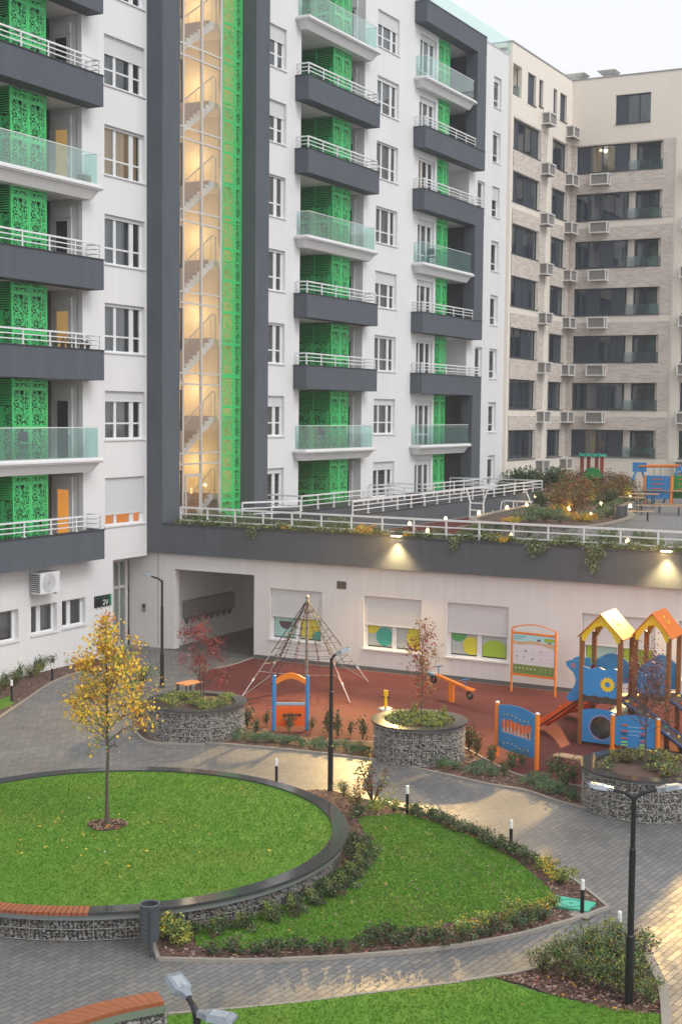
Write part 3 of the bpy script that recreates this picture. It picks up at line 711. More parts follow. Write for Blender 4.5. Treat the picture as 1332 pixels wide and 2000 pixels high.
stroke(a, FX, [(u+.15, z+hh), (u+.20, z+.005), (u+.215, z+.005), (u+.27, z+hh)], .026, .05)
a.build('lettering', mat('sign_white', (.8, .8, .8), .5), sg)
# intercom
ic = thing('intercom', 'small grey intercom panel on the white wall beside the entrance', 'intercom', (-29.3, 39.8, 1.4))
FP = Face((0, 39.93, 0), (1, 0, 0), (0, -1, 0))    # podium wall: u = world X, faces -Y
xi, zi = GY(278, 1187, 39.8)
a = MB(); FP.box(a, xi-.08, xi+.08, zi-.14, zi+.14, .001, .03); a.build('housing', mat('intercom_grey', (.25, .26, .27), .4), ic)
a = MB(); FP.box(a, xi-.05, xi+.05, zi+.0, zi+.1, .031, .036); a.build('screen', mat('intercom_screen', (.03, .035, .04), .15), ic)
a = MB(); FP.box(a, xi-.05, xi+.05, zi-.1, zi-.04, .031, .037); a.build('keypad', STEEL, ic)

# wall AC unit
ac = thing('air_conditioner', 'white wall-mounted air conditioner unit under the lowest charcoal balcony', 'air conditioner', (X0, 34.2, 2.95))
ya, yb_, za, zb_ = 33.52, 34.45, 2.62, 3.3
x0_, x1_ = X0+.1, X0+.48
a = MB(); a.box(x0_, x1_, ya, yb_, za, zb_); a.build('housing', PVC, ac)
a = MB(); cy, cz = (ya+yb_)/2-.06, (za+zb_)/2; 
for r_ in (.06, .12, .18, .24, .29):
    pts = [(x1_+.012, cy+r_*math.cos(t*math.pi/12), cz+r_*math.sin(t*math.pi/12)) for t in range(25)]; a.tube(pts, .007, 4, cap=False)
for t in range(8): a.bar((x1_+.012, cy, cz), (x1_+.012, cy+.29*math.cos(t*math.pi/4), cz+.29*math.sin(t*math.pi/4)), .008, .008)
a.build('fan_grille', mat('grille_grey', (.5, .5, .5), .5), ac)
a = MB(); a.ring(0, 0, 0, 1, 0, 1, n=3) if False else None
for i in range(9): a.box(x0_+.02, x1_-.03, ya-.012, ya-.001, za+.06+i*.065, za+.095+i*.065)
a.build('side_louvre', mat('louvre_dark', (.10, .105, .11), .6), ac)
a = MB(); a.box(X0+.001, x1_-.02, ya+.12, ya+.16, za-.05, za-.001); a.box(X0+.001, x1_-.02, yb_-.16, yb_-.12, za-.05, za-.001); a.build('bracket', STEEL, ac)

FCH = mat('chair_fabric_dark', (.05, .06, .08), .7); BENCHM = mat('crate_wood', (.5, .36, .2), .7)
# things on the balconies
for j, (y, h) in enumerate(((34.7, .3), (35.0, .34), (35.3, .28), (35.65, .33), (35.95, .26), (34.35, .3))):
    pt = thing('potted_plant', None, None, (XF-.28, y, BB(3)+.97+.03))
    a = MB(); a.tube([(XF-.2, y, BB(3)+1.0), (XF-.2, y, BB(3)+1.0+.14)], [.055, .08], 10); a.build('pot', mat('pot%d' % j, (.1, .08, .07), .7), pt)
    a = MB(); rn = random.Random(j)
    for i in range(60):
        p = Vector((XF-.2+rn.gauss(0, .05), y+rn.gauss(0, .06), BB(3)+1.12+abs(rn.gauss(0, h*.4)))); q = Vector((rn.uniform(-1, 1), rn.uniform(-1, 1), rn.uniform(-.4, 1))).normalized()*.05; r_ = q.orthogonal().normalized()*.018
        a.quad(p, p+q*.5+r_, p+q, p+q*.5-r_, rn.randrange(2))
    a.build('leaves', [LEAF['dgreen'], LEAF['brown']], pt)
    tag(pt, 'small potted plant on the railed charcoal balcony at the left edge', 'potted plant', 'potted plants along the balcony railing')

zc = BB(5)+.432; r = thing('wooden_crate', 'small pale wooden crate behind the glass of the upper left glass balcony', 'crate', (XF-.3, 35.95, zc))
for i in range(3): a = MB(); a.box(XF-.45, XF-.17, 35.75, 36.12, zc+.01+i*.09, zc+.075+i*.09); a.build('slat', BENCHM, r)
for yy in (35.76, 36.09):
    a = MB(); a.box(XF-.46, XF-.45, yy, yy+.03, zc, zc+.27); a.build('batten', BENCHM, r)
for y, k, lb in ((52.2, 2, 'dark folding chair behind the glass of the lowest middle balcony'), (63.2, 5, 'dark folding chair behind the glass of the right-hand middle-height balcony'), (33.3, 2, 'dark folding chair behind the glass of the lower left glass balcony')):
    z = BB(k)+.432; x = X0+.18; r = thing('folding_chair', lb, 'chair', (x, y, z)); a = MB(); a.box(x-.2, x+.2, y-.2, y+.2, z+.43, z+.455); a.build('seat', FCH, r)
    a = MB(); a.box(x-.2, x+.2, y-.215, y-.195, z+.55, z+.85); a.build('backrest', FCH, r)
    for s1 in (-.19, .19):
        a = MB(); a.tube([(x+s1, y-.25, z+.88), (x+s1, y-.1, z+.44), (x+s1, y+.2, z)], .012, 5); a.tube([(x+s1, y+.2, z+.44), (x+s1, y-.2, z)], .012, 5); a.build('leg', STEEL, r)
# ================================================================ CREAM APARTMENT BUILDING
XS = -29.0; YB = 83.6
cb = thing('apartment_building', 'cream and pale brick apartment block with dark tinted window bands and boxed air conditioners', 'building', (XS, YB, T))
FS = Face((XS, 0, 0), (0, 1, 0), (1, 0, 0)); FF = Face((0, YB, 0), (1, 0, 0), (0, -1, 0))
rows = [25.0-2.913*i for i in range(7)]
side_h, front_h = [], []
for zt in rows:
    side_h += [(73.75, 78.1, zt-1.68, zt), (80.15, 82.78, zt-1.68, zt)]
    front_h += [(-28.66, -23.22, zt-1.66, zt)]
    front_h += [(-21.85, -17.2, zt-1.66, zt), (-16, -10.5, zt-1.66, zt)]
tops = [(73.55, 74.9, 26.22, 27.95), (75.87, 77.18, 26.24, 27.95), (77.72, 78.4, 26.4, 27.95), (80.17, 80.8, 26.2, 27.93), (81.36, 82.56, 26.3, 27.93)]
topf = [(-26.25, -24.06, 26.17, 27.92), (-21, -18.5, 26.17, 27.92)]
cw = MB()
FS.wall(cw, 73.4, YB, T-.2, 29.05, side_h+tops, depth=.3)
FF.wall(cw, XS, -6, T-.2, 29.05, front_h+topf, depth=.3)
cw.box(-40, XS-.3, 73.4, 100, 28.6, 28.8); cw.quad((XS, 73.4, T), (XS-4, 73.4, T), (XS-4, 73.4, 29.05), (XS, 73.4, 29.05))
cw.quad((-6, YB, 0), (-6, 96, 0), (-6, 96, 29.05), (-6, YB, 29.05))
cw.build('wall', CREAM, cb)
cp = MB(); cp.box(XS-.3, XS+.04, 73.36, YB+.3, 29.05, 29.12); cp.box(XS+.041, -6, YB-.04, YB+.3, 29.05, 29.12); cp.box(XS-4, XS-.301, 73.36, 73.7, 29.05, 29.118); cp.build('roof_flashing', mat('grey_flashing', (.28, .29, .3), .5), cb)
# brick slips, a few mm proud of the render, between bands
br = MB(); dd = .03
def brickrect(F, u0, u1, z0, z1, holes): 
    FB = Face(F.o+F.n*dd, F.u, F.n); FB.wall(br, u0, u1, z0, z1, holes, depth=dd-.002)
zt = 25.08
plain = [22.0+.0]
def bands(F, u0, u1, hs):
    # render bands under windows of alternate storeys stay free of brick
    z = zt; segs = []
    edges = [(rows[i]-1.68-.42, rows[i]-1.68) for i in (1, 3, 5)] + [(0, rows[6]-1.68)]
    hi = zt
    for lo_, up_ in edges:
        if hi > up_: brickrect(F, u0, u1, up_, hi, [h for h in hs if h[0] >= u0-.01 and h[1] <= u1+.01 and h[3] <= hi+.01 and h[2] >= up_-.01])
        hi = lo_
bands(FS, 73.75, 79.1, side_h); bands(FS, 80.0, 83.55, side_h); bands(FF, -28.95, -22.55, front_h); bands(FF, -21.86, -17.0, front_h)
br.build('brick_slips', BRICK, cb)
def band_window(F, u0, u1, z0, z1, npan, pier=None, cur=None, d=.16, seed=0, lit=None):
    """anthracite window band: posts, glass, sill, optional open bay with a cream pier"""
    rn = random.Random(seed); mb = MB(); gu1 = u1 if pier is None else pier[0]
    F.box(mb, u0, gu1, z0, z0+.07, -d-.06, -d+.02); F.box(mb, u0, gu1, z1-.07, z1, -d-.06, -d+.02)
    cuts = [u0+(gu1-u0)*i/npan for i in range(npan+1)]
    for i, c_ in enumerate(cuts): wd = .05 if 0 < i < npan else .06; F.box(mb, max(u0, c_-wd), min(gu1, c_+wd), z0+.07, z1-.07, -d-.055, -d+.015)
    F.box(mb, u0-.02, u1+.02, z0-.05, z0-.001, -d-.05, .06)
    if pier is None: pass
    w_ = mb.build('window', A_DARK, cb)
    g_ = MB(); P = F.P; g_.quad(P(u0, z0, -d-.02), P(gu1, z0, -d-.02), P(gu1, z1, -d-.02), P(u0, z1, -d-.02)); g_.build('pane', PANE_D, w_)
    b_ = MB(); b_.quad(P(u0, z0, -.9), P(u1, z0, -.9), P(u1, z1, -.9), P(u0, z1, -.9))
    for uu in (u0+.005, u1-.005): b_.quad(P(uu, z0, -.9), P(uu, z0, -.3), P(uu, z1, -.3), P(uu, z1, -.9))
    for zz in (z0, z1): b_.quad(P(u0, zz, -.9), P(u1, zz, -.9), P(u1, zz, -.25), P(u0, zz, -.25))
    b_.build('room_lining', ROOM if pier is None else [ROOM], w_)
    # solid dark panel in one bay and a curtain in others
    for i in range(npan):
        q = rn.random(); a_, e_ = cuts[i]+.05, cuts[i+1]-.05
        if q < .3:
            p_ = MB(); F.box(p_, a_, e_, z0+.07, z1-.07, -d-.012, -d+.002); p_.build('blank_panel', A_DARK, w_)
        elif q < .75:
            c_ = MB(); n = 12; pr = None; a2 = a_+(e_-a_)*rn.uniform(0, .4)
            for k in range(n+1):
                uu = a2+(e_-a2)*k/n; dq = -d-.22+(.03 if k % 2 else -.03)
                if pr: c_.quad(P(pr[0], z0+.05, pr[1]), P(uu, z0+.05, dq), P(uu, z1-.05, dq), P(pr[0], z1-.05, pr[1]))
                pr = (uu, dq)
            c_.build('curtain', CURTAIN if lit is None else lit, w_)
    if pier:
        a_, b2, c2 = pier   # pier from a_ to b2, inner window from b2 to c2
        p_ = MB(); F.box(p_, a_, b2, z0, z1, -.62, -.45); p_.build('pier', CREAM, w_); p_ = MB(); F.box(p_, c2, u1, z0, z1, -.62, -.45); p_.build('pier', CREAM, w_)
        i_ = MB()
        for c_ in (b2, (b2+c2)/2, c2-.08): F.box(i_, c_, c_+.09, z0, z1, -.62, -.52)
        for zz in (z0, z1-.18): F.box(i_, b2+.09, c2-.08, zz, zz+.14, -.61, -.53)
        i_.build('inner_frame', A_DARK, w_)
        g2 = MB(); g2.quad(P(b2, z0, -.57), P(c2, z0, -.57), P(c2, z1, -.57), P(b2, z1, -.57)); g2.build('inner_pane', PANE, w_)
        g3 = MB(); F.box(g3, a_, u1-.02, z0, z0+.62, -d-.03, -d-.015); g3.build('glass_balustrade', BGLASS2, w_)
    return w_
BGLASS2 = glassmat('clear_balustrade', (.75, .82, .84), (.4, .5, .5), .08, .03)
for i, z in enumerate(rows):
    band_window(FS, 73.75, 78.1, z-1.68, z, 4, seed=i*7+1)
    band_window(FS, 80.15, 82.78, z-1.68, z, 2, seed=i*7+2)
    band_window(FF, -28.66, -23.22, z-1.66, z, 4, pier=(-25.42, -25.0, -23.5), seed=i*7+3, lit=CURT_W if i == 0 else None)
    band_window(FF, -21.85, -17.2, z-1.66, z, 3, seed=i*7+4)
for (a, b, c, d) in tops[1:]: band_window(FS, a, b, c, d, 1, seed=3)
band_window(FF, *topf[0][:2], topf[0][2], topf[0][3], 3, seed=21)
a = MB(); P = FS.P; a.quad(P(73.55, 26.2, -1.2), P(74.9, 26.2, -1.2), P(74.9, 28, -1.2), P(73.55, 28, -1.2)); a.quad(P(74.9, 26.2, -1.2), P(74.9, 26.2, -.25), P(74.9, 28, -.25), P(74.9, 28, -1.2)); a.quad(P(73.55, 26.22, -1.2), P(74.9, 26.22, -1.2), P(74.9, 26.22, -.25), P(73.55, 26.22, -.25)); a.build('loggia_lining', CREAM, cb)
a = MB(); FS.box(a, 73.57, 74.88, 26.25, 26.85, -.1, -.085); a.build('glass_balustrade', BGLASS, cb)
# lit ceiling lamp and a small lamp in top storey, lamp light of the lowest rooms put into glowing yellow panels
a = MB(); a.ring(-27.1, YB+.6, 0, .32, 24.72, 24.78, n=20); a.build('ceiling_lamp', CEILGLOW, cb)
a = MB(); a.sphere((-25.2, YB+.5, 26.75), .06, 8, 6); a.build('table_lamp', LAMPGLOW, cb)
YROOM = mat('room_glow_panel', (.72, .42, .05), .8, emit=(1, .55, .08), es=.7)
a = MB(); zz = rows[6]
for (u0, u1, lo_, hi_) in ((-28.45, -27.95, -1.45, -.2), (-27.5, -27.15, -1.4, -.25), (-26.95, -26.55, -1.1, -.75)): FF.box(a, u0, u1, zz+lo_, zz+hi_, -.45, -.40)
a.build('room_glow_panel', YROOM, cb)
# roof vents
VENTM = mat('vent_grey', (.6, .6, .59), .7)
for x_, s_ in ((GY(1127, 150, 85)[0], 1.0), (GY(1188, 146, 85)[0], .9)):
    a = MB(); a.box(x_-.3*s_, x_+.3*s_, 84.7, 85.3, 28.8, 29.5); a.hexa(((x_-.35, 84.6, 29.5), (x_+.35, 84.6, 29.5), (x_+.35, 85.4, 29.5), (x_-.35, 85.4, 29.5), (x_-.65*s_, 84.4, 29.72), (x_+.65*s_, 84.4, 29.72), (x_+.65*s_, 85.6, 29.72), (x_-.65*s_, 85.6, 29.72)))
    a.build('roof_vent', VENTM, cb)
pl = MB(); FF.box(pl, -22.42, -21.95, T, 25.1, .0, .06); pl.build('pilaster', CREAM, cb); pl = MB(); FS.box(pl, 79.15, 79.95, T, 25.1, .001, .04); pl.build('pilaster', CREAM, cb)
# boxed air conditioners on the cream block
GRL = mat('tan_ac_grille', (.27, .25, .235), .7, (.22, .205, .19), ns=30, mixf=.4, stretch=(1, 1, 30))
CREAM_L = mat('cream_ac_frame', (.74, .72, .69), .7)
def acbox(label, loc, rz):
    r = thing('air_conditioner_box', label, 'air conditioner', (0, 0, 0), 'boxed air conditioners on the cream block')
    L_, D_, H_ = 1.16, .56, .70; f = .07; a = MB()
    a.box(-L_/2+f, L_/2-f, -D_+f, -.001, f, H_-f)
    b_ = a.build('grille', GRL, r); a = MB()
    for x_ in (-L_/2, L_/2-f):
        for y_ in (-D_, -f-.002): a.box(x_, x_+f, y_, y_+f, 0, H_)
    for z_ in (0, H_-f):
        a.box(-L_/2+f, L_/2-f, -D_, -D_+f-.001, z_, z_+f)
        for x_ in (-L_/2, L_/2-f): a.box(x_, x_+f-.001, -D_+f, -f-.003, z_, z_+f)
    a.build('frame', CREAM_L, r)
    r.location = loc; r.rotation_euler.z = rz
    return r
ORD = ['top', 'second from top', 'third from top', 'fourth from top', 'fifth from top', 'sixth from top', 'lowest but one', 'lowest']
proto = None
for nm, pos, rz, j0, j1 in (('left column of the cream side wall', lambda z: (XS, 78.75, z), R(90), 0, 8), ('right column of the cream side wall', lambda z: (XS, 83.0, z), R(90), 0, 8), ('column under the wide end windows', lambda z: (-27.02, YB, z), 0, 1, 7), ('rightmost column at the picture edge', lambda z: (-21.35, YB, z), 0, 1, 8)):
    for n_, j in enumerate(range(j0, j1)):
        z = 25.42-2.913*j; lab = 'boxed AC, %s, %s' % (ORD[n_] if j < j1-1 else 'lowest', nm)
        if proto is None: proto = acbox(lab, pos(z), rz)
        else: dup(proto, pos(z), lab, rz)
# ================================================================ PODIUM (kindergarten) BUILDING
pb = thing('podium_building', 'low white kindergarten wing with charcoal parapet, shuttered windows and a drive-through passage', 'building', (-15, 39.8, 0))
KW = [(-24.18, -22.18, .73, 2.46), (-20.6, -18.54, .73, 2.46), (-17.63, -15.56, .73, 2.46), (-13.2, -10.95, .73, 2.46), (-10.27, -8.2, .73, 2.46), (-6.5, -4.4, .73, 2.46)]
PX0, PX1, PZ = -28.12, -24.83, 2.86
pw = MB()
FP.wall(pw, -30.1, 6, 0, 3.41, KW+[(PX0, PX1, 0, PZ)], depth=.28)
PYE = 46.4
for (xa, xb_, nrm) in ((PX0-.25, PX0-.25, 1), (PX1+.02, PX1+.02, -1)):
    pw.quad((xa, 40.20, 0), (xa, PYE, 0), (xa, PYE, PZ), (xa, 40.20, PZ))
pw.quad((PX0-.25, 40.20, PZ), (PX1+.02, 40.20, PZ), (PX1+.02, PYE, PZ), (PX0-.25, PYE, PZ))
pw.quad((PX0-.25, 40.20, 0), (PX0, 40.20, 0), (PX0, 40.20, PZ), (PX0-.25, 40.20, PZ))
pw.box(PX1-.75, PX1+.01, 44.6, 44.9, 0, PZ)
pw.build('wall', W_WARM, pb)
jt = MB(); FP.box(jt, -28.84, -28.82, .1, 3.40, .001, .004); FP.box(jt, PX1+.02, 6, 0, .13, .001, .012); jt.build('plinth_and_joint', mat('plinth_grey', (.11, .11, .115), .8), pb)
pf = MB(); pf.box(X0-.0, 6, 39.752, 40.0, 3.412, 4.44)
o = pf.build('charcoal_parapet', D_STUCCO, pb)
c_ = MB(); c_.box(-28.5, 6, 39.72, 40.03, 4.441, 4.475); c_.build('coping', D_TRIM, o)
pass_floor = mesh_plane('passage_road', [(PX0-.25, 39.7), (PX1, 39.7), (PX1, PYE), (PX0-.25, PYE)], .016, mat('asphalt', (.085, .088, .095), .7, (.11, .112, .12), ns=14, mixf=.5, bump=.3, bs=150))
# windows, shutters and stickers
def disc_clip(mb, F, cu, cz, r, rect, d, m=0, half=False):
    n = 40; pts = []
    for i in range(n+1 if half else n):
        a_ = (math.pi+math.pi*i/n) if half else 2*math.pi*i/n
        pts.append((min(max(cu+r*math.cos(a_), rect[0]), rect[1]), min(max(cz+r*math.sin(a_), rect[2]), rect[3])))
    i0 = len(mb.v); mb.v += [F.P(u, z, d) for u, z in pts]; mb.f.append(tuple(range(i0, i0+len(pts)))); mb.m.append(m)
DISC = {0: [(.27, .75, .13, 'dark_half'), (.72, .6, .22, 'yel'), (.90, .05, .12, 'teal')], 1: [(.1, 1., .15, 'yel'), (.34, .45, .15, 'teal'), (.93, .55, .2, 'yel')], 2: [(.16, 1.0, .15, 'grn'), (.38, .4, .14, 'yel'), (.76, .05, .24, 'lime')],
        3: [(.25, .5, .32, 'lime'), (.35, .9, .2, 'aqua'), (.8, .3, .34, 'lime')], 4: [(.4, .5, .3, 'yel'), (.85, .4, .22, 'teal')], 5: [(.3, .5, .3, 'teal')]}
SM = dict(dark_half=STK_BD, yel=STK_Y, teal=STK_T, lime=STK_L, grn=mat('sticker_green', (.08, .36, .10), .4), aqua=STK_AQ)
for i, (a, b, c, d) in enumerate(KW):
    pn = [(.045, .475), (.555, .955)]
    w_ = window(pb, FP, a, b, c, d, pn, (), .54, .12, sill=True)
    W, H = b-a, d-c; zt_ = c+.46*H; sb = MB()
    for (p0, p1) in pn: FP.box(sb, a+p0*W+.02, a+p1*W-.02, c+.1, zt_, -.136, -.133)
    s0 = sb.build('frosted_film', STK_AQ if i == 0 else STK_BG, w_)
    for q_, (cu, cz, r_, kd) in enumerate(DISC[i]):
        for (p0, p1) in pn:
            rect = (a+p0*W+.02, a+p1*W-.02, c+.1, zt_-.01); cc = a+cu*W; cr_ = r_*W
            if cc+cr_ < rect[0]+.02 or cc-cr_ > rect[1]-.02: continue
            if not (rect[0] <= cc <= rect[1]) and kd in ('teal', 'dark_half', 'grn'): continue
            m_ = MB(); disc_clip(m_, FP, cc, c+.1+(zt_-c-.1)*cz, cr_, rect, -.130+.003*q_, half=(kd == 'dark_half')); 
            m_.build('window_sticker', SM[kd], w_)
# white pipe joints on shutters are enough; vent grille
vg = thing('vent_grille', 'small dark square vent grille high on the kindergarten wall', 'vent', (-21.45, 39.8, 2.75))
a = MB(); FP.box(a, -21.61, -21.27, 2.63, 2.87, .001, .02); a.build('frame', mat('vent_dark', (.05, .045, .045), .6), vg)
a = MB()
for i in range(5): FP.box(a, -21.58, -21.30, 2.66+i*.042, 2.68+i*.042, .021, .032)
a.build('louvre', mat('vent_louvre', (.09, .08, .08), .6), vg)
# mailboxes in the passage
mbx = thing('mailbox_bank', 'row of grey letter boxes on the inner wall of the passage', 'mailboxes', (PX0-.2, 42, .9))
xw = PX0-.249; a = MB(); a.box(xw, xw+.2, 40.75, 43.9, 1.02, 1.62); a.build('cabinet', mat('mailbox_grey', (.20, .205, .21), .5), mbx)
a = MB(); n = 14
for r_ in range(3):
    for i in range(n): y = 40.78+i*.221; a.box(xw+.201, xw+.212, y, y+.2, 1.04+r_*.19, 1.04+r_*.19+.17)
a.build('door', mat('mailbox_door', (.25, .255, .26), .45), mbx)
a = MB()
for i in range(8):
    y = 40.85+i*.4; a.hexa(((xw+.02, y+.07, .78), (xw+.1, y+.07, .78), (xw+.1, y+.12, .78), (xw+.02, y+.12, .78), (xw+.01, y, 1.019), (xw+.18, y, 1.019), (xw+.18, y+.2, 1.019), (xw+.01, y+.2, 1.019)))
a.build('bracket', mat('mailbox_bracket', (.16, .165, .17), .5), mbx)
# wall lamps: fixture + its light
def wall_lamp(x, z, label, power):
    r = thing('wall_lamp', label, 'lamp', (x, 39.7, z))
    a = MB(); a.box(x-.16, x+.16, 39.58, 39.75, z+.02, z+.10); a.bar((x, 39.75, z+.06), (x, 40.02, z+.06), .05, .04); a.build('housing', D_TRIM, r)
    a = MB(); a.box(x-.145, x+.145, 39.56, 39.72, z-.012, z+.018); a.build('lamp_glass', LAMPGLOW, r)
    ld = bpy.data.lights.new('wall_lamp_light', 'SPOT'); ld.energy = power; ld.color = (1, .70, .30); ld.spot_size = R(128); ld.spot_blend = .4; ld.shadow_soft_size = .09
    lo_ = bpy.data.objects.new('wall_lamp_light', ld); COL.objects.link(lo_); lo_.parent = r; lo_.location = (0, -.08, -.05)
    lo_.rotation_euler = (R(38), 0, R(180))
    l2 = bpy.data.lights.new('wall_lamp_beam', 'SPOT'); l2.energy = power*6.6; l2.color = (1, .64, .22); l2.spot_size = R(86); l2.spot_blend = .7; l2.shadow_soft_size = .09
    o2 = bpy.data.objects.new('wall_lamp_beam', l2); COL.objects.link(o2); o2.parent = r; o2.location = (0, -.2, -.06); o2.rotation_euler = (R(79), 0, R(180)); return r
LP1 = wall_lamp(-19.32, 4.5, 'left one of the two lit wall lamps on the charcoal parapet', 900)
LP2 = wall_lamp(-10.62, 4.5, 'right one of the two lit wall lamps, above the play tower', 900)

# ================================================================ TERRACE on the podium
mesh_plane('terrace_paving', [(-29.2, 40.0), (6, 40.0), (6, 83.7), (-24.5, 83.7), (-24.5, 46.45), (-29.2, 46.45)], T, mat('terrace_concrete', (.21, .21, .215), .8, (.17, .17, .175), ns=2, mixf=.6, bump=.1))
ts = MB(); ts.prism([(-24.55, 49.1), (6, 49.1), (6, 83.7), (-24.55, 83.7)], 3.0, T-.01); struct(ts.build('terrace_slab', CONC))
mesh_plane('terrace_rubber_surface', [(-24.3, 41.5), (-17.5, 41.5), (-17.6, 46.5), (-20.3, 49.9), (-21.1, 57), (-22.2, 66.5), (-24.3, 66.5)], T+.008, RUBBER)
a = MB()
for p, q in (((-24.3, 47.3), (-20.0, 46.9)), ((-22.3, 47), (-22.9, 66))): a.extrude_path([p, q], .06, T+.009, T+.014)
struct(a.build('surface_line', mat('line_white', (.55, .5, .48), .7)))
# planting strip behind the parapet and its railing
a = MB(); a.box(-28.4, 6, 40.0, 41.3, T, 4.36); struct(a.build('planting_trough_soil', SOIL))
tr = thing('railing', 'long white railing along the planted podium edge above the kindergarten', 'railing', (-18, 40.1, 4.4))
a = MB(); railing(a, [(-28.0, 40.12), (6, 40.12)], 4.36, 5.04, step=1.125, r=.025); a.build('bars', W_METAL, tr)
# patio walls in front of the apartment building, with railings
pt1 = thing('patio_wall', 'long low charcoal patio wall with coping along the red terrace surface', 'wall', (-24.5, 56, T))
a = MB(); a.box(-24.62, -24.5, 46.5, 67.4, T+.01, 4.5); a.box(-29.0, -24.621, 67.28, 67.4, T+.01, 4.5); a.box(-28.4, -24.621, 46.5, 46.62, T+.01, 4.5)
a.build('wall', D_STUCCO, pt1); c_ = MB(); c_.box(-24.65, -24.47, 46.47, 67.43, 4.501, 4.53); c_.build('coping', D_TRIM, pt1)
r1 = thing('railing', 'white three-bar railing on the long charcoal patio wall', 'railing', (-24.56, 56, 4.53))
a = MB(); railing(a, [(-24.56, 46.55), (-24.56, 67.34), (-28.9, 67.34)], 4.53, 5.04, step=1.3, r=.024); a.build('bars', W_METAL, r1)
r2 = thing('railing', 'short white railing of the raised patio under the middle balconies', 'railing', (-27.3, 51, 4.5))
a = MB(); railing(a, [(-29.1, 47.4), (-27.3, 47.4), (-27.3, 56.8), (-29.1, 56.8)], 4.52, 5.1, step=1.3, r=.024); a.build('bars', W_METAL, r2)
r3 = thing('railing', 'short white railing of the raised patio under the right-hand balconies', 'railing', (-27.3, 62, 4.5))
a = MB(); railing(a, [(-29.1, 58.8), (-27.3, 58.8), (-27.3, 66.0), (-29.1, 66.0)], 4.52, 5.1, step=1.3, r=.024); a.build('bars', W_METAL, r3)
for ya, yb_, lb in ((47.3, 56.9, 'charcoal plinth wall of the raised patio under the middle balconies'), (58.7, 66.1, 'charcoal plinth wall of the raised patio under the right-hand balconies')):
    p_ = thing('patio_wall', lb, 'wall', (-27.3, (ya+yb_)/2, T)); a = MB(); a.box(X0+.01, -27.22, ya, yb_, T+.009, 4.49); a.build('wall', D_STUCCO, p_)
    a = MB(); a.box(X0+.01, -27.19, ya-.03, yb_+.03, 4.491, 4.52); a.build('coping', D_TRIM, p_)
r4 = thing('railing', 'white railing beside the foot of the stair tower', 'railing', (-28, 44, 4.4))
a = MB(); railing(a, [(-27.4, 43.2), (-26.3, 45.6)], 4.4, 5.06, step=1.2, r=.024); a.build('bars', W_METAL, r4)
# raised terrace bed (gabion sided)
bedp = smooth([(-21.2, 50.5), (-19.2, 48.6), (-16.2, 48.9), (-16.2, 55), (-18.2, 60), (-19.2, 66), (-20.3, 70), (-22.4, 70), (-22.1, 60)], 5, True)
a = MB(); a.prism(bedp, T+.01, T+.42); b_ = thing('raised_bed', 'curved raised shrub bed with stone cage sides on the terrace', 'planter', (-19, 58, T)); a.build('soil', SOIL, b_)
GAB = mat('gabion_far', (.30, .29, .27), .9, (.10, .10, .095), ns=9, mixf=.3, bump=1, bs=9)
a = MB(); a.extrude_path(bedp, .22, T+.012, T+.5, closed=True); a.build('stone_side', GAB, b_)
a = MB(); a.extrude_path(bedp, .3, T+.501, T+.55, closed=True); a.build('coping', mat('timber_coping', (.25, .21, .17), .7), b_)
# garden lamps
gl_px = [(870, 1012), (800, 1022), (835, 1035), (998, 1045), (935, 1000), (990, 990), (1028, 985), (1045, 968), (1094, 975), (1110, 993), (1147, 971), (1154, 1003), (1173, 983), (1230, 970), (1230, 987), (1225, 1055)]
lab = ['by the charcoal patio wall', 'nearest the left wall lamp, taller', 'beside the ivy behind the parapet', 'low behind the white railing, right of the fitness frames', 'in front of the pull-up frame', 'beside the white fitness bench', 'just left of the grey shrubs', 'at the far end of the red surface', 'deep in the red shrubs, left', 'in front of the red maples', 'small and far, among the red shrubs', 'in the yellow ground cover', 'right of the red maples', 'farthest right, before the blue swing', 'above the picnic tables', 'under the railing near the right wall lamp']
lp = None
for (x, y), lb in zip(gl_px, lab):
    g_ = G(x, y, T+.62); L_ = 'lit garden lamp '+lb
    if lp is None:
        lp = thing('garden_lamp', L_, 'lamp', (0, 0, 0), 'lit garden lamps on the terrace')
        a = MB(); a.tube([(0, 0, 0), (0, 0, .52)], .022, 8); a.build('post', BLACKM, lp)
        a = MB(); a.tube([(0, 0, .52), (0, 0, .54), (0, 0, .62), (0, 0, .68)], [.03, .05, .045, .02], 10); a.build('globe', mat('garden_lamp_globe', (1, .85, .6), .5, emit=(1, .62, .26), es=9), lp)
        gl_ = bpy.data.lights.new('garden_lamp_light', 'POINT'); gl_.energy = 9; gl_.color = (1, .66, .3); gl_.shadow_soft_size = .06; go_ = bpy.data.objects.new('garden_lamp_light', gl_); COL.objects.link(go_); go_.parent = lp; go_.location = (0, 0, .76)
        a = MB(); a.tube([(0, 0, .68), (0, 0, .70)], .05, 10); a.build('cap', BLACKM, lp)
        lp.location = (g_[0], g_[1], T); lp.scale = (1.35, 1.35, 1.0)
    else: dup(lp, (g_[0], g_[1], T), L_)

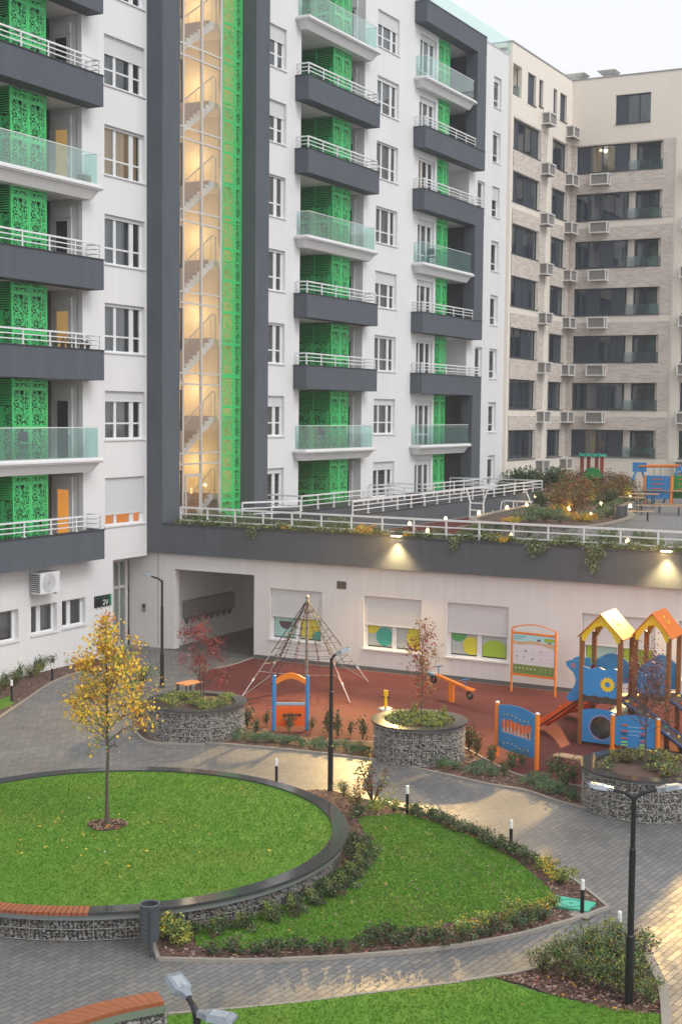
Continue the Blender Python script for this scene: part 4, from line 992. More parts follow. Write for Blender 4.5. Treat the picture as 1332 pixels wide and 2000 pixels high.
# fitness machines
def fitness(px, label, kind):
    g_ = G(px[0], px[1], T); r = thing('fitness_machine', label, 'fitness machine', (g_[0], g_[1], T), None); x, y = g_; a = MB(); b_ = MB()
    WS_ = W_METAL
    if kind == 0:
        for s_ in (-1, 1):
            a.tube([(x+s_*.32, y, T), (x+s_*.30, y, T+.9), (x+s_*.42, y, T+1.25), (x+s_*.52, y, T+1.5)], .04, 8)
        a.tube([(x-.31, y, T+.55), (x+.31, y, T+.55)], .03, 6); a.tube([(x-.3, y, T+.85), (x+.3, y, T+.85)], .03, 6)
        b_.box(x-.2, x+.2, y-.35, y-.05, T+.25, T+.3); b_.box(x+.4, x+.85, y-.5, y-.1, T+.15, T+.22); b_.tube([(x+.8, y-.3, T+.2), (x+.85, y-.3, T+.6)], .03, 6)
    elif kind == 1:
        for s_ in (-.35, .35): a.tube([(x+s_, y-.2, T), (x+s_*.8, y-.1, T+.65), (x+s_*.8, y+.25, T+.68), (x+s_, y+.3, T)], .03, 6)
        a.tube([(x-.5, y-.3, T+.05), (x+.6, y-.3, T+.05)], .035, 6); b_.box(x-.2, x+1.1, y-.1, y+.2, T+.66, T+.72)
    else:
        a.tube([(x-.3, y, T+1.0), (x, y, T+.35), (x+.4, y, T+.3)], .035, 6); a.tube([(x+.4, y, T), (x+.4, y, T+.55)], .045, 6); b_.box(x+.3, x+.9, y-.15, y+.15, T+.42, T+.48); b_.box(x+.82, x+.9, y-.15, y+.15, T+.48, T+.85)
    a.build('frame', WS_, r); b_.build('seat', mat('machine_seat%d' % kind, (.55, .56, .58), .5), r)
fitness((930, 1022), 'white fitness frame with two curved arms standing nearest on the red surface', 0)
fitness((992, 1008), 'low white fitness bench with lamps beside it on the red surface', 1)
fitness((1036, 997), 'small white leg press machine at the end of the red surface', 2)

# picnic tables and benches
def table(x, y, L_, label, bench=False, rz=0, top=.74):
    r = thing('bench' if bench else 'picnic_table', label, 'bench' if bench else 'table', (0, 0, 0)); h = .45 if bench else top; wd = .38 if bench else .8
    a = MB(); n = 3 if bench else 5
    for i in range(n): a.box(-L_/2, L_/2, -wd/2+i*wd/n+.008, -wd/2+(i+1)*wd/n-.008, h-.04, h)
    a.build('seat' if bench else 'tabletop', BENCHW, r)
    for s_ in (-1, 1):
        a = MB(); xx = s_*(L_/2-.25)
        a.tube([(xx, -wd*.42, 0), (xx, -wd*.42, h-.045), (xx, wd*.42, h-.045), (xx, wd*.42, 0)], .022, 6); a.build('leg', BLACKM, r)
    r.location = (x, y, T); r.rotation_euler.z = rz
for (px, L_, lb, bn, rz) in (((1215, 1000), 2.0, 'dark picnic table nearest the grey litter bin', False, .1), ((1245, 992), 2.0, 'picnic table in the middle of the terrace seating, behind the nearest one', False, .1), ((1300, 985), 2.6, 'long picnic table in front of the blue swing', False, .1),
    ((1250, 1018), 1.1, 'short wooden bench nearest the railing beside the grey bin', True, .4), ((1288, 1006), 2.2, 'low wooden bench in the centre of the terrace seating', True, .2), ((1200, 1003), 1.6, 'wooden bench left of the picnic tables', True, .1), ((1318, 1003), 2.0, 'wooden bench at the right edge of the terrace', True, .1)):
    g_ = G(px[0], px[1], T); table(g_[0], g_[1], L_, lb, bn, rz)
g_ = G(1209, 1034, T); r = thing('litter_bin', 'dark grey litter bin on the terrace beside the raised bed', 'litter bin', (g_[0], g_[1], T))
a = MB(); a.tube([(g_[0], g_[1], T+.25), (g_[0], g_[1], T+.95)], .24, 14); a.build('drum', GREYM, r); a = MB()
for s_ in (-.26, .26): a.box(g_[0]+s_-.03, g_[0]+s_+.03, g_[1]-.05, g_[1]+.05, T, T+1.0)
a.build('post', GREYM, r)
# swing frame, panels, playhouse on the far lawn
def seg(mb, p, q, r_=.05, m=0): mb.tube([p, q], r_, 8, m)
sa = G(1252, 975, T); sx, sy = -20.1, 72.5
r = thing('swing_frame', 'blue and orange swing frame with A-shaped legs at the back of the terrace', 'swing', (sx, sy, T)); h = 2.05
a = MB()
for yy, xx in ((sy, sx-.9), (sy, sx+1.25)):
    for s_ in (-1, 1):
        l_ = MB(); l_.tube([(xx, yy, T+h), (xx+s_*.75, yy+s_*.25, T)], .065, 8); l_.build('leg', P_BLUE, r)
a.tube([(sx-.95, sy, T+h-.12), (sx+1.3, sy, T+h-.05)], .075, 8); a.build('crossbar', P_ORANGE, r)
a = MB(); a.box(sx-1.25, sx-.5, sy-.05, sy+.05, T+h-.42, T+h+.08); a.build('gusset', P_BLUE, r)
a = MB()
for xx in (sx-.1, sx+.25): a.tube([(xx, sy, T+h-.1), (xx, sy, T+.9)], .012, 5)
a.box(sx-.15, sx+.3, sy-.15, sy+.15, T+.86, T+.92); a.build('swing_seat', BLACKM, r)
for (px, w_, col, lb) in (((1283, 985), 1.3, P_BLUE, 'blue play panel between orange posts at the back of the terrace'), ((1330, 985), .9, P_GREEN, 'green play panel with orange post at the right edge of the terrace')):
    g_ = G(px[0], px[1], T); x, y = g_; r = thing('play_board', lb, 'play panel', (x, y, T)); a = MB(); a.box(x-w_/2, x+w_/2, y-.02, y+.02, T+.3, T+1.5); a.build('panel', col, r)
    for s_ in (-1, 1): p_ = MB(); p_.tube([(x+s_*(w_/2+.05), y, T), (x+s_*(w_/2+.05), y, T+1.5)], .07, 8); p_.build('post', P_ORANGE, r)
    a = MB()
    for i in range(3): a.box(x-w_*.25, x+w_*.2, y-.035, y-.021, T+.8+i*.25, T+.84+i*.25)
    a.build('play_piece', P_RED, r)
hx, hz = GY(1155, 905, 79); r = thing('playhouse', 'small red and green playhouse half hidden behind the terrace hedge', 'playhouse', (hx, 79, T)); a = MB()
hz = T+2.2
for sx_ in (-.6, -.2, .3, .62): a.box(hx+sx_-.1, hx+sx_+.1, 78.95, 79.05, T, hz)
a.build('post', mat('brick_red_plastic', (.36, .06, .04), .5), r)
a = MB(); a.hexa(((hx-.75, 78.5, hz), (hx+.75, 78.5, hz), (hx+.75, 79.6, hz), (hx-.75, 79.6, hz), (hx-.65, 78.6, hz+.13), (hx+.65, 78.6, hz+.13), (hx+.65, 79.5, hz+.13), (hx-.65, 79.5, hz+.13)))
for i in range(4): a.sphere((hx-.57+i*.38, 78.55, hz+.13), .08, 8, 6)
a.build('roof', P_TEAL, r); a = MB(); a.tube([(hx+.1, 78.9, T+.9), (hx+.1, 78.95, T+.9)], .65, 20); a.box(hx-.7, hx+.8, 78.9, 78.94, T+.2, T+.9); a.build('front_panel', P_GREEN, r)
# ================================================================ COURTYARD GROUND
def gpoly(pts, z=0.0): return [G(x, y, z) for x, y in pts]
def inside(p, poly):
    x, y = p[0], p[1]; c = False; n = len(poly)
    for i in range(n):
        x1, y1 = poly[i][0], poly[i][1]; x2, y2 = poly[i-1][0], poly[i-1][1]
        if (y1 > y) != (y2 > y) and x < (x2-x1)*(y-y1)/(y2-y1)+x1: c = not c
    return c
def edge_dist(p, poly):
    d = 9e9
    for i in range(len(poly)):
        a = Vector(poly[i-1][:2]); b = Vector(poly[i][:2]); ab = b-a; t = max(0, min(1, (Vector(p[:2])-a).dot(ab)/max(1e-9, ab.length_squared)))
        d = min(d, (Vector(p[:2])-a-ab*t).length)
    return d
def rand_in(poly, rn):
    xs = [p[0] for p in poly]; ys = [p[1] for p in poly]
    while True:
        p = (rn.uniform(min(xs), max(xs)), rn.uniform(min(ys), max(ys)))
        if inside(p, poly): return p
def blades(name, test, bbox, n, z, hgt=.05, seed=1, kind='stuff'):
    rn = random.Random(seed); mb = MB(); k = 0
    while k < n:
        x, y = rn.uniform(bbox[0], bbox[1]), rn.uniform(bbox[2], bbox[3])
        if not test((x, y)): continue
        k += 1; m = rn.choices((0, 1, 2), (5, 4, 1))[0]
        for j in range(2):
            a = rn.uniform(0, 6.28); w_ = .007; h = hgt*rn.uniform(.6, 1.2); dx, dy = math.cos(a)*w_, math.sin(a)*w_; lx, ly = rn.uniform(-.03, .03), rn.uniform(-.03, .03)
            mb.tri((x-dx, y-dy, z), (x+dx, y+dy, z), (x+lx, y+ly, z+h), m)
    o = mb.build(name, BLADES, None); tag(o, None, None, None, 'stuff'); return o
def chips(name, poly, n, z, seed, extra=None):
    rn = random.Random(seed); mb = MB()
    mats_ = CHIPS + [LEAF['gold'], LEAF['rust']]
    for i in range(n):
        x, y = rand_in(poly, rn); a = rn.uniform(0, 3.14); s = rn.uniform(.012, .034); d = Vector((math.cos(a)*s, math.sin(a)*s, rn.uniform(-.4, .4)*s)); e = Vector((-math.sin(a)*s*.5, math.cos(a)*s*.5, rn.uniform(-.3, .3)*s)); c = Vector((x, y, z+rn.uniform(.004, .02)))
        mb.quad(c-d-e, c+d-e, c+d+e, c-d+e, rn.choices(range(5), (5, 5, 4, .25, .5))[0])
    o = mb.build(name, mats_, None); tag(o, kind='stuff'); return o

# red rubber play surface
red = [(498, 1284), (462, 1297), (425, 1306), (392, 1312)]
redp = smooth(gpoly(red), 5) + gpoly([(380, 1345), (440, 1400), (545, 1436), (640, 1447), (735, 1452)]) + smooth(gpoly([(905, 1462), (960, 1492), (998, 1511), (1030, 1520), (1117, 1536), (1200, 1545)]), 4) + [(-6.0, 30.5), (4, 29), (4, 39.8)]
mesh_plane('play_surface', [(x, min(y, 39.80)) for x, y in redp], .014, RUBBER)
a = MB(); a.extrude_path(smooth(gpoly(red), 5), .07, .0, .026); struct(a.build('kerb', KERB))
a = MB(); a.extrude_path(smooth(gpoly([(640, 1447), (735, 1452)]), 5), .06, .0, .04); a.extrude_path(smooth(gpoly([(905, 1462), (960, 1492), (998, 1511), (1030, 1520), (1117, 1536), (1150, 1540)]), 4), .07, .0, .05); struct(a.build('kerb', KERB))

# beds
bed1 = smooth(gpoly([(400, 1452), (520, 1462), (640, 1474), (735, 1486)]), 5) + gpoly([(760, 1452), (735, 1450), (640, 1446), (560, 1438), (450, 1405)])
bed2 = smooth(gpoly([(800, 1500), (880, 1517), (950, 1533), (1025, 1546), (1085, 1566), (1145, 1580)]), 5) + gpoly([(1160, 1542), (1117, 1534), (1030, 1519), (998, 1510), (960, 1491), (905, 1461), (890, 1440)])
bedL = smooth(gpoly([(-60, 1440), (0, 1402), (60, 1362), (105, 1333), (165, 1311), (222, 1297)]), 5) + [(-29.19, 37.0), (-29.19, 24)]
bedP1 = smooth(gpoly([(262, 1420), (272, 1438), (300, 1452), (400, 1456)]), 5) + gpoly([(400, 1400), (300, 1360), (262, 1380), (258, 1400)])
isl_up = gpoly([(600, 1545), (650, 1547), (700, 1562), (760, 1576), (800, 1586), (870, 1606), (935, 1632), (1000, 1659), (1060, 1688), (1110, 1716), (1150, 1745), (1187, 1776)])
isl_dn = gpoly([(1187, 1776), (1140, 1793), (1080, 1811), (1000, 1832), (900, 1850), (800, 1862), (700, 1870), (600, 1876), (480, 1880), (310, 1877)])
bed3 = isl_up + isl_dn[1:] + gpoly([(300, 1852), (305, 1835)])
CX, CY, R1, R0, CZ = -16.05, 20.7, 4.53, 4.22, .5
bed3 = smooth(isl_up, 4)[:-1] + [isl_up[-1]] + smooth(isl_dn, 4)[1:] + gpoly([(302, 1855), (300, 1838)]) + [(CX+4.3*math.cos(t), CY+4.3*math.sin(t)) for t in [R(-44+i*8) for i in range(14)]]
bed4 = smooth(gpoly([(960, 1912), (1020, 1902), (1075, 1887), (1135, 1868), (1195, 1845), (1241, 1838), (1262, 1868), (1285, 1915), (1297, 1960), (1300, 2010)]), 4) + gpoly([(1300, 1990), (1200, 1980), (1090, 1952), (1020, 1926)])
for nm, p in (('mulch_bed', bed1), ('mulch_bed', bed2), ('mulch_bed', bedL), ('mulch_bed', bedP1), ('mulch_bed', bed3), ('mulch_bed', bed4)):
    mesh_plane(nm, p, .03 if p is not bedP1 else .026, SOIL)
for p, n, s in ((bed1, 900, 1), (bed2, 1500, 2), (bedL, 1200, 3), (bedP1, 150, 4), (bed3, 9000, 5), (bed4, 3000, 6)): chips('bark_chips', p, n, .03, s)
for pts, z in ((smooth(gpoly([(400, 1452), (520, 1462), (640, 1474), (735, 1486)]), 5), .05), (smooth(gpoly([(800, 1500), (880, 1517), (950, 1533), (1025, 1546), (1085, 1566), (1145, 1580)]), 5), .05),
    (smooth(gpoly([(-60, 1440), (0, 1402), (60, 1362), (105, 1333), (165, 1311), (222, 1297)]), 5), .05), (smooth(gpoly([(262, 1420), (272, 1438), (300, 1452), (400, 1456)]), 5), .05),
    (smooth(isl_up, 4)[8:], .06), (smooth(isl_dn, 4), .06), (gpoly([(310, 1877), (302, 1855), (300, 1836)]), .06)):
    a = MB(); a.extrude_path(pts, .065, 0, z); struct(a.build('kerb', KERB))
a = MB(); a.extrude_path(smooth(gpoly([(900, 1922), (960, 1912), (1020, 1902), (1075, 1887), (1135, 1868), (1195, 1845), (1241, 1838)]), 4), .065, 0, .06)
a.extrude_path(smooth(gpoly([(1241, 1838), (1262, 1868), (1285, 1915), (1297, 1960), (1302, 2030)]), 4), .14, 0, .08); a.extrude_path(smooth(gpoly([(330, 1985), (480, 1972), (600, 1960), (700, 1947), (800, 1934), (900, 1922)]), 4), .05, 0, .045); struct(a.build('kerb', KERB))

# lawns
lawn2 = smooth(gpoly([(700, 1603), (745, 1597), (785, 1594), (850, 1610), (930, 1642), (1010, 1688), (1058, 1728), (1080, 1757), (1040, 1770), (960, 1790), (880, 1806), (800, 1820), (700, 1838), (600, 1850), (500, 1857), (400, 1856), (383, 1845), (388, 1825), (450, 1800), (540, 1768), (610, 1735), (670, 1695), (700, 1665), (716, 1640)]), 4, True)
lawn3 = smooth(gpoly([(330, 1988), (480, 1974), (700, 1949), (900, 1924), (962, 1914)]), 4) + smooth(gpoly([(1010, 1930), (1100, 1955), (1200, 1975), (1296, 1986)]), 4) + gpoly([(1299, 2080), (700, 2400), (280, 2300), (310, 2050)])
lawnL = gpoly([(-60, 1432), (0, 1390), (28, 1378), (20, 1362), (-60, 1385)])
mesh_plane('lawn', lawn2, .045, LAWN); mesh_plane('lawn', lawn3, .04, LAWN); mesh_plane('lawn', lawnL, .04, LAWN)
a = MB(); a.prism([(CX+R0*math.cos(2*math.pi*i/96), CY+R0*math.sin(2*math.pi*i/96)) for i in range(96)], .02, CZ-.035); struct(a.build('lawn', LAWN))
def bb(p): return (min(q[0] for q in p), max(q[0] for q in p), min(q[1] for q in p), max(q[1] for q in p))
blades('grass', lambda p: (p[0]-CX)**2+(p[1]-CY)**2 < (R0-.03)**2, (CX-R0, CX+R0, CY-R0, CY+R0), 42000, CZ-.035, .032, 3)
blades('grass', lambda p: inside(p, lawn2), bb(lawn2), 30000, .045, .032, 4)
blades('grass', lambda p: inside(p, lawn3), (-11.5, -4.5, 12.5, 19.5), 20000, .04, .032, 5)
rn = random.Random(11); a = MB(); lf = [LEAF['yellow'], LEAF['gold'], LEAF['orange'], LEAF['pale']]
tx, ty = G(210, 1608, CZ)
for i in range(210):
    if i < 150: x, y = tx+.4+rn.gauss(0, 1.15), ty-.6+rn.gauss(0, 1.0)
    else: x, y = CX+rn.uniform(-4, 4), CY+rn.uniform(-4, 4)
    if (x-CX)**2+(y-CY)**2 > (R0-.1)**2: continue
    s = rn.uniform(.012, .026) if rn.random() < .9 else .036; an = rn.uniform(0, 6.28); d = Vector((math.cos(an)*s, math.sin(an)*s, rn.uniform(-.3, .5)*s)); e = Vector((-math.sin(an)*s*.7, math.cos(an)*s*.7, rn.uniform(-.3, .4)*s)); c = Vector((x, y, CZ-.035+.045)); a.quad(c-d, c-e, c+d, c+e, rn.choices(range(4), (6, 3, 1, 2))[0])
for i in range(90):
    poly = lawn2 if i % 2 else lawn3
    x, y = rand_in(poly, rn)
    if y < 12: continue
    s = rn.uniform(.012, .022); an = rn.uniform(0, 6.28); d = Vector((math.cos(an)*s, math.sin(an)*s, 0)); e = Vector((-math.sin(an)*s*.6, math.cos(an)*s*.6, 0)); c = Vector((x, y, .085)); a.quad(c-d, c-e, c+d, c+e, rn.choices(range(4), (3, 3, 2, 1))[0])
tag(a.build('fallen_leaves', lf), kind='stuff')
a = MB(); rn = random.Random(5); ring_ = [(tx+.36*math.cos(2*math.pi*i/20)*rn.uniform(.85, 1.15), ty+.36*math.sin(2*math.pi*i/20)*rn.uniform(.85, 1.15)) for i in range(20)]
a.prism(ring_, CZ-.036, CZ-.02); struct(a.build('mulch_ring', SOIL)); chips('bark_chips', ring_, 500, CZ-.01, 9)

# gabion stones
STONES = [mat('gabion_stone_light', (.42, .405, .38), .85, (.30, .29, .27), ns=30, mixf=.5), mat('gabion_stone_grey', (.26, .257, .25), .85, (.19, .187, .18), ns=30, mixf=.5), mat('gabion_stone_warm', (.33, .29, .25), .85), mat('gabion_stone_dark', (.12, .12, .125), .85)]
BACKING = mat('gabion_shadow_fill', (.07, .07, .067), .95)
def stones_arc(mb, cx, cy, r, z0, z1, a0, a1, seed, size=.055):
    rn = random.Random(seed); z = z0+size*.45
    while z < z1-size*.3:
        n = int(abs(a1-a0)*r/(size*1.55)); off = rn.random()
        for i in range(n):
            an = a0+(a1-a0)*(i+off+rn.uniform(-.25, .25))/n
            rr = r+rn.uniform(-.02, .015); mb.blob((cx+rr*math.cos(an), cy+rr*math.sin(an), z+rn.uniform(-.014, .014)), size*rn.uniform(.55, 1.0), rn.choices(range(4), (4, 4, 2, 1.3))[0], rn.random(), .28, (5, 4))
        z += size*1.05
def wire_arc(mb, cx, cy, r, z0, z1, a0, a1, step=.28, zs=(.33, .66), rr=.005):
    n = max(2, int(abs(a1-a0)*r/.14)); 
    for f in (0.03,)+tuple(zs)+(.97,):
        z = z0+(z1-z0)*f; mb.tube([(cx+r*math.cos(a0+(a1-a0)*i/n), cy+r*math.sin(a0+(a1-a0)*i/n), z) for i in range(n+1)], rr, 4)
    m = max(1, int(abs(a1-a0)*r/step))
    for i in range(m+1):
        an = a0+(a1-a0)*i/m; mb.tube([(cx+r*math.cos(an), cy+r*math.sin(an), z0), (cx+r*math.cos(an), cy+r*math.sin(an), z1)], rr, 4)
WIRE = mat('galvanised_wire', (.5, .5, .49), .45, metal=.5)
# circular raised lawn wall
cw_ = thing('circular_seat_wall', 'large circular gabion seat wall with polished dark coping around the raised round lawn', 'wall', (CX, CY, 0))
a = MB(); a.ring(CX, CY, R1-.32, R1-.14, .0, .40, n=120); a.build('backing', BACKING, cw_)
a = MB(); stones_arc(a, CX, CY, R1-.12, .02, .40, R(-128), R(10), 5, .045); a.build('stone_fill', [STONES[1], mat('seat_wall_stone_brown', (.22, .19, .16), .85, (.15, .13, .11), ns=25), mat('seat_wall_stone_grey', (.20, .20, .19), .85), STONES[3]], cw_)
a = MB(); wire_arc(a, CX, CY, R1-.075, .02, .4, R(-128), R(10), step=.5, zs=(.5,)); a.build('wire_cage', WIRE, cw_)
a = MB(); a.ring(CX, CY, R1-.07, R1-.05, .36, .452, n=120); a.build('steel_band', mat('galvanised_band', (.30, .32, .33), .4, metal=.4), cw_)
a = MB(); nseg = 40
for i in range(nseg):
    a0 = 2*math.pi*i/nseg+.0008+R(2); a1 = 2*math.pi*(i+1)/nseg-.0008+R(2)
    am = math.degrees((a0+a1)/2) % 360
    if 236 < am < 303: continue
    a.ring(CX, CY, R0, R1, .453, CZ, a0, a1, n=4)
a.build('coping', GRANITE, cw_)
a = MB(); n = 62
for i in range(n):
    a0 = R(233)+(R(303.5)-R(233))*i/n; a1 = a0+(R(303.5)-R(233))/n-.0035; a.ring(CX, CY, R0+.01, R1+.01, .458, CZ+.01, a0, a1, n=1)
a.build('timber_seat', ORANGE_W, cw_)
# bench bottom left: curved gabion with timber seat
bo = [G(x, y, .5) for x, y in ((73, 1997), (140, 1974), (206, 1956), (260, 1945), (308, 1937))]; bi = [G(x, y, .5) for x, y in ((150, 2000), (200, 1984), (245, 1972), (285, 1964), (321, 1957))]
ext = lambda p: [(2*p[0][0]-p[2][0]-.05, 2*p[0][1]-p[2][1])] + p
bo, bi = ext(bo), ext(bi); bos, bis = smooth(bo, 6), smooth(bi, 6)
ml = [((p[0]+q[0])/2, (p[1]+q[1])/2) for p, q in zip(bos, bis)]
bq = thing('curved_bench', 'curved bench of orange hardwood slats on a gabion base at the lower left', 'bench', (ml[12][0], ml[12][1], 0))
a = MB(); N = len(bos)-1
for i in range(N):
    if i % 2: continue
    g0, g1 = .04, 1.93
    def lp_(arr, t): j = min(int(t), N-1); f = t-j; return (arr[j][0]+(arr[j+1][0]-arr[j][0])*f, arr[j][1]+(arr[j+1][1]-arr[j][1])*f)
    o0, o1, i0, i1 = lp_(bos, i+g0), lp_(bos, min(N, i+g1)), lp_(bis, i+g0), lp_(bis, min(N, i+g1))
    a.prism([i0, i1, o1, o0], .455, .51)
a.build('seat', ORANGE_W, bq)
a = MB(); a.extrude_path(bis, .05, .36, .452); a.extrude_path([bis[-1], bos[-1]], .05, .36, .452); a.extrude_path([(bis[-1][0], bis[-1][1]), (bis[-1][0]+.001, bis[-1][1]+.001)], .06, 0, .36); a.build('frame', mat('green_grey_frame', (.16, .20, .15), .5), bq)
a = MB(); a.extrude_path([((p[0]+q[0])/2, (p[1]+q[1])/2) for p, q in zip(bos, bis)], .3, 0, .44)
a.build('backing', BACKING, bq)
a = MB(); rn = random.Random(3)
path = bis[::1]; 
for i in range(len(path)-1):
    p, q = Vector(path[i]), Vector(path[i+1]); L_ = (q-p).length; m = max(1, int(L_/.07))
    for j in range(m):
        for z in (.03, .09, .15, .21, .27, .33):
            c = p+(q-p)*((j+rn.random())/m); mdl = Vector(ml[min(i, len(ml)-1)]); c = c+(mdl-c).normalized()*.045; a.blob((c.x, c.y, z+rn.uniform(-.01, .01)), .045*rn.uniform(.6, 1.05), rn.choices(range(4), (4, 4, 2, 1.3))[0], rn.random(), .28, (5, 4))
e0, e1 = Vector(bis[-1]), Vector(bos[-1])
for z in (.03, .09, .15, .21, .27, .33):
    for j in range(6):
        c = e0+(e1-e0)*(.1+.15*j+rn.uniform(-.03, .03)); a.blob((c.x, c.y, z), .045*rn.uniform(.6, 1.05), rn.choices(range(4), (4, 4, 2, 1.3))[0], rn.random(), .28, (5, 4))
a.build('stone_fill', STONES, bq)

# round gabion planters
def planter(cx, cy, r, h, label, seed, cap=.30):
    p = thing('gabion_planter', label, 'planter', (cx, cy, 0)); a = MB(); a.ring(cx, cy, r-.36, r-.10, 0, h-.07, n=64); a.build('backing', BACKING, p)
    a = MB(); stones_arc(a, cx, cy, r-.075, .0, h-.06, R(-200), R(30), seed, .037); a.build('stone_fill', STONES, p)
    a = MB(); wire_arc(a, cx, cy, r-.035, .01, h-.065, R(-200), R(30), step=.5, zs=(.25, .5, .75), rr=.006); a.build('wire_cage', WIRE, p)
    a = MB(); a.ring(cx, cy, r-.045, r+.0, h-.068, h-.05, n=72); a.build('steel_band', mat('planter_band_%d' % seed, (.25, .26, .27), .4, metal=.4), p)
    a = MB(); a.ring(cx, cy, r-cap, r+.03, h-.045, h, n=72); a.build('coping', GRANITE, p)
    a = MB(); a.prism([(cx+(r-cap+.01)*math.cos(2*math.pi*i/40), cy+(r-cap+.01)*math.sin(2*math.pi*i/40)) for i in range(40)], h-.3, h-.06); a.build('soil', SOIL, p)
    return p
PL = [(-20.25, 29.72, 1.31, .86), (-14.15, 30.45, 1.16, .93), (-8.1, 28.95, 1.36, .92)]
planter(*PL[0], 'round gabion planter with the crimson tree, beside the left street lamp', 1)
planter(*PL[1], 'round gabion planter with the sparse red-leaved tree, in the middle', 2)
planter(*PL[2], 'round gabion planter with the brown twiggy tree, at the right edge', 3)
# ================================================================ STREET FURNITURE
def lamp_post(px, h, label, arms, rot=0, base_h=1.05, loc=None):
    x, y = loc if loc else G(px[0], px[1], 0)
    r = thing('street_lamp', label, 'street lamp', (x, y, 0)); 
    a = MB(); a.tube([(x, y, 0), (x, y, base_h-.02), (x, y, base_h), (x, y, h*.75), (x, y, h*.75+.02), (x, y, h)], [.062, .062, .047, .047, .036, .036], 12); a.ring(x, y, .05, .10, 0, .02, n=16); a.build('pole', BLACKM, r, smooth=False)
    for an, L_, rise in arms:
        d = Vector((math.cos(an), math.sin(an), 0)); top = Vector((x, y, h)); e = top+d*L_+Vector((0, 0, rise))
        a = MB(); a.tube([top-Vector((0, 0, .03)), top+d*L_*.35+Vector((0, 0, rise*.5)), e], [.036, .03, .028], 8); a.build('arm', BLACKM, r)
        s_ = Vector((-d.y, d.x, 0)); sl = rise/max(L_, .1)*.6; up_ = Vector((0, 0, 1)); f = (d+up_*sl).normalized(); n_ = s_.cross(f)*-1
        if n_.z < 0: n_ = -n_
        hl, hw = .36, .10
        def pt(u, v, w_): q = e-f*.05+f*u+s_*v+n_*w_; return tuple(q)
        a = MB(); prof = [(0, .04), (.06, .05), (.12, hw), (hl*.85, hw*.95), (hl, hw*.72)]
        for i in range(len(prof)-1):
            (u0, v0), (u1, v1) = prof[i], prof[i+1]; t0, t1 = (.03, .03) if i < 3 else (.03, .012)
            a.hexa((pt(u0, -v0, -.02), pt(u1, -v1, -.02), pt(u1, v1, -.02), pt(u0, v0, -.02), pt(u0, -v0*.8, t0), pt(u1, -v1*.8, t1), pt(u1, v1*.8, t1), pt(u0, v0*.8, t0)))
        hd = a.build('lamp_head', LAMPHEAD, r)
        a = MB(); a.hexa((pt(.13, -hw*.55, .031), pt(hl*.8, -hw*.5, .031), pt(hl*.8, hw*.5, .031), pt(.13, hw*.55, .031), pt(.14, -hw*.47, .045), pt(hl*.78, -hw*.42, .038), pt(hl*.78, hw*.42, .038), pt(.14, hw*.47, .045)))
        c_ = Vector(pt(.15, 0, .04)); a.sphere((c_.x, c_.y, c_.z+.004), .026, 10, 6, sz=.6); a.build('top_cover', mat('cover_grey_%d' % len(MATS), (.38, .42, .46), .28, metal=.3), hd)
        a = MB(); a.hexa((pt(.17, -hw*.75, -.032), pt(hl*.82, -hw*.75, -.032), pt(hl*.82, hw*.75, -.032), pt(.17, hw*.75, -.032), pt(.17, -hw*.75, -.021), pt(hl*.82, -hw*.75, -.021), pt(hl*.82, hw*.75, -.021), pt(.17, hw*.75, -.021))); a.build('lens', LENSM, hd)
    return r
lamp_post((317, 1342), 3.28, 'black street lamp beside the crimson tree, with one arm pointing at the left building', [(R(180), .42, .10)])
lamp_post((645, 1546), 3.0, 'black single-head street lamp standing at the tip of the round lawn wall', [(R(45), .14, .10)])
lamp_post((1227, 1965), 3.05, 'black double-armed street lamp in the shrub bed at the right', [(R(22), .36, .12), (R(214), .36, .12)])
# the fourth lamp stands below the picture; its two heads show at the lower edge
_r = ray(385, 1975); _t = (3.05-CH)/_r.z; _p = CC+_r*_t
lamp_post(None, 3.03, 'street lamp whose two silver heads rise into the lower edge of the picture', [(R(152), .20, .10), (R(10), .06, .0)], loc=(_p.x, _p.y))
def bollard(px, label, h=.62):
    x, y = G(px[0], px[1], 0); r = thing('bollard_light', label, 'bollard light', (x, y, 0), 'slim black bollard lights along the paths')
    a = MB(); a.tube([(x, y, 0), (x, y, h-.17)], .034, 10); a.ring(x, y, .02, .05, .03, .04, n=12); a.build('post', BLACKM, r)
    a = MB(); a.tube([(x, y, h-.17), (x, y, h-.02), (x, y, h)], [.034, .034, .025], 12); a.build('diffuser', mat('bollard_white_%d' % len(MATS), (.78, .78, .78), .35), r)
bollard((540, 1534), 'bollard light standing behind the far rim of the round lawn', .62); bollard((795, 1591), 'bollard light at the shrub tip beside the reddish bush'); bollard((997, 1658), 'bollard light halfway along the upper hedge of the middle lawn', .58)
bollard((1136, 1788), 'bollard light beside the green manhole cover'); bollard((1208, 1852), 'bollard light right beside the double-armed lamp', .6)
bollard((103, 1331), 'bollard light among the shrubs by the left building, farther one', .58); bollard((24, 1372), 'bollard light among the shrubs by the left building, nearer one', .66)
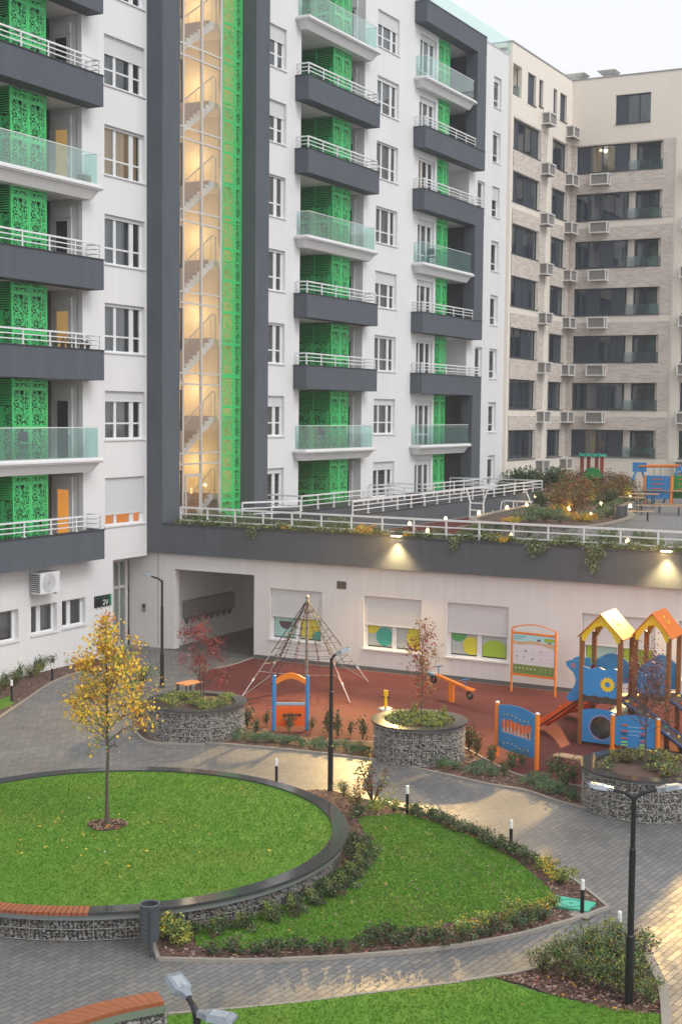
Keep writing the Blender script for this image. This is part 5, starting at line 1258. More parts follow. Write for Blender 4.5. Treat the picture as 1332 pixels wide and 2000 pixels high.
# litter bin
bx, by = G(293, 1862); r = thing('litter_bin', 'dark grey slatted litter bin on a post beside the round seat wall', 'litter bin', (bx, by, 0)); a = MB()
a.tube([(bx, by, .22), (bx, by, .78)], .155, 20, cap=False); a.tube([(bx, by, .22), (bx, by, .23)], .15, 20); a.build('drum', GREYM, r)
a = MB(); a.ring(bx, by, .135, .165, .775, .8, n=24); a.build('rim', mat('bin_rim', (.10, .11, .125), .3), r)
a = MB(); a.tube([(bx, by, .24), (bx, by, .70)], .13, 16); a.build('liner', mat('bin_liner', (.16, .19, .22), .5), r)
for s_ in ((.12, -.13), (-.1, .14)): a = MB(); a.box(bx+s_[0]-.02, bx+s_[0]+.02, by+s_[1]-.02, by+s_[1]+.02, 0, .74); a.build('post', GREYM, r)
mat('bin_slot', (.12, .13, .15), .5)
for k in range(6):
    z = .30+k*.078; pts = [(bx+.158*math.cos(R(t)), by+.158*math.sin(R(t)), z) for t in (-100, -85, -70)]
    a = MB(); a.tube(pts, .006, 4); a.build('slot', MATS['bin_slot'], r)
# green covers
for (px, s_, lb) in (((1115, 1772), (.36, .24), 'largest green manhole cover, beside the bollard light'), ((912, 1813), (.2, .1), 'small green valve cover farthest left in the hedge'), ((1016, 1802), (.14, .1), 'small green valve cover between two hedge shrubs')):
    x, y = G(*px); r = thing('manhole_cover', lb, 'cover', (x, y, 0)); a = MB(); a.box(x-s_[0], x+s_[0], y-s_[1], y+s_[1], .03, .075); a.build('lid', mat('cover_green_%d' % len(MATS), (.05, .45, .30), .5, (.10, .50, .36), ns=9, mixf=.5), r)
    a = MB(); a.ring(x, y, .0, .03, .076, .082, n=10); a.ring(x, y, min(s_)*.72, min(s_)*.8, .076, .081, n=20); a.build('lug', mat('lug_%d' % len(MATS), (.03, .28, .2), .5), r)
x, y = G(1135, 1790); a = MB(); a.box(x-.16, x+.16, y-.16, y+.16, .028, .05); tag(struct(a.build('bollard_footing', KERB)))

# ================================================================ PLAYGROUND
# rope pyramid
mx, my, mh = -20.56, 36.1, 2.82
r = thing('climbing_net', 'pyramid rope climbing net around a steel mast on the red play surface', 'climbing net', (mx, my, 0))
a = MB(); a.tube([(mx, my, 0), (mx, my, mh)], .05, 12); a.sphere((mx, my, mh+.03), .065, 10, 6); a.build('mast', mat('mast_steel', (.42, .38, .33), .4, metal=.5), r)
anch = [(-21.63, 34.11), (-18.51, 35.06), (-19.49, 38.12), (-22.6, 37.2)]
ropes = [MB(), MB(), MB()]; knots = MB(); barm = MB()
top = Vector((mx, my, mh-.05)); cor = []
for i, (ax, ay) in enumerate(anch):
    A = Vector((ax, ay, .02)); B = A.lerp(top, .26); cor.append(B)
    barm = MB(); barm.tube([A, A.lerp(top, .17)], .012, 6); ropes[2].tube([A.lerp(top, .17), A.lerp(top, .45)], .012, 5); ropes[0].tube([A.lerp(top, .45), top], .016, 5)
    barm.tube([A.lerp(top, .16), A.lerp(top, .19)], .03, 6); barm.build('anchor_bar', W_METAL, r)
for i in range(4):
    A, B = cor[i], cor[(i+1) % 4]
    sagm = lambda t: A.lerp(B, t)+(Vector((mx, my, .5))-A.lerp(B, t))*.35*math.sin(math.pi*t)*.5
    nv = 5; cols = [[] for _ in range(nv+1)]
    for lv in range(9):
        f = 1-lv/9.5; pts = []
        for k in range(nv+1):
            q = top.lerp(sagm(k/nv), f) + (Vector((0, 0, -.05*math.sin(math.pi*k/nv)))); pts.append(q); cols[k].append(q)
        ropes[2 if (lv+i) % 4 == 0 else 0].tube(pts, .008, 4)
        for q in pts[1:-1]: knots.sphere(q, .028, 6, 4)
    for k in range(1, nv): ropes[1 if k == 2 else 0].tube(cols[k]+[top], .008, 4)
    for k in (0,): 
        ropes[1].tube([anch[i] + (.03,), sagm(.33)], .012, 4); ropes[2].tube([anch[i] + (.03,), sagm(.12)-Vector((0, 0, .1))], .01, 4)
for mb_, m_, nm in ((ropes[0], ROPE_M, 'dark_ropes'), (ropes[1], ROPE_R, 'red_ropes'), (ropes[2], ROPE_G, 'grey_ropes'), (knots, BLACKM, 'knots')): mb_.build(nm, m_, r)

# blue and orange arch panel
(ax, ay), (bx_, by_) = G(535, 1427), G(600, 1427)
r = thing('play_arch', 'blue-posted arch with orange panel and curved orange top on the red play surface', 'play panel', ((ax+bx_)/2, (ay+by_)/2, 0)); h = 1.47
for x, y in ((ax, ay), (bx_, by_)): a = MB(); a.tube([(x, y, 0), (x, y, h)], .052, 12); a.sphere((x, y, h), .052, 10, 5, sz=.5); a.build('post', P_BLUE, r)
u = Vector((bx_-ax, by_-ay, 0)); W = u.length; u.normalize(); FA = Face((ax, ay, 0), u, (u.y, -u.x, 0))
a = MB(); FA.box(a, .05, W-.05, .12, .64, -.012, .012); a.build('panel', P_RED, r)
a = MB(); FA.box(a, .05, W-.05, .70, .75, -.03, .03); a.build('rail', mat('light_blue_rail', (.25, .42, .62), .4), r)
a = MB(); n = 16; zt = lambda t: h-.09+.17*math.sin(math.pi*t)
for i in range(n):
    t0, t1 = i/n, (i+1)/n; u0, u1 = .04+(W-.08)*t0, .04+(W-.08)*t1; P = FA.P; th = .15
    a.hexa((P(u0, zt(t0)-th, .025), P(u1, zt(t1)-th, .025), P(u1, zt(t1)-th, -.025), P(u0, zt(t0)-th, -.025), P(u0, zt(t0), .025), P(u1, zt(t1), .025), P(u1, zt(t1), -.025), P(u0, zt(t0), -.025)))
a.build('curved_top', P_ORANGE, r)
a = MB()
for k in range(5): FA.box(a, W*.28+k*.1, W*.28+k*.1+.07, .40, .46, .013, .045)
a.build('gear_piece', BLACKM, r)

# abacus panel and blue message panel (orange posts)
def panel(pa, pb_, h, w_label, kind, posts=P_ORANGE):
    (ax, ay), (bx, by) = pa, pb_; u = Vector((bx-ax, by-ay, 0)); W = u.length; u.normalize(); F = Face((ax, ay, 0), u, (u.y, -u.x, 0))
    r = thing('play_board', w_label, 'play panel', ((ax+bx)/2, (ay+by)/2, 0))
    for x, y in ((ax, ay), (bx, by)):
        a = MB(); a.tube([(x, y, 0), (x, y, h)], .058, 12); p = a.build('post', posts, r); a = MB(); a.tube([(x, y, h), (x, y, h+.035)], [.06, .03], 12); a.build('cap', LENSM, p)
    z0, z1 = .30, h-.06; n = 20; top_ = lambda t: z1+.10*math.sin(math.pi*t); bot = lambda t: z0-.06*math.sin(math.pi*t)
    a = MB(); P = F.P
    def strip(u0, u1, lo, hi):
        m = 14
        for i in range(m):
            s0, s1 = u0+(u1-u0)*i/m, u0+(u1-u0)*(i+1)/m; t0, t1 = s0/W, s1/W
            l0, l1 = lo(t0), lo(t1); h0, h1 = hi(t0), hi(t1)
            a.hexa((P(s0, l0, .012), P(s1, l1, .012), P(s1, l1, -.012), P(s0, l0, -.012), P(s0, h0, .012), P(s1, h1, .012), P(s1, h1, -.012), P(s0, h0, -.012)))
    if kind == 'abacus':
        wa, wb, za, zb = W*.13, W*.87, .68, 1.0
        strip(.06, wa, bot, top_); strip(wb, W-.06, bot, top_); strip(wa, wb, bot, lambda t: za); strip(wa, wb, lambda t: zb, top_)
    else: strip(.06, W-.06, bot, top_)
    a.build('panel', P_BLUE, r)
    if kind == 'abacus':
        a = MB(); b = MB()
        for k in range(8):
            uu = wa+(wb-wa)*(k+.5)/8; F.box(a, uu-.014, uu+.014, za, zb, -.01, .014)
            lo = za+.02+((k*37) % 5)*.02; F.box(b, uu-.03, uu+.03, lo+.08, lo+.26, .015, .035)
        a.build('bars', mat('bar_grey', (.42, .42, .42), .4), r); b.build('slider', P_RED, r)
        a = MB()
        for zz in (.42, 1.12):
            for k in range(7): a.sphere(P(W*.2+k*W*.1, zz+.03*math.sin(k), .02), .018, 6, 4)
        a.build('beads', P_YEL, r)
    else:
        for cols, m_ in (((.86, .70), P_RED), ((.62,), P_DBLUE), ((.50,), P_RED), ((.40, .32), mat('lime_piece', (.4, .7, .1), .4))):
            a = MB()
            for zz in cols: F.box(a, W*.2, W*.34, zz*h/1.1-.012, zz*h/1.1+.016, .013, .03); F.box(a, W*.62, W*.72, zz*h/1.1-.05, zz*h/1.1-.02, .013, .03)
            a.build('play_piece', m_, r)
        a = MB(); rn = random.Random(2)
        for j in range(3):
            for k in range(9): F.box(a, W*.36+k*.035, W*.36+k*.035+.022, .55+j*.1, .565+j*.1, .013, .02)
        a.build('wavy_marks', BOARDB, r)
    return r
panel(G(969, 1478), G(1047, 1505), 1.36, 'blue counting panel with a barred window and orange posts, standing before the orange slide', 'abacus')
panel((-10.06, 32.99), (-8.95, 33.07), 1.02, 'blue play panel with red and lime pieces between orange posts behind the right planter', 'plain')

# play tower ------------------------------------------------------
tx0, tx1, ty0, ty1 = -11.12, -10.12, 33.7, 34.7
pt = thing('play_tower', 'wooden play tower with two orange roofs, blue panels, orange slide and climbing ramp', 'play tower', (-10.3, 34.3, 0))
def post(x, y, h=2.78, s=.055): a = MB(); a.box(x-s, x+s, y-s, y+s, 0, h); return a.build('post', POSTWOOD, pt)
for x, y in ((tx0, ty0), (tx1, ty0), (tx0, ty1), (tx1, ty1)): post(x, y)
sx0, sx1, sy0, sy1 = -10.0, -9.12, 34.55, 35.55
for x, y in ((-9.98, sy0), (sx1, sy0), (-9.98, sy1), (sx1, sy1)): post(x, y)
ROOFM = mat('orange_roof_board', (.72, .17, .01), .6, (.64, .145, .01), ns=2, mixf=.5)
def roof(x0, x1, y0, y1, ze, za_, label):
    xm = (x0+x1)/2; o_ = .10; t = .025; a = MB()
    for s_, xe in ((-1, x0-o_), (1, x1+o_)):
        a.hexa(((xm, y0-.12, za_-t), (xe, y0-.12, ze-t), (xe, y1+.12, ze-t), (xm, y1+.12, za_-t), (xm, y0-.12, za_+.0), (xe, y0-.12, ze), (xe, y1+.12, ze), (xm, y1+.12, za_)))
    ro = a.build('roof', ROOFM, pt)
    # gable with arched cut-out
    for y in (y0-.06, y1+.04):
        a = MB(); n = 12; half = (x1-x0)/2
        for i in range(-n, n):
            u0, u1 = i/n, (i+1)/n
            top_ = lambda u: za_-.03-abs(u)*(za_-ze)*half/(half+o_)
            bt = lambda u: max(ze-.14, min(top_(u)-.14, ze+.30-.55*u*u*1.1)) if abs(u) < .86 else ze-.10
            a.hexa(((xm+u0*half, y, bt(u0)), (xm+u1*half, y, bt(u1)), (xm+u1*half, y+.02, bt(u1)), (xm+u0*half, y+.02, bt(u0)), (xm+u0*half, y, top_(u0)), (xm+u1*half, y, top_(u1)), (xm+u1*half, y+.02, top_(u1)), (xm+u0*half, y+.02, top_(u0))))
        a.build('gable', P_YEL, ro)
    # sun emblem on the right slope
    a = MB(); sl = Vector((x1+o_-xm, 0, ze-za_)); L_ = sl.length; sl.normalize(); nn = Vector((-sl.z, 0, sl.x)); c = Vector((xm, (y0+y1)/2, za_))+sl*L_*.38+nn*.012
    if nn.z < 0: nn = -nn; c = Vector((xm, (y0+y1)/2, za_))+sl*L_*.38+nn*.012
    for k in range(18):
        a0, a1 = 2*math.pi*k/18, 2*math.pi*(k+1)/18; r0_, r1_ = .085, (.14 if k % 2 else .115)
        if k in (4, 5, 6): continue
        q = [c+(sl*math.cos(x_)*rr+Vector((0, 1, 0))*math.sin(x_)*rr) for x_, rr in ((a0, r0_), (a1, r0_), (a1, r1_), (a0, r1_))]; a.quad(*q)
    a.build('sun_emblem', P_YEL, ro)
roof(tx0, tx1, ty0, ty1, 2.80, 3.42, ''); roof(-9.98, sx1, sy0, sy1, 2.80, 3.42, '')
a = MB(); a.box(tx0, tx1, ty0, ty1, 1.16, 1.24); a.box(tx0-.02, tx1+.02, ty0-.03, ty0, 1.12, 1.27); a.box(-10.06, sx1, sy0, sy1, 1.17, 1.23); a.build('platform', RAMPM, pt)
FT = Face((tx0, ty0-.03, 0), (1, 0, 0), (0, -1, 0)); P = FT.P; W = tx1-tx0
a = MB(); n = 16
for i in range(n):
    t0, t1 = i/n, (i+1)/n; u0, u1 = .05+(W-.1)*t0, .05+(W-.1)*t1; tp = lambda t: 2.02+.025*math.cos(t*14); bt = lambda t: 1.30+.02*math.cos(t*18)
    a.hexa((P(u0, bt(t0), .02), P(u1, bt(t1), .02), P(u1, bt(t1), 0), P(u0, bt(t0), 0), P(u0, tp(t0), .02), P(u1, tp(t1), .02), P(u1, tp(t1), 0), P(u0, tp(t0), 0)))
pnl = a.build('guard_panel', P_BLUE, pt)
a = MB(); cu, cz = W*.7, 1.62
for k in range(24):
    a0, a1 = 2*math.pi*k/24, 2*math.pi*(k+1)/24; rr = .19 if k % 2 else .165
    a.quad(P(cu+.07*math.cos(a0), cz+.07*math.sin(a0), .024), P(cu+.07*math.cos(a1), cz+.07*math.sin(a1), .024), P(cu+rr*math.cos(a1), cz+rr*math.sin(a1), .024), P(cu+rr*math.cos(a0), cz+rr*math.sin(a0), .024))
a.build('sun_wheel', P_YEL, pnl)
# lower panel with the round hole
a = MB(); n = 40; z0_, z1_ = .10, .90; cu, cz, rr = W*.56, .50, .30
def outer(ang):
    c_, s_ = math.cos(ang), math.sin(ang); u0_, u1_ = .05, W-.05; ts_ = []
    if c_ > 1e-6: ts_.append((u1_-cu)/c_)
    if c_ < -1e-6: ts_.append((u0_-cu)/c_)
    if s_ > 1e-6: ts_.append((z1_-cz)/s_)
    if s_ < -1e-6: ts_.append((z0_-cz)/s_)
    t = min(ts_); return cu+c_*t, cz+s_*t+(.08*math.sin(math.pi*(cu+c_*t)/W) if s_*t > z1_-cz-.01 else 0)
angs = sorted([2*math.pi*k/n for k in range(n)]+[math.atan2(z-cz, u_-cu) % (2*math.pi) for z in (z0_, z1_) for u_ in (.05, W-.05)])
for k in range(len(angs)):
    a0, a1 = angs[k], angs[(k+1) % len(angs)]; o0, o1 = outer(a0), outer(a1); i0, i1 = (cu+rr*math.cos(a0), cz+rr*math.sin(a0)), (cu+rr*math.cos(a1), cz+rr*math.sin(a1))
    a.quad(P(*i0, .02), P(*o0, .02), P(*o1, .02), P(*i1, .02)); a.quad(P(*i0, .02), P(*i1, .02), P(*i1, 0), P(*i0, 0)); a.quad(P(*o0, .02), P(*o0, 0), P(*o1, 0), P(*o1, .02))
lp_ = a.build('tunnel_panel', P_BLUE, pt)
a = MB()
for k in range(n):
    a0, a1 = 2*math.pi*k/n, 2*math.pi*(k+1)/n; a.quad(P(cu+(rr-.005)*math.cos(a0), cz+(rr-.005)*math.sin(a0), .026), P(cu+(rr-.005)*math.cos(a1), cz+(rr-.005)*math.sin(a1), .026), P(cu+(rr+.03)*math.cos(a1), cz+(rr+.03)*math.sin(a1), .026), P(cu+(rr+.03)*math.cos(a0), cz+(rr+.03)*math.sin(a0), .026))
a.build('pale_rim', mat('pale_purple_rim', (.30, .30, .55), .4), lp_)
a = MB(); xc = tx0+cu; n = 24
for k in range(n):
    a0, a1 = 2*math.pi*k/n, 2*math.pi*(k+1)/n; a.quad((xc+rr*math.cos(a0), ty0, cz+rr*math.sin(a0)), (xc+rr*math.cos(a1), ty0, cz+rr*math.sin(a1)), (xc+rr*math.cos(a1), ty0+1.9, cz+rr*math.sin(a1)+.0), (xc+rr*math.cos(a0), ty0+1.9, cz+rr*math.sin(a0)))
a.build('tunnel', P_DBLUE, pt)
# slide to the left
a = MB(); S0, S1 = Vector((tx0-.02, 34.2, 1.22)), Vector((-12.55, 34.55, .16)); n = 16; wd = .46; pts = []
for i in range(n+1):
    t = i/n; z = S0.z+(S1.z-S0.z)*(t+.10*math.sin(math.pi*t)) if t < .88 else .2; q = S0.lerp(S1, t); q.z = max(.18, z); pts.append(q)
dv = (S1-S0); dv.z = 0; dv.normalize(); sd = Vector((-dv.y, dv.x, 0))
for i in range(n):
    p, q = pts[i], pts[i+1]
    for s0_, s1_, h0, h1 in ((-wd/2, wd/2, 0, .02),): a.hexa((p+sd*s0_+Vector((0, 0, -.02)), q+sd*s0_+Vector((0, 0, -.02)), q+sd*s1_+Vector((0, 0, -.02)), p+sd*s1_+Vector((0, 0, -.02)), p+sd*s0_, q+sd*s0_, q+sd*s1_, p+sd*s1_))
bed_ = a.build('slide_bed', P_RED, pt)
for s_ in (-1, 1):
    a = MB()
    for i in range(n):
        p, q = pts[i]+sd*s_*wd/2, pts[i+1]+sd*s_*wd/2; e = sd*.018*s_; lo, hi = Vector((0, 0, -.06)), Vector((0, 0, .17))
        a.hexa((p+lo, q+lo, q+lo+e, p+lo+e, p+hi, q+hi, q+hi+e, p+hi+e))
    a.build('slide_side', P_RED, bed_)
a = MB()
for s_ in (-1, 1):
    a.tube([pts[0]+sd*s_*(wd/2+.03)+Vector((0, 0, -.07)), pts[-2]+sd*s_*(wd/2+.03)+Vector((0, 0, -.07))], .018, 6)
a.build('slide_rail', BLACKM, bed_)
a = MB(); c = pts[-4]+sd*-(wd/2+.021)+Vector((0, 0, .06)); 
for k in range(14):
    a0, a1 = 2*math.pi*k/14, 2*math.pi*(k+1)/14; q = lambda x_, r_: c+dv*math.cos(x_)*r_+Vector((0, 0, math.sin(x_)*r_))
    a.quad(q(a0, .0), q(a1, .0), q(a1, .10), q(a0, .10))
a.build('yellow_dot', P_YEL, bed_)
# fish shaped side panels at the head of the slide
a = MB()
for s_ in (-1, 1):
    y_ = 34.2+s_*.27; prof = [(-11.14, 2.12), (-11.50, 2.12), (-11.62, 2.06), (-11.60, 1.95), (-11.42, 1.80), (-11.34, 1.62), (-11.38, 1.45), (-11.52, 1.25), (-11.60, 1.12), (-11.5, 1.02), (-11.14, 1.15)]
    i0 = len(a.v); a.v += [(x_, y_-.012, z_) for x_, z_ in prof]+[(x_, y_+.012, z_) for x_, z_ in prof]; N = len(prof)
    a.f.append(tuple(range(i0, i0+N))[::-1]); a.m.append(0); a.f.append(tuple(range(i0+N, i0+2*N))); a.m.append(0)
    for k in range(N): a.f.append((i0+k, i0+(k+1) % N, i0+N+(k+1) % N, i0+N+k)); a.m.append(0)
fsh = a.build('slide_head_panel', P_BLUE, pt)
a = MB(); a.ring(0, 0, 0, 0.001, 0, .001, n=3); a = MB()
for k in range(14):
    a0, a1 = 2*math.pi*k/14, 2*math.pi*(k+1)/14; a.quad((-11.42+.03*math.cos(a0), 33.912, 1.98+.03*math.sin(a0)), (-11.42+.03*math.cos(a1), 33.912, 1.98+.03*math.sin(a1)), (-11.42+.06*math.cos(a1), 33.912, 1.98+.06*math.sin(a1)), (-11.42+.06*math.cos(a0), 33.912, 1.98+.06*math.sin(a0)))
a.build('eye_emblem', P_ORANGE, fsh)
# second, small slide behind
a = MB(); S0, S1 = Vector((-10.75, 35.0, 1.15)), Vector((-12.2, 36.35, .22)); d2 = (S1-S0); d2.z = 0; d2.normalize(); s2 = Vector((-d2.y, d2.x, 0))
for lo, hi, o1_, o2_ in ((-.02, 0, -.22, .22), (-.05, .14, -.24, -.22), (-.05, .14, .22, .24)):
    Z = Vector((0, 0, 1)); E = S1+d2*.45; E.z = .2
    a.hexa((S0+s2*o1_+Z*lo, S1+s2*o1_+Z*lo, S1+s2*o2_+Z*lo, S0+s2*o2_+Z*lo, S0+s2*o1_+Z*hi, S1+s2*o1_+Z*hi, S1+s2*o2_+Z*hi, S0+s2*o2_+Z*hi))
    a.hexa((S1+s2*o1_+Z*lo, E+s2*o1_+Z*lo, E+s2*o2_+Z*lo, S1+s2*o2_+Z*lo, S1+s2*o1_+Z*hi, E+s2*o1_+Z*hi, E+s2*o2_+Z*hi, S1+s2*o2_+Z*hi))
a.build('small_slide', P_RED, pt)
# blue arched guards on the far sides and second tower
def arch_guard(p, q, z0_, h, m_, name='arched_guard', curve=.22):
    u_ = Vector((q[0]-p[0], q[1]-p[1], 0)); W_ = u_.length; u_.normalize(); F = Face((p[0], p[1], 0), u_, (u_.y, -u_.x, 0)); a = MB(); n = 14
    for i in range(n):
        t0, t1 = i/n, (i+1)/n; tp = lambda t: z0_+h+curve*math.sin(math.pi*t)
        a.hexa((F.P(W_*t0, z0_, .012), F.P(W_*t1, z0_, .012), F.P(W_*t1, z0_, -.012), F.P(W_*t0, z0_, -.012), F.P(W_*t0, tp(t0), .012), F.P(W_*t1, tp(t1), .012), F.P(W_*t1, tp(t1), -.012), F.P(W_*t0, tp(t0), -.012)))
    o_ = a.build(name, m_, pt); a = MB()
    a.tube([F.P(W_*i/14, z0_+h+curve*math.sin(math.pi*i/14), 0) for i in range(15)], .022, 6); a.build('edge_tube', mat('edge_blue_%d' % len(MATS), (.12, .32, .62), .3), o_)
    return o_
arch_guard((tx0+.06, ty1), (tx1-.06, ty1), 1.5, .52, P_BLUE); arch_guard((-9.92, sy1), (sx1-.06, sy1), 1.3, .65, P_BLUE); arch_guard((-9.92, sy0), (sx1-.06, sy0), 1.3, .62, P_BLUE)
arch_guard((tx1, ty0+.9), (tx1, ty0+1.7), 1.3, .6, mat('dark_red_panel', (.28, .025, .02), .4), 'side_guard', .1); arch_guard((tx0, ty1-.35), (tx0, ty1-.02), 1.3, .6, MATS['dark_red_panel'], 'side_guard', .05)
a = MB(); FQ = Face((-9.92, sy0-.013, 0), (1, 0, 0), (0, -1, 0))
for k in range(6): c_ = FQ.P(.12+k*.11, 1.78+.05*math.sin(k*.6), .012); a.sphere(c_, .02, 6, 4)
a.build('white_studs', W_METAL, pt)
# climbing ramps with holds
hold_m = [P_YEL, P_RED, P_TEAL, mat('grey_hold', (.3, .3, .32), .4)]
def ramp(x0, x1, y0, y1, z0_, seed):
    a = MB(); a.hexa(((x0, y0, z0_-.05), (x1, y0, -.02), (x1, y1, -.02), (x0, y1, z0_-.05), (x0, y0, z0_), (x1, y0, .03), (x1, y1, .03), (x0, y1, z0_)))
    rp = a.build('climbing_ramp', RAMPM, pt); a = MB()
    for y in (y0, y1): a.tube([(x0, y, z0_+.02), (x1, y, .04)], .035, 8)
    a.build('edge_tube', mat('navy_edge_%d' % seed, (.02, .06, .18), .35), rp); rn = random.Random(seed)
    for c_ in range(4):
        h_ = MB()
        for k in range(3):
            t = (c_+k*4+rn.uniform(.2, .8))/12; v = rn.uniform(.15, .85); h_.blob((x0+(x1-x0)*t, y0+(y1-y0)*v, z0_+(.03-z0_)*t+.02), .045, 0, rn.random(), .3, (7, 5))
        h_.build('climbing_hold', hold_m[c_], rp)
ramp(-10.06, -8.25, 33.80, 34.45, 1.2, 4); ramp(-9.1, -7.2, 34.6, 35.5, 1.2, 8)

# info board
(ax, ay), (bx, by) = G(998, 1351), G(1083, 1362); ay = min(ay, 39.45); by = min(by, 39.4)
u = Vector((bx-ax, by-ay, 0)); W = u.length; u.normalize(); F = Face((ax, ay, 0), u, (u.y, -u.x, 0)); P = F.P
r = thing('info_board', 'orange-framed playground information board with picture rows in front of the kindergarten wall', 'sign', ((ax+bx)/2, (ay+by)/2, 0)); H = 1.96
for x, y in ((ax, ay), (bx, by)): a = MB(); a.tube([(x, y, 0), (x, y, H)], .035, 10); a.build('post', P_ORANGE, r)
a = MB(); F.box(a, .03, W-.03, H-.16, H-.10, -.02, .02); F.box(a, .03, W-.03, .53, .59, -.02, .02); a.tube([P(W*i/14, H+.015+.14*math.sin(math.pi*i/14), 0) for i in range(15)], .018, 6); a.build('frame', P_ORANGE, r)
z0_, z1_ = .60, H-.165; hh = z1_-z0_; a = MB(); F.box(a, .05, W-.05, z0_, z1_, -.012, .012); bd = a.build('board', BOARDW, r)
a = MB(); F.box(a, .05, W-.05, z0_+hh*.80, z1_, .013, .015); a.build('sky_header', BOARDB, bd)
a = MB(); F.box(a, .05, W-.05, z0_, z0_+hh*.235, .013, .016); a.build('green_footer', BOARDG, bd)
a = MB(); i0 = len(a.v); pts = [(.05, .76), (.05, .83)]+[(W*(.05+.09*k), .83-.02*math.sin(k)) for k in range(1, 10)]+[(W-.05, .80), (W-.05, .68)]+[(W*(1-.09*k), .68+.1*math.sin(math.pi*k/11)) for k in range(1, 10)]
a.v += [P(u_, z0_+hh*z_, .017) for u_, z_ in pts]; a.f.append(tuple(range(i0, i0+len(pts)))); a.m.append(0); a.build('sand_band', mat('board_sand', (.68, .42, .2), .5), bd)
a = MB(); F.box(a, W*.74, W-.05, z0_+hh*.86, z0_+hh*.95, .016, .018); a.build('lime_patch', STK_L, bd)
def dots(items, m_, nm, d=.019):
    a = MB()
    for cu, cz, rr in items:
        i0 = len(a.v); a.v += [P(W*cu+rr*math.cos(2*math.pi*k/12), z0_+hh*cz+rr*math.sin(2*math.pi*k/12), d) for k in range(12)]; a.f.append(tuple(range(i0, i0+12))); a.m.append(0)
    a.build(nm, m_, bd)
dots([(.62, .87, .055), (.86, .82, .045)], mat('board_hair', (.03, .03, .07), .5), 'drawn_hair', .020)
dots([(.63, .835, .042), (.85, .79, .04)], mat('board_face', (.78, .5, .42), .5), 'drawn_face', .022)
dots([(.12, .60, .012), (.32, .59, .03), (.66, .60, .022), (.12, .44, .024), (.29, .43, .02), (.48, .40, .028), (.66, .40, .016), (.82, .6, .012), (.83, .42, .013), (.5, .57, .012)], mat('board_ink', (.12, .12, .2), .5), 'pictogram')
dots([(.1+.087*k, .14, .024) for k in range(6)], mat('board_cream', (.72, .70, .6), .5), 'round_pictogram')
dots([(.68, .14, .02), (.78, .15, .022), (.90, .15, .02), (.68, .09, .015), (.78, .09, .015), (.90, .08, .018)], mat('board_sage', (.42, .50, .32), .5), 'small_pictogram')
a = MB(); rn = random.Random(6)
for row in range(2):
    for k in range(9):
        if row == 0 or k < 6: F.box(a, .09+k*.042, .09+k*.042+.028, z0_+hh*(.93-.055*row), z0_+hh*(.93-.055*row)+.034, .016, .018)
a.build('title_lettering', mat('board_teal', (.08, .36, .42), .5), bd)
a = MB()
for row, zz in enumerate((.52, .34, .54, .33)):
    for k in range(10): F.box(a, W*(.08+.088*k), W*(.08+.088*k)+.05, z0_+hh*zz, z0_+hh*zz+.008, .016, .018)
a.build('caption_lines', mat('board_caption', (.45, .45, .5), .5), bd)

# seesaw
sx_, sy_ = G(881, 1372); d = Vector((math.cos(R(-28)), math.sin(R(-28)), 0)); r = thing('seesaw', 'orange seesaw with two blue handles and black buffers by the kindergarten wall', 'seesaw', (sx_, sy_, 0)); c = Vector((sx_, sy_, .62)); s_ = Vector((-d.y, d.x, 0))
a = MB(); a.box(sx_-.07, sx_+.07, sy_-.06, sy_+.06, 0, .58); a.build('stand', P_ORANGE, r)
A, B = c-d*.85+Vector((0, 0, .09)), c+d*.85-Vector((0, 0, .09)); a = MB(); a.bar(A, B, .11, .07); a.build('beam', P_ORANGE, r)
a = MB(); a.bar(A-d*.12, A+d*.12, .22, .05); a.build('seat', mat('light_blue_seat', (.12, .42, .72), .4), r)
a = MB(); a.bar(B-d*.12, B+d*.12, .22, .05); a.build('seat', P_ORANGE, r)
for e, sg_ in ((A, 1), (B, -1)):
    a = MB(); q = e+d*.22*sg_; a.tube([q, q+Vector((0, 0, .26))], .018, 6); a.tube([q+Vector((0, 0, .26))-s_*.14, q+Vector((0, 0, .26))+s_*.14], .02, 6); a.build('handle', mat('handle_blue_%d' % len(MATS), (.05, .16, .36), .4), r)
    a = MB(); t_ = [e+d*.1*math.cos(x_)+Vector((0, 0, -.16+.1*math.sin(x_))) for x_ in [2*math.pi*k/14 for k in range(15)]]; a.tube(t_, .045, 6, cap=False); a.build('tyre_buffer', BLACKM, r)
# spring toy
x, y = G(753, 1386); r = thing('spring_rider', 'small yellow spring rider with a grey base behind the middle planter', 'spring rider', (x, y, 0))
a = MB(); a.tube([(x, y, .014), (x, y, .05), (x, y, .09)], [.24, .2, .06], 16); a.build('base', STEEL, r)
a = MB(); a.tube([(x, y, .09), (x, y, .30), (x, y, .5)], [.05, .04, .035], 8); a.box(x-.06, x+.06, y-.02, y+.02, .40, .56); a.build('body', P_YEL, r)
a = MB(); a.tube([(x-.15, y, .36), (x+.15, y, .36)], .014, 6); a.build('handle', BLACKM, r)
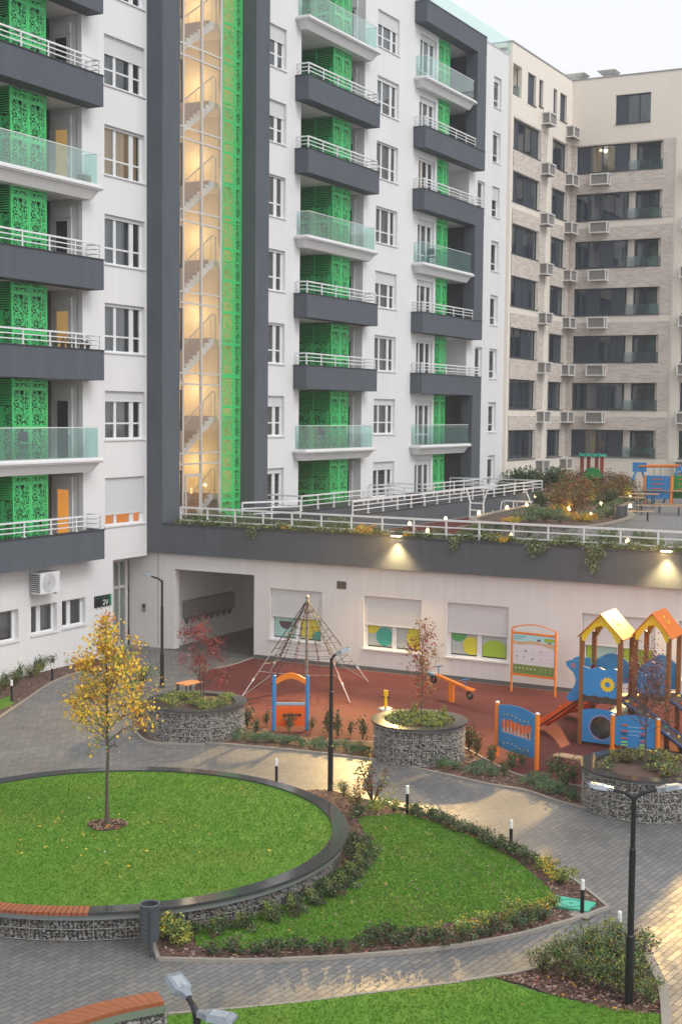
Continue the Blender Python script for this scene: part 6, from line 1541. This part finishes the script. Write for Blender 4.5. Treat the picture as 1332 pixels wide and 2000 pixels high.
# benches on the play surface
def bench(p, q, wd, label, h=.42):
    (ax, ay), (bx, by) = p, q; r = thing('bench', label, 'bench', ((ax+bx)/2, (ay+by)/2, 0)); u = Vector((bx-ax, by-ay, 0)); L_ = u.length; u.normalize(); n = Vector((-u.y, u.x, 0)); a = MB()
    for k in range(3):
        o_ = n*(-wd/2+wd*(k+.5)/3); A, B = Vector((ax, ay, h))+o_, Vector((bx, by, h))+o_; a.bar(A, B, wd/3-.012, .035)
    a.build('seat', BENCHW if 'tan' not in label else ORANGE_T, r)
    for t in (.12, .88):
        c_ = Vector((ax, ay, 0))+u*L_*t; a = MB(); a.bar(c_-n*wd*.38, c_-n*wd*.38+Vector((0, 0, h-.02)), .05, .05); a.bar(c_+n*wd*.38, c_+n*wd*.38+Vector((0, 0, h-.02)), .05, .05); a.build('leg', GREYM, r)
ORANGE_T = mat('tan_bench_wood', (.62, .30, .13), .5, (.52, .24, .1), ns=8, mixf=.5)
bench(G(1085, 1473, .42), G(1150, 1484, .42), .34, 'pale wooden bench between the counting panel and the right planter')
bench(G(352, 1337, .42), G(385, 1330, .42), .45, 'tan wooden bench behind the crimson tree planter')
# ================================================================ VEGETATION
def leaf(mb, c, s, rn, m, droop=.2, asp=.55):
    d = Vector((rn.gauss(0, 1), rn.gauss(0, 1), rn.gauss(-droop, .7))).normalized(); n = Vector((rn.gauss(0, 1), rn.gauss(0, 1), rn.gauss(0, 1)+.6)); e = d.cross(n)
    if e.length < 1e-3: return
    e = e.normalized()*s*asp; d = d*s; k = n.normalized()*s*.18
    mb.quad(c, c+d*.5+e+k, c+d, c+d*.5-e+k, m)
def branchy(tr, rn, p, d, L, r, depth, tips, spread=.6, up=.25, nseg=4, gnarl=.18):
    pts = [Vector(p)]; dd = Vector(d).normalized()
    for i in range(nseg):
        dd = (dd+Vector((rn.gauss(0, gnarl), rn.gauss(0, gnarl), rn.gauss(0, gnarl)+up*.15))).normalized(); pts.append(pts[-1]+dd*L/nseg)
    tr.tube(pts, [r*(1-.65*i/nseg) for i in range(nseg+1)], 5 if depth else 4, cap=False)
    tips += [(q, depth) for q in pts[1:]]
    if depth > 0:
        for k in range(rn.randint(3, 4)):
            t = rn.uniform(.25, 1); i = min(nseg-1, int(t*nseg)); q = pts[i].lerp(pts[i+1], t*nseg-i)
            sd = Vector((rn.gauss(0, 1), rn.gauss(0, 1), rn.gauss(0, .5)+up)).normalized(); branchy(tr, rn, q, (dd*(1-spread)+sd*spread), L*rn.uniform(.4, .62), r*.5, depth-1, tips, spread, up, 3, gnarl)
def tree(name, label, base, trunk_h, h, rad, prof, nbr, leafmats, wts, nleaf, ls, seed, tr=.045, up=.5, stems=1, clump=.09, trunkmat=None, skip=0.0, lean=(0, 0)):
    """prof(t) -> crown radius factor for height fraction t in the crown"""
    rn = random.Random(seed); x, y, z = base; r = thing(name, label, 'tree', (x, y, z)); t = MB(); tips = []
    for s in range(stems):
        ox = 0 if stems == 1 else rn.uniform(-.12, .12); pts = []; n = 9
        for i in range(n+1):
            f = i/n; pts.append(Vector((x+ox*(.3+1.6*f)+lean[0]*f+rn.gauss(0, .012)*h*.25*(i > 0), y+lean[1]*f+ox*.6*f+rn.gauss(0, .01)*h*.25*(i > 0), z+h*(1 if s == 0 else .85)*f)))
        t.tube(pts, [tr*(1-.86*i/n)*(1.25 if i == 0 else 1)/(1 if stems == 1 else 1.3) for i in range(n+1)], 8)
        for k in range(nbr//stems):
            f = trunk_h/h+(1-trunk_h/h)*((k+rn.random())/(nbr/stems))**1.05; f = min(.985, f); i = min(n-1, int(f*n)); q = pts[i].lerp(pts[i+1], f*n-i)
            tc = (f-trunk_h/h)/(1-trunk_h/h); an = k*2.4+rn.uniform(-.5, .5); L = rad*prof(tc)*rn.uniform(.7, 1.12)
            d = Vector((math.cos(an), math.sin(an), up*rn.uniform(.5, 1.5)+tc*.8)); branchy(t, rn, q, d, L, tr*.34*(1-.6*tc), 2 if L > .35 else 1, tips, .55, .3, 4, .16)
    t.build('trunk', trunkmat or BARK, r)
    c = MB(); outs = [q for q, dp in tips if dp <= 1]
    cl = {}
    for i in range(nleaf):
        q = rn.choice(outs); 
        key = (round(q.x*2.2), round(q.y*2.2), round(q.z*2.2))
        if key not in cl: cl[key] = (rn.random(), rn.choices(range(len(leafmats)), wts)[0])
        if cl[key][0] < skip: continue
        m = cl[key][1] if rn.random() < .45 else rn.choices(range(len(leafmats)), wts)[0]
        leaf(c, q+Vector((rn.gauss(0, clump), rn.gauss(0, clump), rn.gauss(0, clump))), ls*rn.uniform(.6, 1.25), rn, m)
    c.build('crown', [LEAF[k] for k in leafmats], r); return r
tree('maple_tree', 'slender young tree with golden yellow leaves on the round raised lawn', (tx, ty, CZ-.03), 1.45, 3.98, .9,
     lambda t: (1.05-.95*t)*(.75+.5*min(1, t*5)) + .02, 42, ['yellow', 'lime', 'gold', 'orange', 'rust'], (9, 4, 4, 1.2, .12), 5200, .054, 3, tr=.04, up=.35, clump=.085, skip=.07)
tree('maple_tree', 'small multi-stemmed tree with crimson leaves in the left gabion planter', (PL[0][0]+.12, PL[0][1]+.1, .78), .45, 1.95, .8,
     lambda t: .95-.35*t, 24, ['crimson', 'maroon', 'rust'], (7, 2, 1.5), 2600, .045, 8, tr=.03, up=.7, stems=2, clump=.07, skip=.28)
tree('maple_tree', 'thin sparse tree with a few red and olive leaves in the middle gabion planter', (PL[1][0]+.0, PL[1][1]+.1, .86), .4, 2.25, .75,
     lambda t: .85-.3*t, 24, ['rust', 'crimson', 'olive', 'brown'], (4, 4, 2.0, 1.5), 1500, .046, 15, tr=.026, up=.9, clump=.07, skip=.3)
tree('maple_tree', 'wide twiggy tree with sparse brownish red leaves in the right gabion planter', (PL[2][0]+.02, PL[2][1]-.05, .85), .75, 2.05, .85,
     lambda t: 1.0-.3*t, 34, ['brown', 'rust', 'maroon'], (4, 4, 1.5), 3000, .034, 22, tr=.026, up=.6, clump=.08, skip=.1)

def shrub_mesh(seed, rx, ry, h, n, mats_, wts, ls, spiky=0.0, stems=6, asp=.5):
    """returns (stem MB, leaf MB) around the origin"""
    rn = random.Random(seed); s = MB(); l = MB(); tips = []
    for k in range(stems):
        an = rn.uniform(0, 6.28); q = rn.uniform(.1, .8); d = Vector((math.cos(an)*rx*q, math.sin(an)*ry*q, h*rn.uniform(.65, 1.0)*(1-.35*q*q)))
        pts = [Vector((0, 0, 0)), d*.5+Vector((rn.gauss(0, .02), rn.gauss(0, .02), .04*h)), d]; s.tube(pts, [.010, .007, .003], 4, cap=False); tips += [(pts[0].lerp(pts[1], .7)), pts[1], pts[1].lerp(pts[2], .5), pts[2]]
    subs = [(rn.uniform(-.7, .7)*rx, rn.uniform(-.7, .7)*ry, rn.uniform(.25, .8)*h, rn.uniform(.25, .5), rn.choices(range(len(mats_)), wts)[0]) for _ in range(7)]
    for i in range(n):
        if rn.random() < spiky: c = rn.choice(tips)+Vector((rn.gauss(0, .03), rn.gauss(0, .03), rn.gauss(0, .04))); m = rn.choices(range(len(mats_)), wts)[0]
        else:
            b = rn.choice(subs); u = Vector((rn.gauss(0, 1), rn.gauss(0, 1), rn.gauss(0, 1))).normalized()*rn.random()**.4
            c = Vector((b[0]+u.x*rx*b[3]*1.2, b[1]+u.y*ry*b[3]*1.2, b[2]+u.z*h*b[3]*.7)); m = b[4] if rn.random() < .5 else rn.choices(range(len(mats_)), wts)[0]
        if c.z < .01: c.z = .01+rn.random()*.05
        leaf(l, c, ls*rn.uniform(.6, 1.3), rn, m, droop=-.5, asp=asp)
    return s, l
PROTO = {}
def make_proto(key, seed, rx, ry, h, n, mats_, wts, ls, spiky=0, stems=6, asp=.5): PROTO[key] = (seed, rx, ry, h, n, mats_, wts, ls, spiky, stems, asp)
MESHC = {}
KINDN = dict(heather=('heather_tuft', 'heather'), heather_dry=('heather_tuft', 'heather'), trough=('trailing_plant', 'trailing plant'), juniper=('juniper', 'juniper'), cypress=('dwarf_conifer', 'conifer'), yellowcover=('ground_cover_plant', 'ground cover'))
def put(key, x, y, z, label, group=None, sc_=1.0, rz=None, name='shrub', cat='shrub', variants=3, sz=None):
    name, cat = KINDN.get(key, (name, cat)); rn = random.Random(hash((round(x, 3), round(y, 3))) & 0xffff); v = rn.randrange(variants)
    if (key, v) not in MESHC:
        pr = PROTO[key]; s, l = shrub_mesh(pr[0]+v*17, pr[1], pr[2], pr[3], pr[4], pr[5], pr[6], pr[7], pr[8], pr[9], pr[10])
        so_, lo2 = s.build('stems', BARK), l.build('foliage', [LEAF[k] for k in pr[5]]); MESHC[(key, v)] = (so_.data, lo2.data); bpy.data.objects.remove(so_); bpy.data.objects.remove(lo2)
    a, b = MESHC[(key, v)]; r = thing(name, label, cat, (x, y, z), group)
    for nm, me in (('stems', a), ('foliage', b)): o = bpy.data.objects.new(nm, me); COL.objects.link(o); o.parent = r
    r.rotation_euler.z = rn.uniform(0, 6.28) if rz is None else rz; f = sc_*rn.uniform(.88, 1.12); r.scale = (f, f, f*(sz or 1)); return r
make_proto('lowhedge', 1, .24, .24, .26, 420, ['dgreen', 'green', 'grey_green', 'brown'], (5, 3, 2, 2), .035, .2, 8)
make_proto('upright', 2, .12, .12, .5, 260, ['lime', 'bgreen', 'green', 'olive'], (4, 3, 2, 2), .045, .5, 7, .35)
make_proto('golden', 3, .34, .34, .42, 520, ['lime', 'olive', 'bgreen', 'gold'], (4, 3, 3, 1), .045, .2, 8)
make_proto('juniper', 4, .34, .30, .26, 620, ['juniper', 'grey_green', 'bgreen'], (5, 3, 3), .05, .1, 6, .25)
make_proto('rhodo', 5, .22, .22, .7, 300, ['dgreen', 'green', 'rust', 'grey_green'], (5, 3, 1.2, 2), .065, .75, 7, .32)
make_proto('rosy', 6, .4, .4, .75, 560, ['rust', 'brown', 'green', 'olive', 'maroon'], (3, 4, 3, 3, 1), .035, .6, 16)
make_proto('spirea', 7, .42, .42, .62, 900, ['grey_green', 'bgreen', 'olive', 'brown', 'green'], (4, 3, 3, 1.5, 3), .04, .4, 18, .4)
make_proto('evergreen', 8, .75, .75, 1.25, 1500, ['dgreen', 'green', 'grey_green'], (5, 3, 2), .09, .2, 12, .4)
make_proto('redbush', 9, .9, .9, 1.6, 1500, ['rust', 'brown', 'green', 'maroon', 'olive'], (4, 3, 3, 1, 2), .085, .4, 16, .45)
make_proto('greybush', 10, .6, .6, .6, 900, ['grey_green', 'bgreen', 'pale', 'green'], (5, 3, 1.5, 3), .07, .2, 10, .35)
make_proto('yellowcover', 11, .5, .5, .35, 500, ['gold', 'orange', 'olive', 'lime'], (4, 2, 3, 2), .06, .1, 6)
make_proto('cypress', 12, .13, .13, .62, 420, ['dgreen', 'green'], (4, 3), .05, .1, 3, .3)
make_proto('heather', 13, .26, .26, .2, 360, ['grey_green', 'lime', 'olive', 'bgreen', 'brown'], (4, 3, 3, 3, 2), .035, .1, 6)
make_proto('heather_dry', 14, .26, .26, .22, 360, ['grey_green', 'brown', 'olive', 'bgreen', 'rust'], (4, 3, 3, 2, 1), .035, .1, 6)
make_proto('trough', 15, .3, .24, .3, 330, ['grey_green', 'bgreen', 'pale', 'olive', 'dgreen'], (4, 3, 2, 2, 2), .06, .3, 8, .4)
def walk(pts, step, jit=.04, seed=1):
    rn = random.Random(seed); out = []; rem = 0
    for i in range(len(pts)-1):
        a, b = Vector(pts[i][:2]), Vector(pts[i+1][:2]); L = (b-a).length; t = rem
        while t < L: q = a.lerp(b, t/L); out.append((q.x+rn.uniform(-jit, jit), q.y+rn.uniform(-jit, jit))); t += step
        rem = t-L
    return out
# upper hedge of the middle lawn
for x, y in walk(gpoly([(800, 1592), (870, 1614), (935, 1642), (1000, 1672), (1050, 1696)]), .28, .04, 2): put('lowhedge', x, y, .03, 'small dark shrub in the upper hedge of the middle lawn', 'low shrubs of the upper hedge')
for x, y in walk(gpoly([(1062, 1702), (1090, 1722), (1118, 1742)]), .3, .08, 3): put('golden', x, y, .03, 'yellow-green shrub at the right end of the upper hedge', 'yellow-green shrubs by the island tip', .68)
for x, y in walk(gpoly([(1085, 1775), (1040, 1790), (985, 1805), (930, 1822), (880, 1830), (835, 1838)]), .42, .08, 4): put('golden', x, y, .03, 'yellow-green shrub in the lower hedge of the middle lawn', 'yellow-green shrubs of the lower hedge', .66)
for x, y in walk(gpoly([(1060, 1800), (1000, 1818), (930, 1835), (860, 1846), (800, 1852), (740, 1848), (690, 1858), (630, 1862), (560, 1866), (490, 1868), (430, 1868), (370, 1868)]), .34, .05, 5): put('lowhedge', x, y, .03, 'small dark shrub in the bottom row below the middle lawn', 'low shrubs of the lower hedge', .9)
for x, y in ((760, 1832), (725, 1842), (800, 1838)): x, y = G(x, y); put('lowhedge', x, y, .03, 'small dark shrub in the bottom row below the middle lawn', 'low shrubs of the lower hedge')
# columns along the round wall
for i in range(19):
    a_ = R(-76+i*6.2); x, y = CX+(R1+.26)*math.cos(a_), CY+(R1+.26)*math.sin(a_)
    if 5 < i < 17: put('upright', x, y, .03, 'narrow upright yellow-green shrub against the round gabion wall', 'upright shrubs along the round wall', .78 if i < 7 else .7)
    if i > 6: put('lowhedge', x+.1, y+.02, .03, 'dark low shrub at the right foot of the round gabion wall', 'dark shrubs along the round wall', .95)
    if i > 5: put('lowhedge', CX+(R1+.12)*math.cos(a_+.05), CY+(R1+.12)*math.sin(a_+.05), .03, 'dark shrub pressed against the round gabion wall', 'dark shrubs pressed against the round wall', .95)
for px, py, s in ((322, 1842, 1.0), (350, 1850, .8), (365, 1838, .7)): x, y = G(px, py); put('golden', x, y, .03, 'yellowish shrub beside the grey slatted litter bin', 'yellowish shrubs beside the litter bin', s)
# reddish bush at the lamp
for px, py, k, s, lb in ((728, 1572, 'rosy', 1.3, 'reddish brown open bush beside the single-head street lamp'), (697, 1585, 'rosy', .95, 'smaller reddish bush at the foot of the single-head street lamp'), (672, 1560, 'spirea', .6, 'green shrub right at the base of the single-head street lamp'), (735, 1592, 'golden', .75, 'yellow-green shrub below the reddish open bush'), (768, 1588, 'golden', .7, 'yellow-green shrub between the reddish bush and the bollard light'), (700, 1600, 'lowhedge', 1.2, 'dark low shrub between the round wall and the reddish bush')):
    x, y = G(px, py); put(k, x, y, .03, lb, None, s)
# right shrub bed
for i, (px, py, s) in enumerate(((1060, 1905, .75), (1095, 1895, .9), (1120, 1920, .9), (1140, 1885, 1.05), (1165, 1905, 1.1), (1175, 1935, .95), (1185, 1870, 1.0), (1205, 1910, 1.1), (1245, 1900, .9), (1210, 1945, .9), (1255, 1935, .85), (1270, 1965, .7), (1225, 1875, .85), (1150, 1860, .6))):
    x, y = G(px, py); put('spirea', x, y, .03, 'feathery grey-green shrub in the bed around the double-armed lamp', 'feathery shrubs around the double-armed lamp', s*.95)
# bed in front of the play surface
for pts, st in ((gpoly([(415, 1440), (480, 1448), (560, 1455), (640, 1465), (720, 1474)]), .42), (gpoly([(835, 1495), (900, 1508), (975, 1520)]), .42), (gpoly([(1035, 1535), (1100, 1555), (1120, 1562)]), .42)):
    for x, y in walk(pts, st, .06, 8): put('juniper', x, y, .03, 'spreading blue-green juniper along the curb of the play area', 'junipers along the play area curb', .95)
for px, py, s in ((484, 1425, 1.1), (520, 1420, .7), (565, 1430, .8), (640, 1435, .8), (660, 1440, .9), (685, 1440, .6), (708, 1448, .95), (610, 1430, .5), (500, 1435, .7), (930, 1478, .9), (915, 1470, 1.0), (960, 1495, .7), (1000, 1510, .8), (1020, 1500, .6), (1090, 1530, .9), (1120, 1535, 1.0), (1075, 1520, .7), (1105, 1545, .8), (985, 1520, .6)):
    x, y = G(px, py); put('rhodo', x, y, .03, 'open upright leafy shrub in the bed before the red play surface', 'open leafy shrubs before the play surface', s*1.05)
# against the left building
for i, (x, y) in enumerate(walk(gpoly([(-20, 1375), (20, 1350), (60, 1330), (100, 1312), (130, 1303), (150, 1298)]), .4, .1, 9)): put('rhodo' if i % 3 else 'spirea', x-.15, y, .03, 'leafy shrub in the bed against the left building', 'shrubs against the left building', .8)
for px, py, s in ((272, 1400, .9), (278, 1345, 1.0), (262, 1350, .7)): x, y = G(px, py); put('spirea', x, y, .03, 'green shrub on the left side of the crimson tree planter', 'green shrubs beside the left planter', s)
put('upright', *G(205, 1285), .02, 'pale leafy shrub behind the yellow tree near the entrance', None, 1.4)
# planter fillings
for (cx, cy, r_, h), k, lb, n in ((PL[0], 'heather', 'low green heather tuft in the left gabion planter', 20), (PL[1], 'heather', 'low yellow-green tuft in the middle gabion planter', 26), (PL[2], 'heather_dry', 'low grey-green tuft in the right gabion planter', 24)):
    rn = random.Random(n); m = 0
    while m < n:
        x, y = rn.uniform(-1, 1), rn.uniform(-1, 1)
        if x*x+y*y > 1 or (k != 'heather' or r_ > 1.2) and (x+.1)**2+(y+.45)**2 < .13: continue
        m += 1; put(k, cx+x*(r_-.46), cy+y*(r_-.46), h-.07, lb, 'heather tufts: '+lb.split(' in ')[1], 1.0)
for dx, dy in ((.35, -.2), (-.3, .35), (.5, .35)): put('upright', PL[1][0]+dx, PL[1][1]+dy, .86, 'yellow-green leafy sprig among the tufts of the middle planter', 'sprigs in the middle planter', .8)
# terrace shrubs -------------------------------------------------
for i, (px, py, s) in enumerate(((992, 948, 1.0), (1012, 945, 1.05), (1032, 946, 1.0), (1052, 952, 1.0), (1072, 955, 1.1), (1095, 952, 1.0))):
    g_ = (GY(px, 930, 73.0+i*.5)[0], 73.0+i*.5); put('evergreen', g_[0], g_[1], T, 'dark evergreen laurel against the cream building', 'laurels against the cream building', s*1.3)
for i, (px, py, s) in enumerate(((1082, 985, 1.0), (1100, 992, 1.1), (1122, 996, 1.15), (1140, 985, 1.1), (1150, 972, 1.0), (1165, 975, 1.1), (1190, 978, 1.0), (1215, 972, 1.0), (1228, 968, .9), (1105, 970, 1.1), (1130, 960, 1.1), (1185, 960, 1.1), (1210, 955, 1.0))):
    g_ = G(px, py+10, T+.3); put('redbush', g_[0], g_[1], T+.3, 'tall maple bush with rusty red leaves in the terrace bed', 'rusty red bushes on the terrace', s*.8)
for px, py, s in ((1175, 985, 1.0), (1200, 990, .9), (1155, 990, .9), (1060, 995, 1.0)): g_ = G(px, py, T+.3); put('evergreen', g_[0], g_[1], T+.3, 'dark green bush between the red ones in the terrace bed', 'dark green bushes on the terrace', s*.7)
for px, py, s in ((1010, 1022, .8), (1035, 1020, 1.0), (1050, 1012, 1.0), (1065, 1020, 1.1), (1085, 1015, 1.0), (1035, 1008, .9), (1095, 1022, .8), (1185, 1012, .9), (1165, 1015, .8), (1195, 995, .8), (1215, 988, .8), (1235, 985, .8), (1250, 980, .8), (1175, 1000, .8)):
    g_ = G(px, py, T+.4); put('greybush', g_[0], g_[1], T+.4, 'low grey-green shrub in the raised terrace bed', 'grey-green shrubs in the raised bed', s*.85)
for px, py in ((1118, 1018), (1135, 1020), (1150, 1019), (1100, 1000), (1090, 1005), (995, 1026), (1065, 978), (1075, 975)): g_ = G(px, py, T+.4); put('yellowcover', g_[0], g_[1], T+.4, 'golden yellow ground cover plant in the raised terrace bed', 'golden plants in the raised bed', .9)
for i, (px, py) in enumerate(((950, 1050), (970, 1050), (1197, 1062), (1210, 1066), (1238, 1066), (1252, 1064), (1268, 1068), (1030, 1060))): 
    g_ = G(px, py, 4.36); put('cypress', g_[0], g_[1], 4.36, 'small dark cone-shaped conifer behind the parapet railing', 'small conifers behind the railing', .85)
rn = random.Random(12); x = -28.0
while x < -8.6:
    k = 'trough' if rn.random() < .95 else ('yellowcover' if x < -15 else 'trough'); put(k, x, 39.9+rn.uniform(0, .3), 4.40, 'grey-green trailing plant on the charcoal parapet' if k == 'trough' else 'yellowing plant on the charcoal parapet', 'trailing plants on the parapet' if k == 'trough' else 'yellowing plants on the parapet', rn.uniform(.6, 1.0), variants=4)
    x += .27
for x in [-28.3+i*.62 for i in range(32)]:
    put('greybush' if rn.random() < .5 else 'trough', x, 40.9+rn.uniform(-.2, .2), 4.33, 'leafy plant in the back row of the parapet trough', 'back row plants of the parapet trough', rn.uniform(.7, 1.0))
# hanging ivy
for px, L_, lb in ((1157, .75, 'longest ivy strand hanging over the charcoal parapet'), (1040, .35, 'short ivy fringe hanging over the parapet above the picture board'), (1058, .3, 'short ivy fringe just right of the other one on the parapet'), (888, .35, 'thin ivy strand hanging from the parapet right of the left wall lamp'), (492, .3, 'ivy tuft hanging from the parapet below the green stair screen'), (1170, .4, 'ivy strand beside the longest one on the parapet')):
    X_, _ = GY(px, 1070, 39.7); r = thing('hanging_ivy', lb, 'ivy', (X_, 39.7, 4.45)); s = MB(); l = MB(); rn2 = random.Random(px)
    for k in range(6):
        e = L_*rn2.uniform(.3, 1); pts = [Vector((X_+rn2.uniform(-.2, .2), 40.0, 4.42)), Vector((X_+rn2.uniform(-.22, .22), 39.68, 4.5)), Vector((X_+rn2.uniform(-.2, .2), 39.68, 4.45-e*.5)), Vector((X_+rn2.uniform(-.12, .12), 39.69, 4.45-e))]; s.tube(pts, .006, 4, cap=False)
        for i in range(int(40*e/.3)):
            t = rn2.random()*2; q = pts[1+int(t)].lerp(pts[2+int(t)], t-int(t)) if t < 2 else pts[3]; leaf(l, q+Vector((rn2.gauss(0, .04), -abs(rn2.gauss(0, .03)), rn2.gauss(0, .03))), .06, rn2, rn2.randrange(3))
    s.build('stem', BARK, r); l.build('leaves', [LEAF['grey_green'], LEAF['bgreen'], LEAF['pale']], r)
# hedge strip far right back
for i in range(9): put('evergreen', -19.5+i*1.1, 80.5, T, 'dark hedge bush at the back of the terrace behind the play panels', 'hedge bushes behind the play panels', 1.0)

# ---- every repeat gets a label of its own: its place in its row, counted from the left of the view
ORDW = 'first second third fourth fifth sixth seventh eighth ninth tenth eleventh twelfth thirteenth fourteenth fifteenth sixteenth seventeenth eighteenth nineteenth twentieth'.split()
def ordinals(n):
    if n < 20: return ORDW[n]
    tens = {2: 'twenty', 3: 'thirty', 4: 'forty', 5: 'fifty', 6: 'sixty', 7: 'seventy', 8: 'eighty', 9: 'ninety'}
    m = n+1; return (tens[m//10]+'-'+ORDW[m % 10-1]) if m % 10 else {20: 'twentieth', 30: 'thirtieth', 40: 'fortieth', 50: 'fiftieth', 60: 'sixtieth', 70: 'seventieth', 80: 'eightieth', 90: 'ninetieth'}[m]
same = {}
for o in bpy.data.objects:
    if o.parent is None and o.get('label'): same.setdefault(o['label'], []).append(o)
for lb, os_ in same.items():
    if len(os_) < 2: continue
    def sx_of(o):
        v = o.location-CC; return v.dot(CR)/max(1e-3, v.dot(CF))
    for i, o in enumerate(sorted(os_, key=sx_of)): o['label'] = lb+', '+ordinals(i)+' from left'
HAZE = 0.0009
# ================================================================ HAZE
hm = bpy.data.materials.new('misty_air'); hm.use_nodes = True; t = hm.node_tree; t.nodes.clear()
oo = t.nodes.new('ShaderNodeOutputMaterial'); vv = t.nodes.new('ShaderNodeVolumePrincipled'); vv.inputs['Color'].default_value = (.92, .95, 1, 1); vv.inputs['Density'].default_value = HAZE; vv.inputs['Anisotropy'].default_value = .2
t.links.new(vv.outputs[0], oo.inputs['Volume'])
if HAZE > 0:
    a = MB(); a.box(-60, 40, -12, 130, -1.0, 40); o = a.build('haze', hm); o['kind'] = 'stuff'
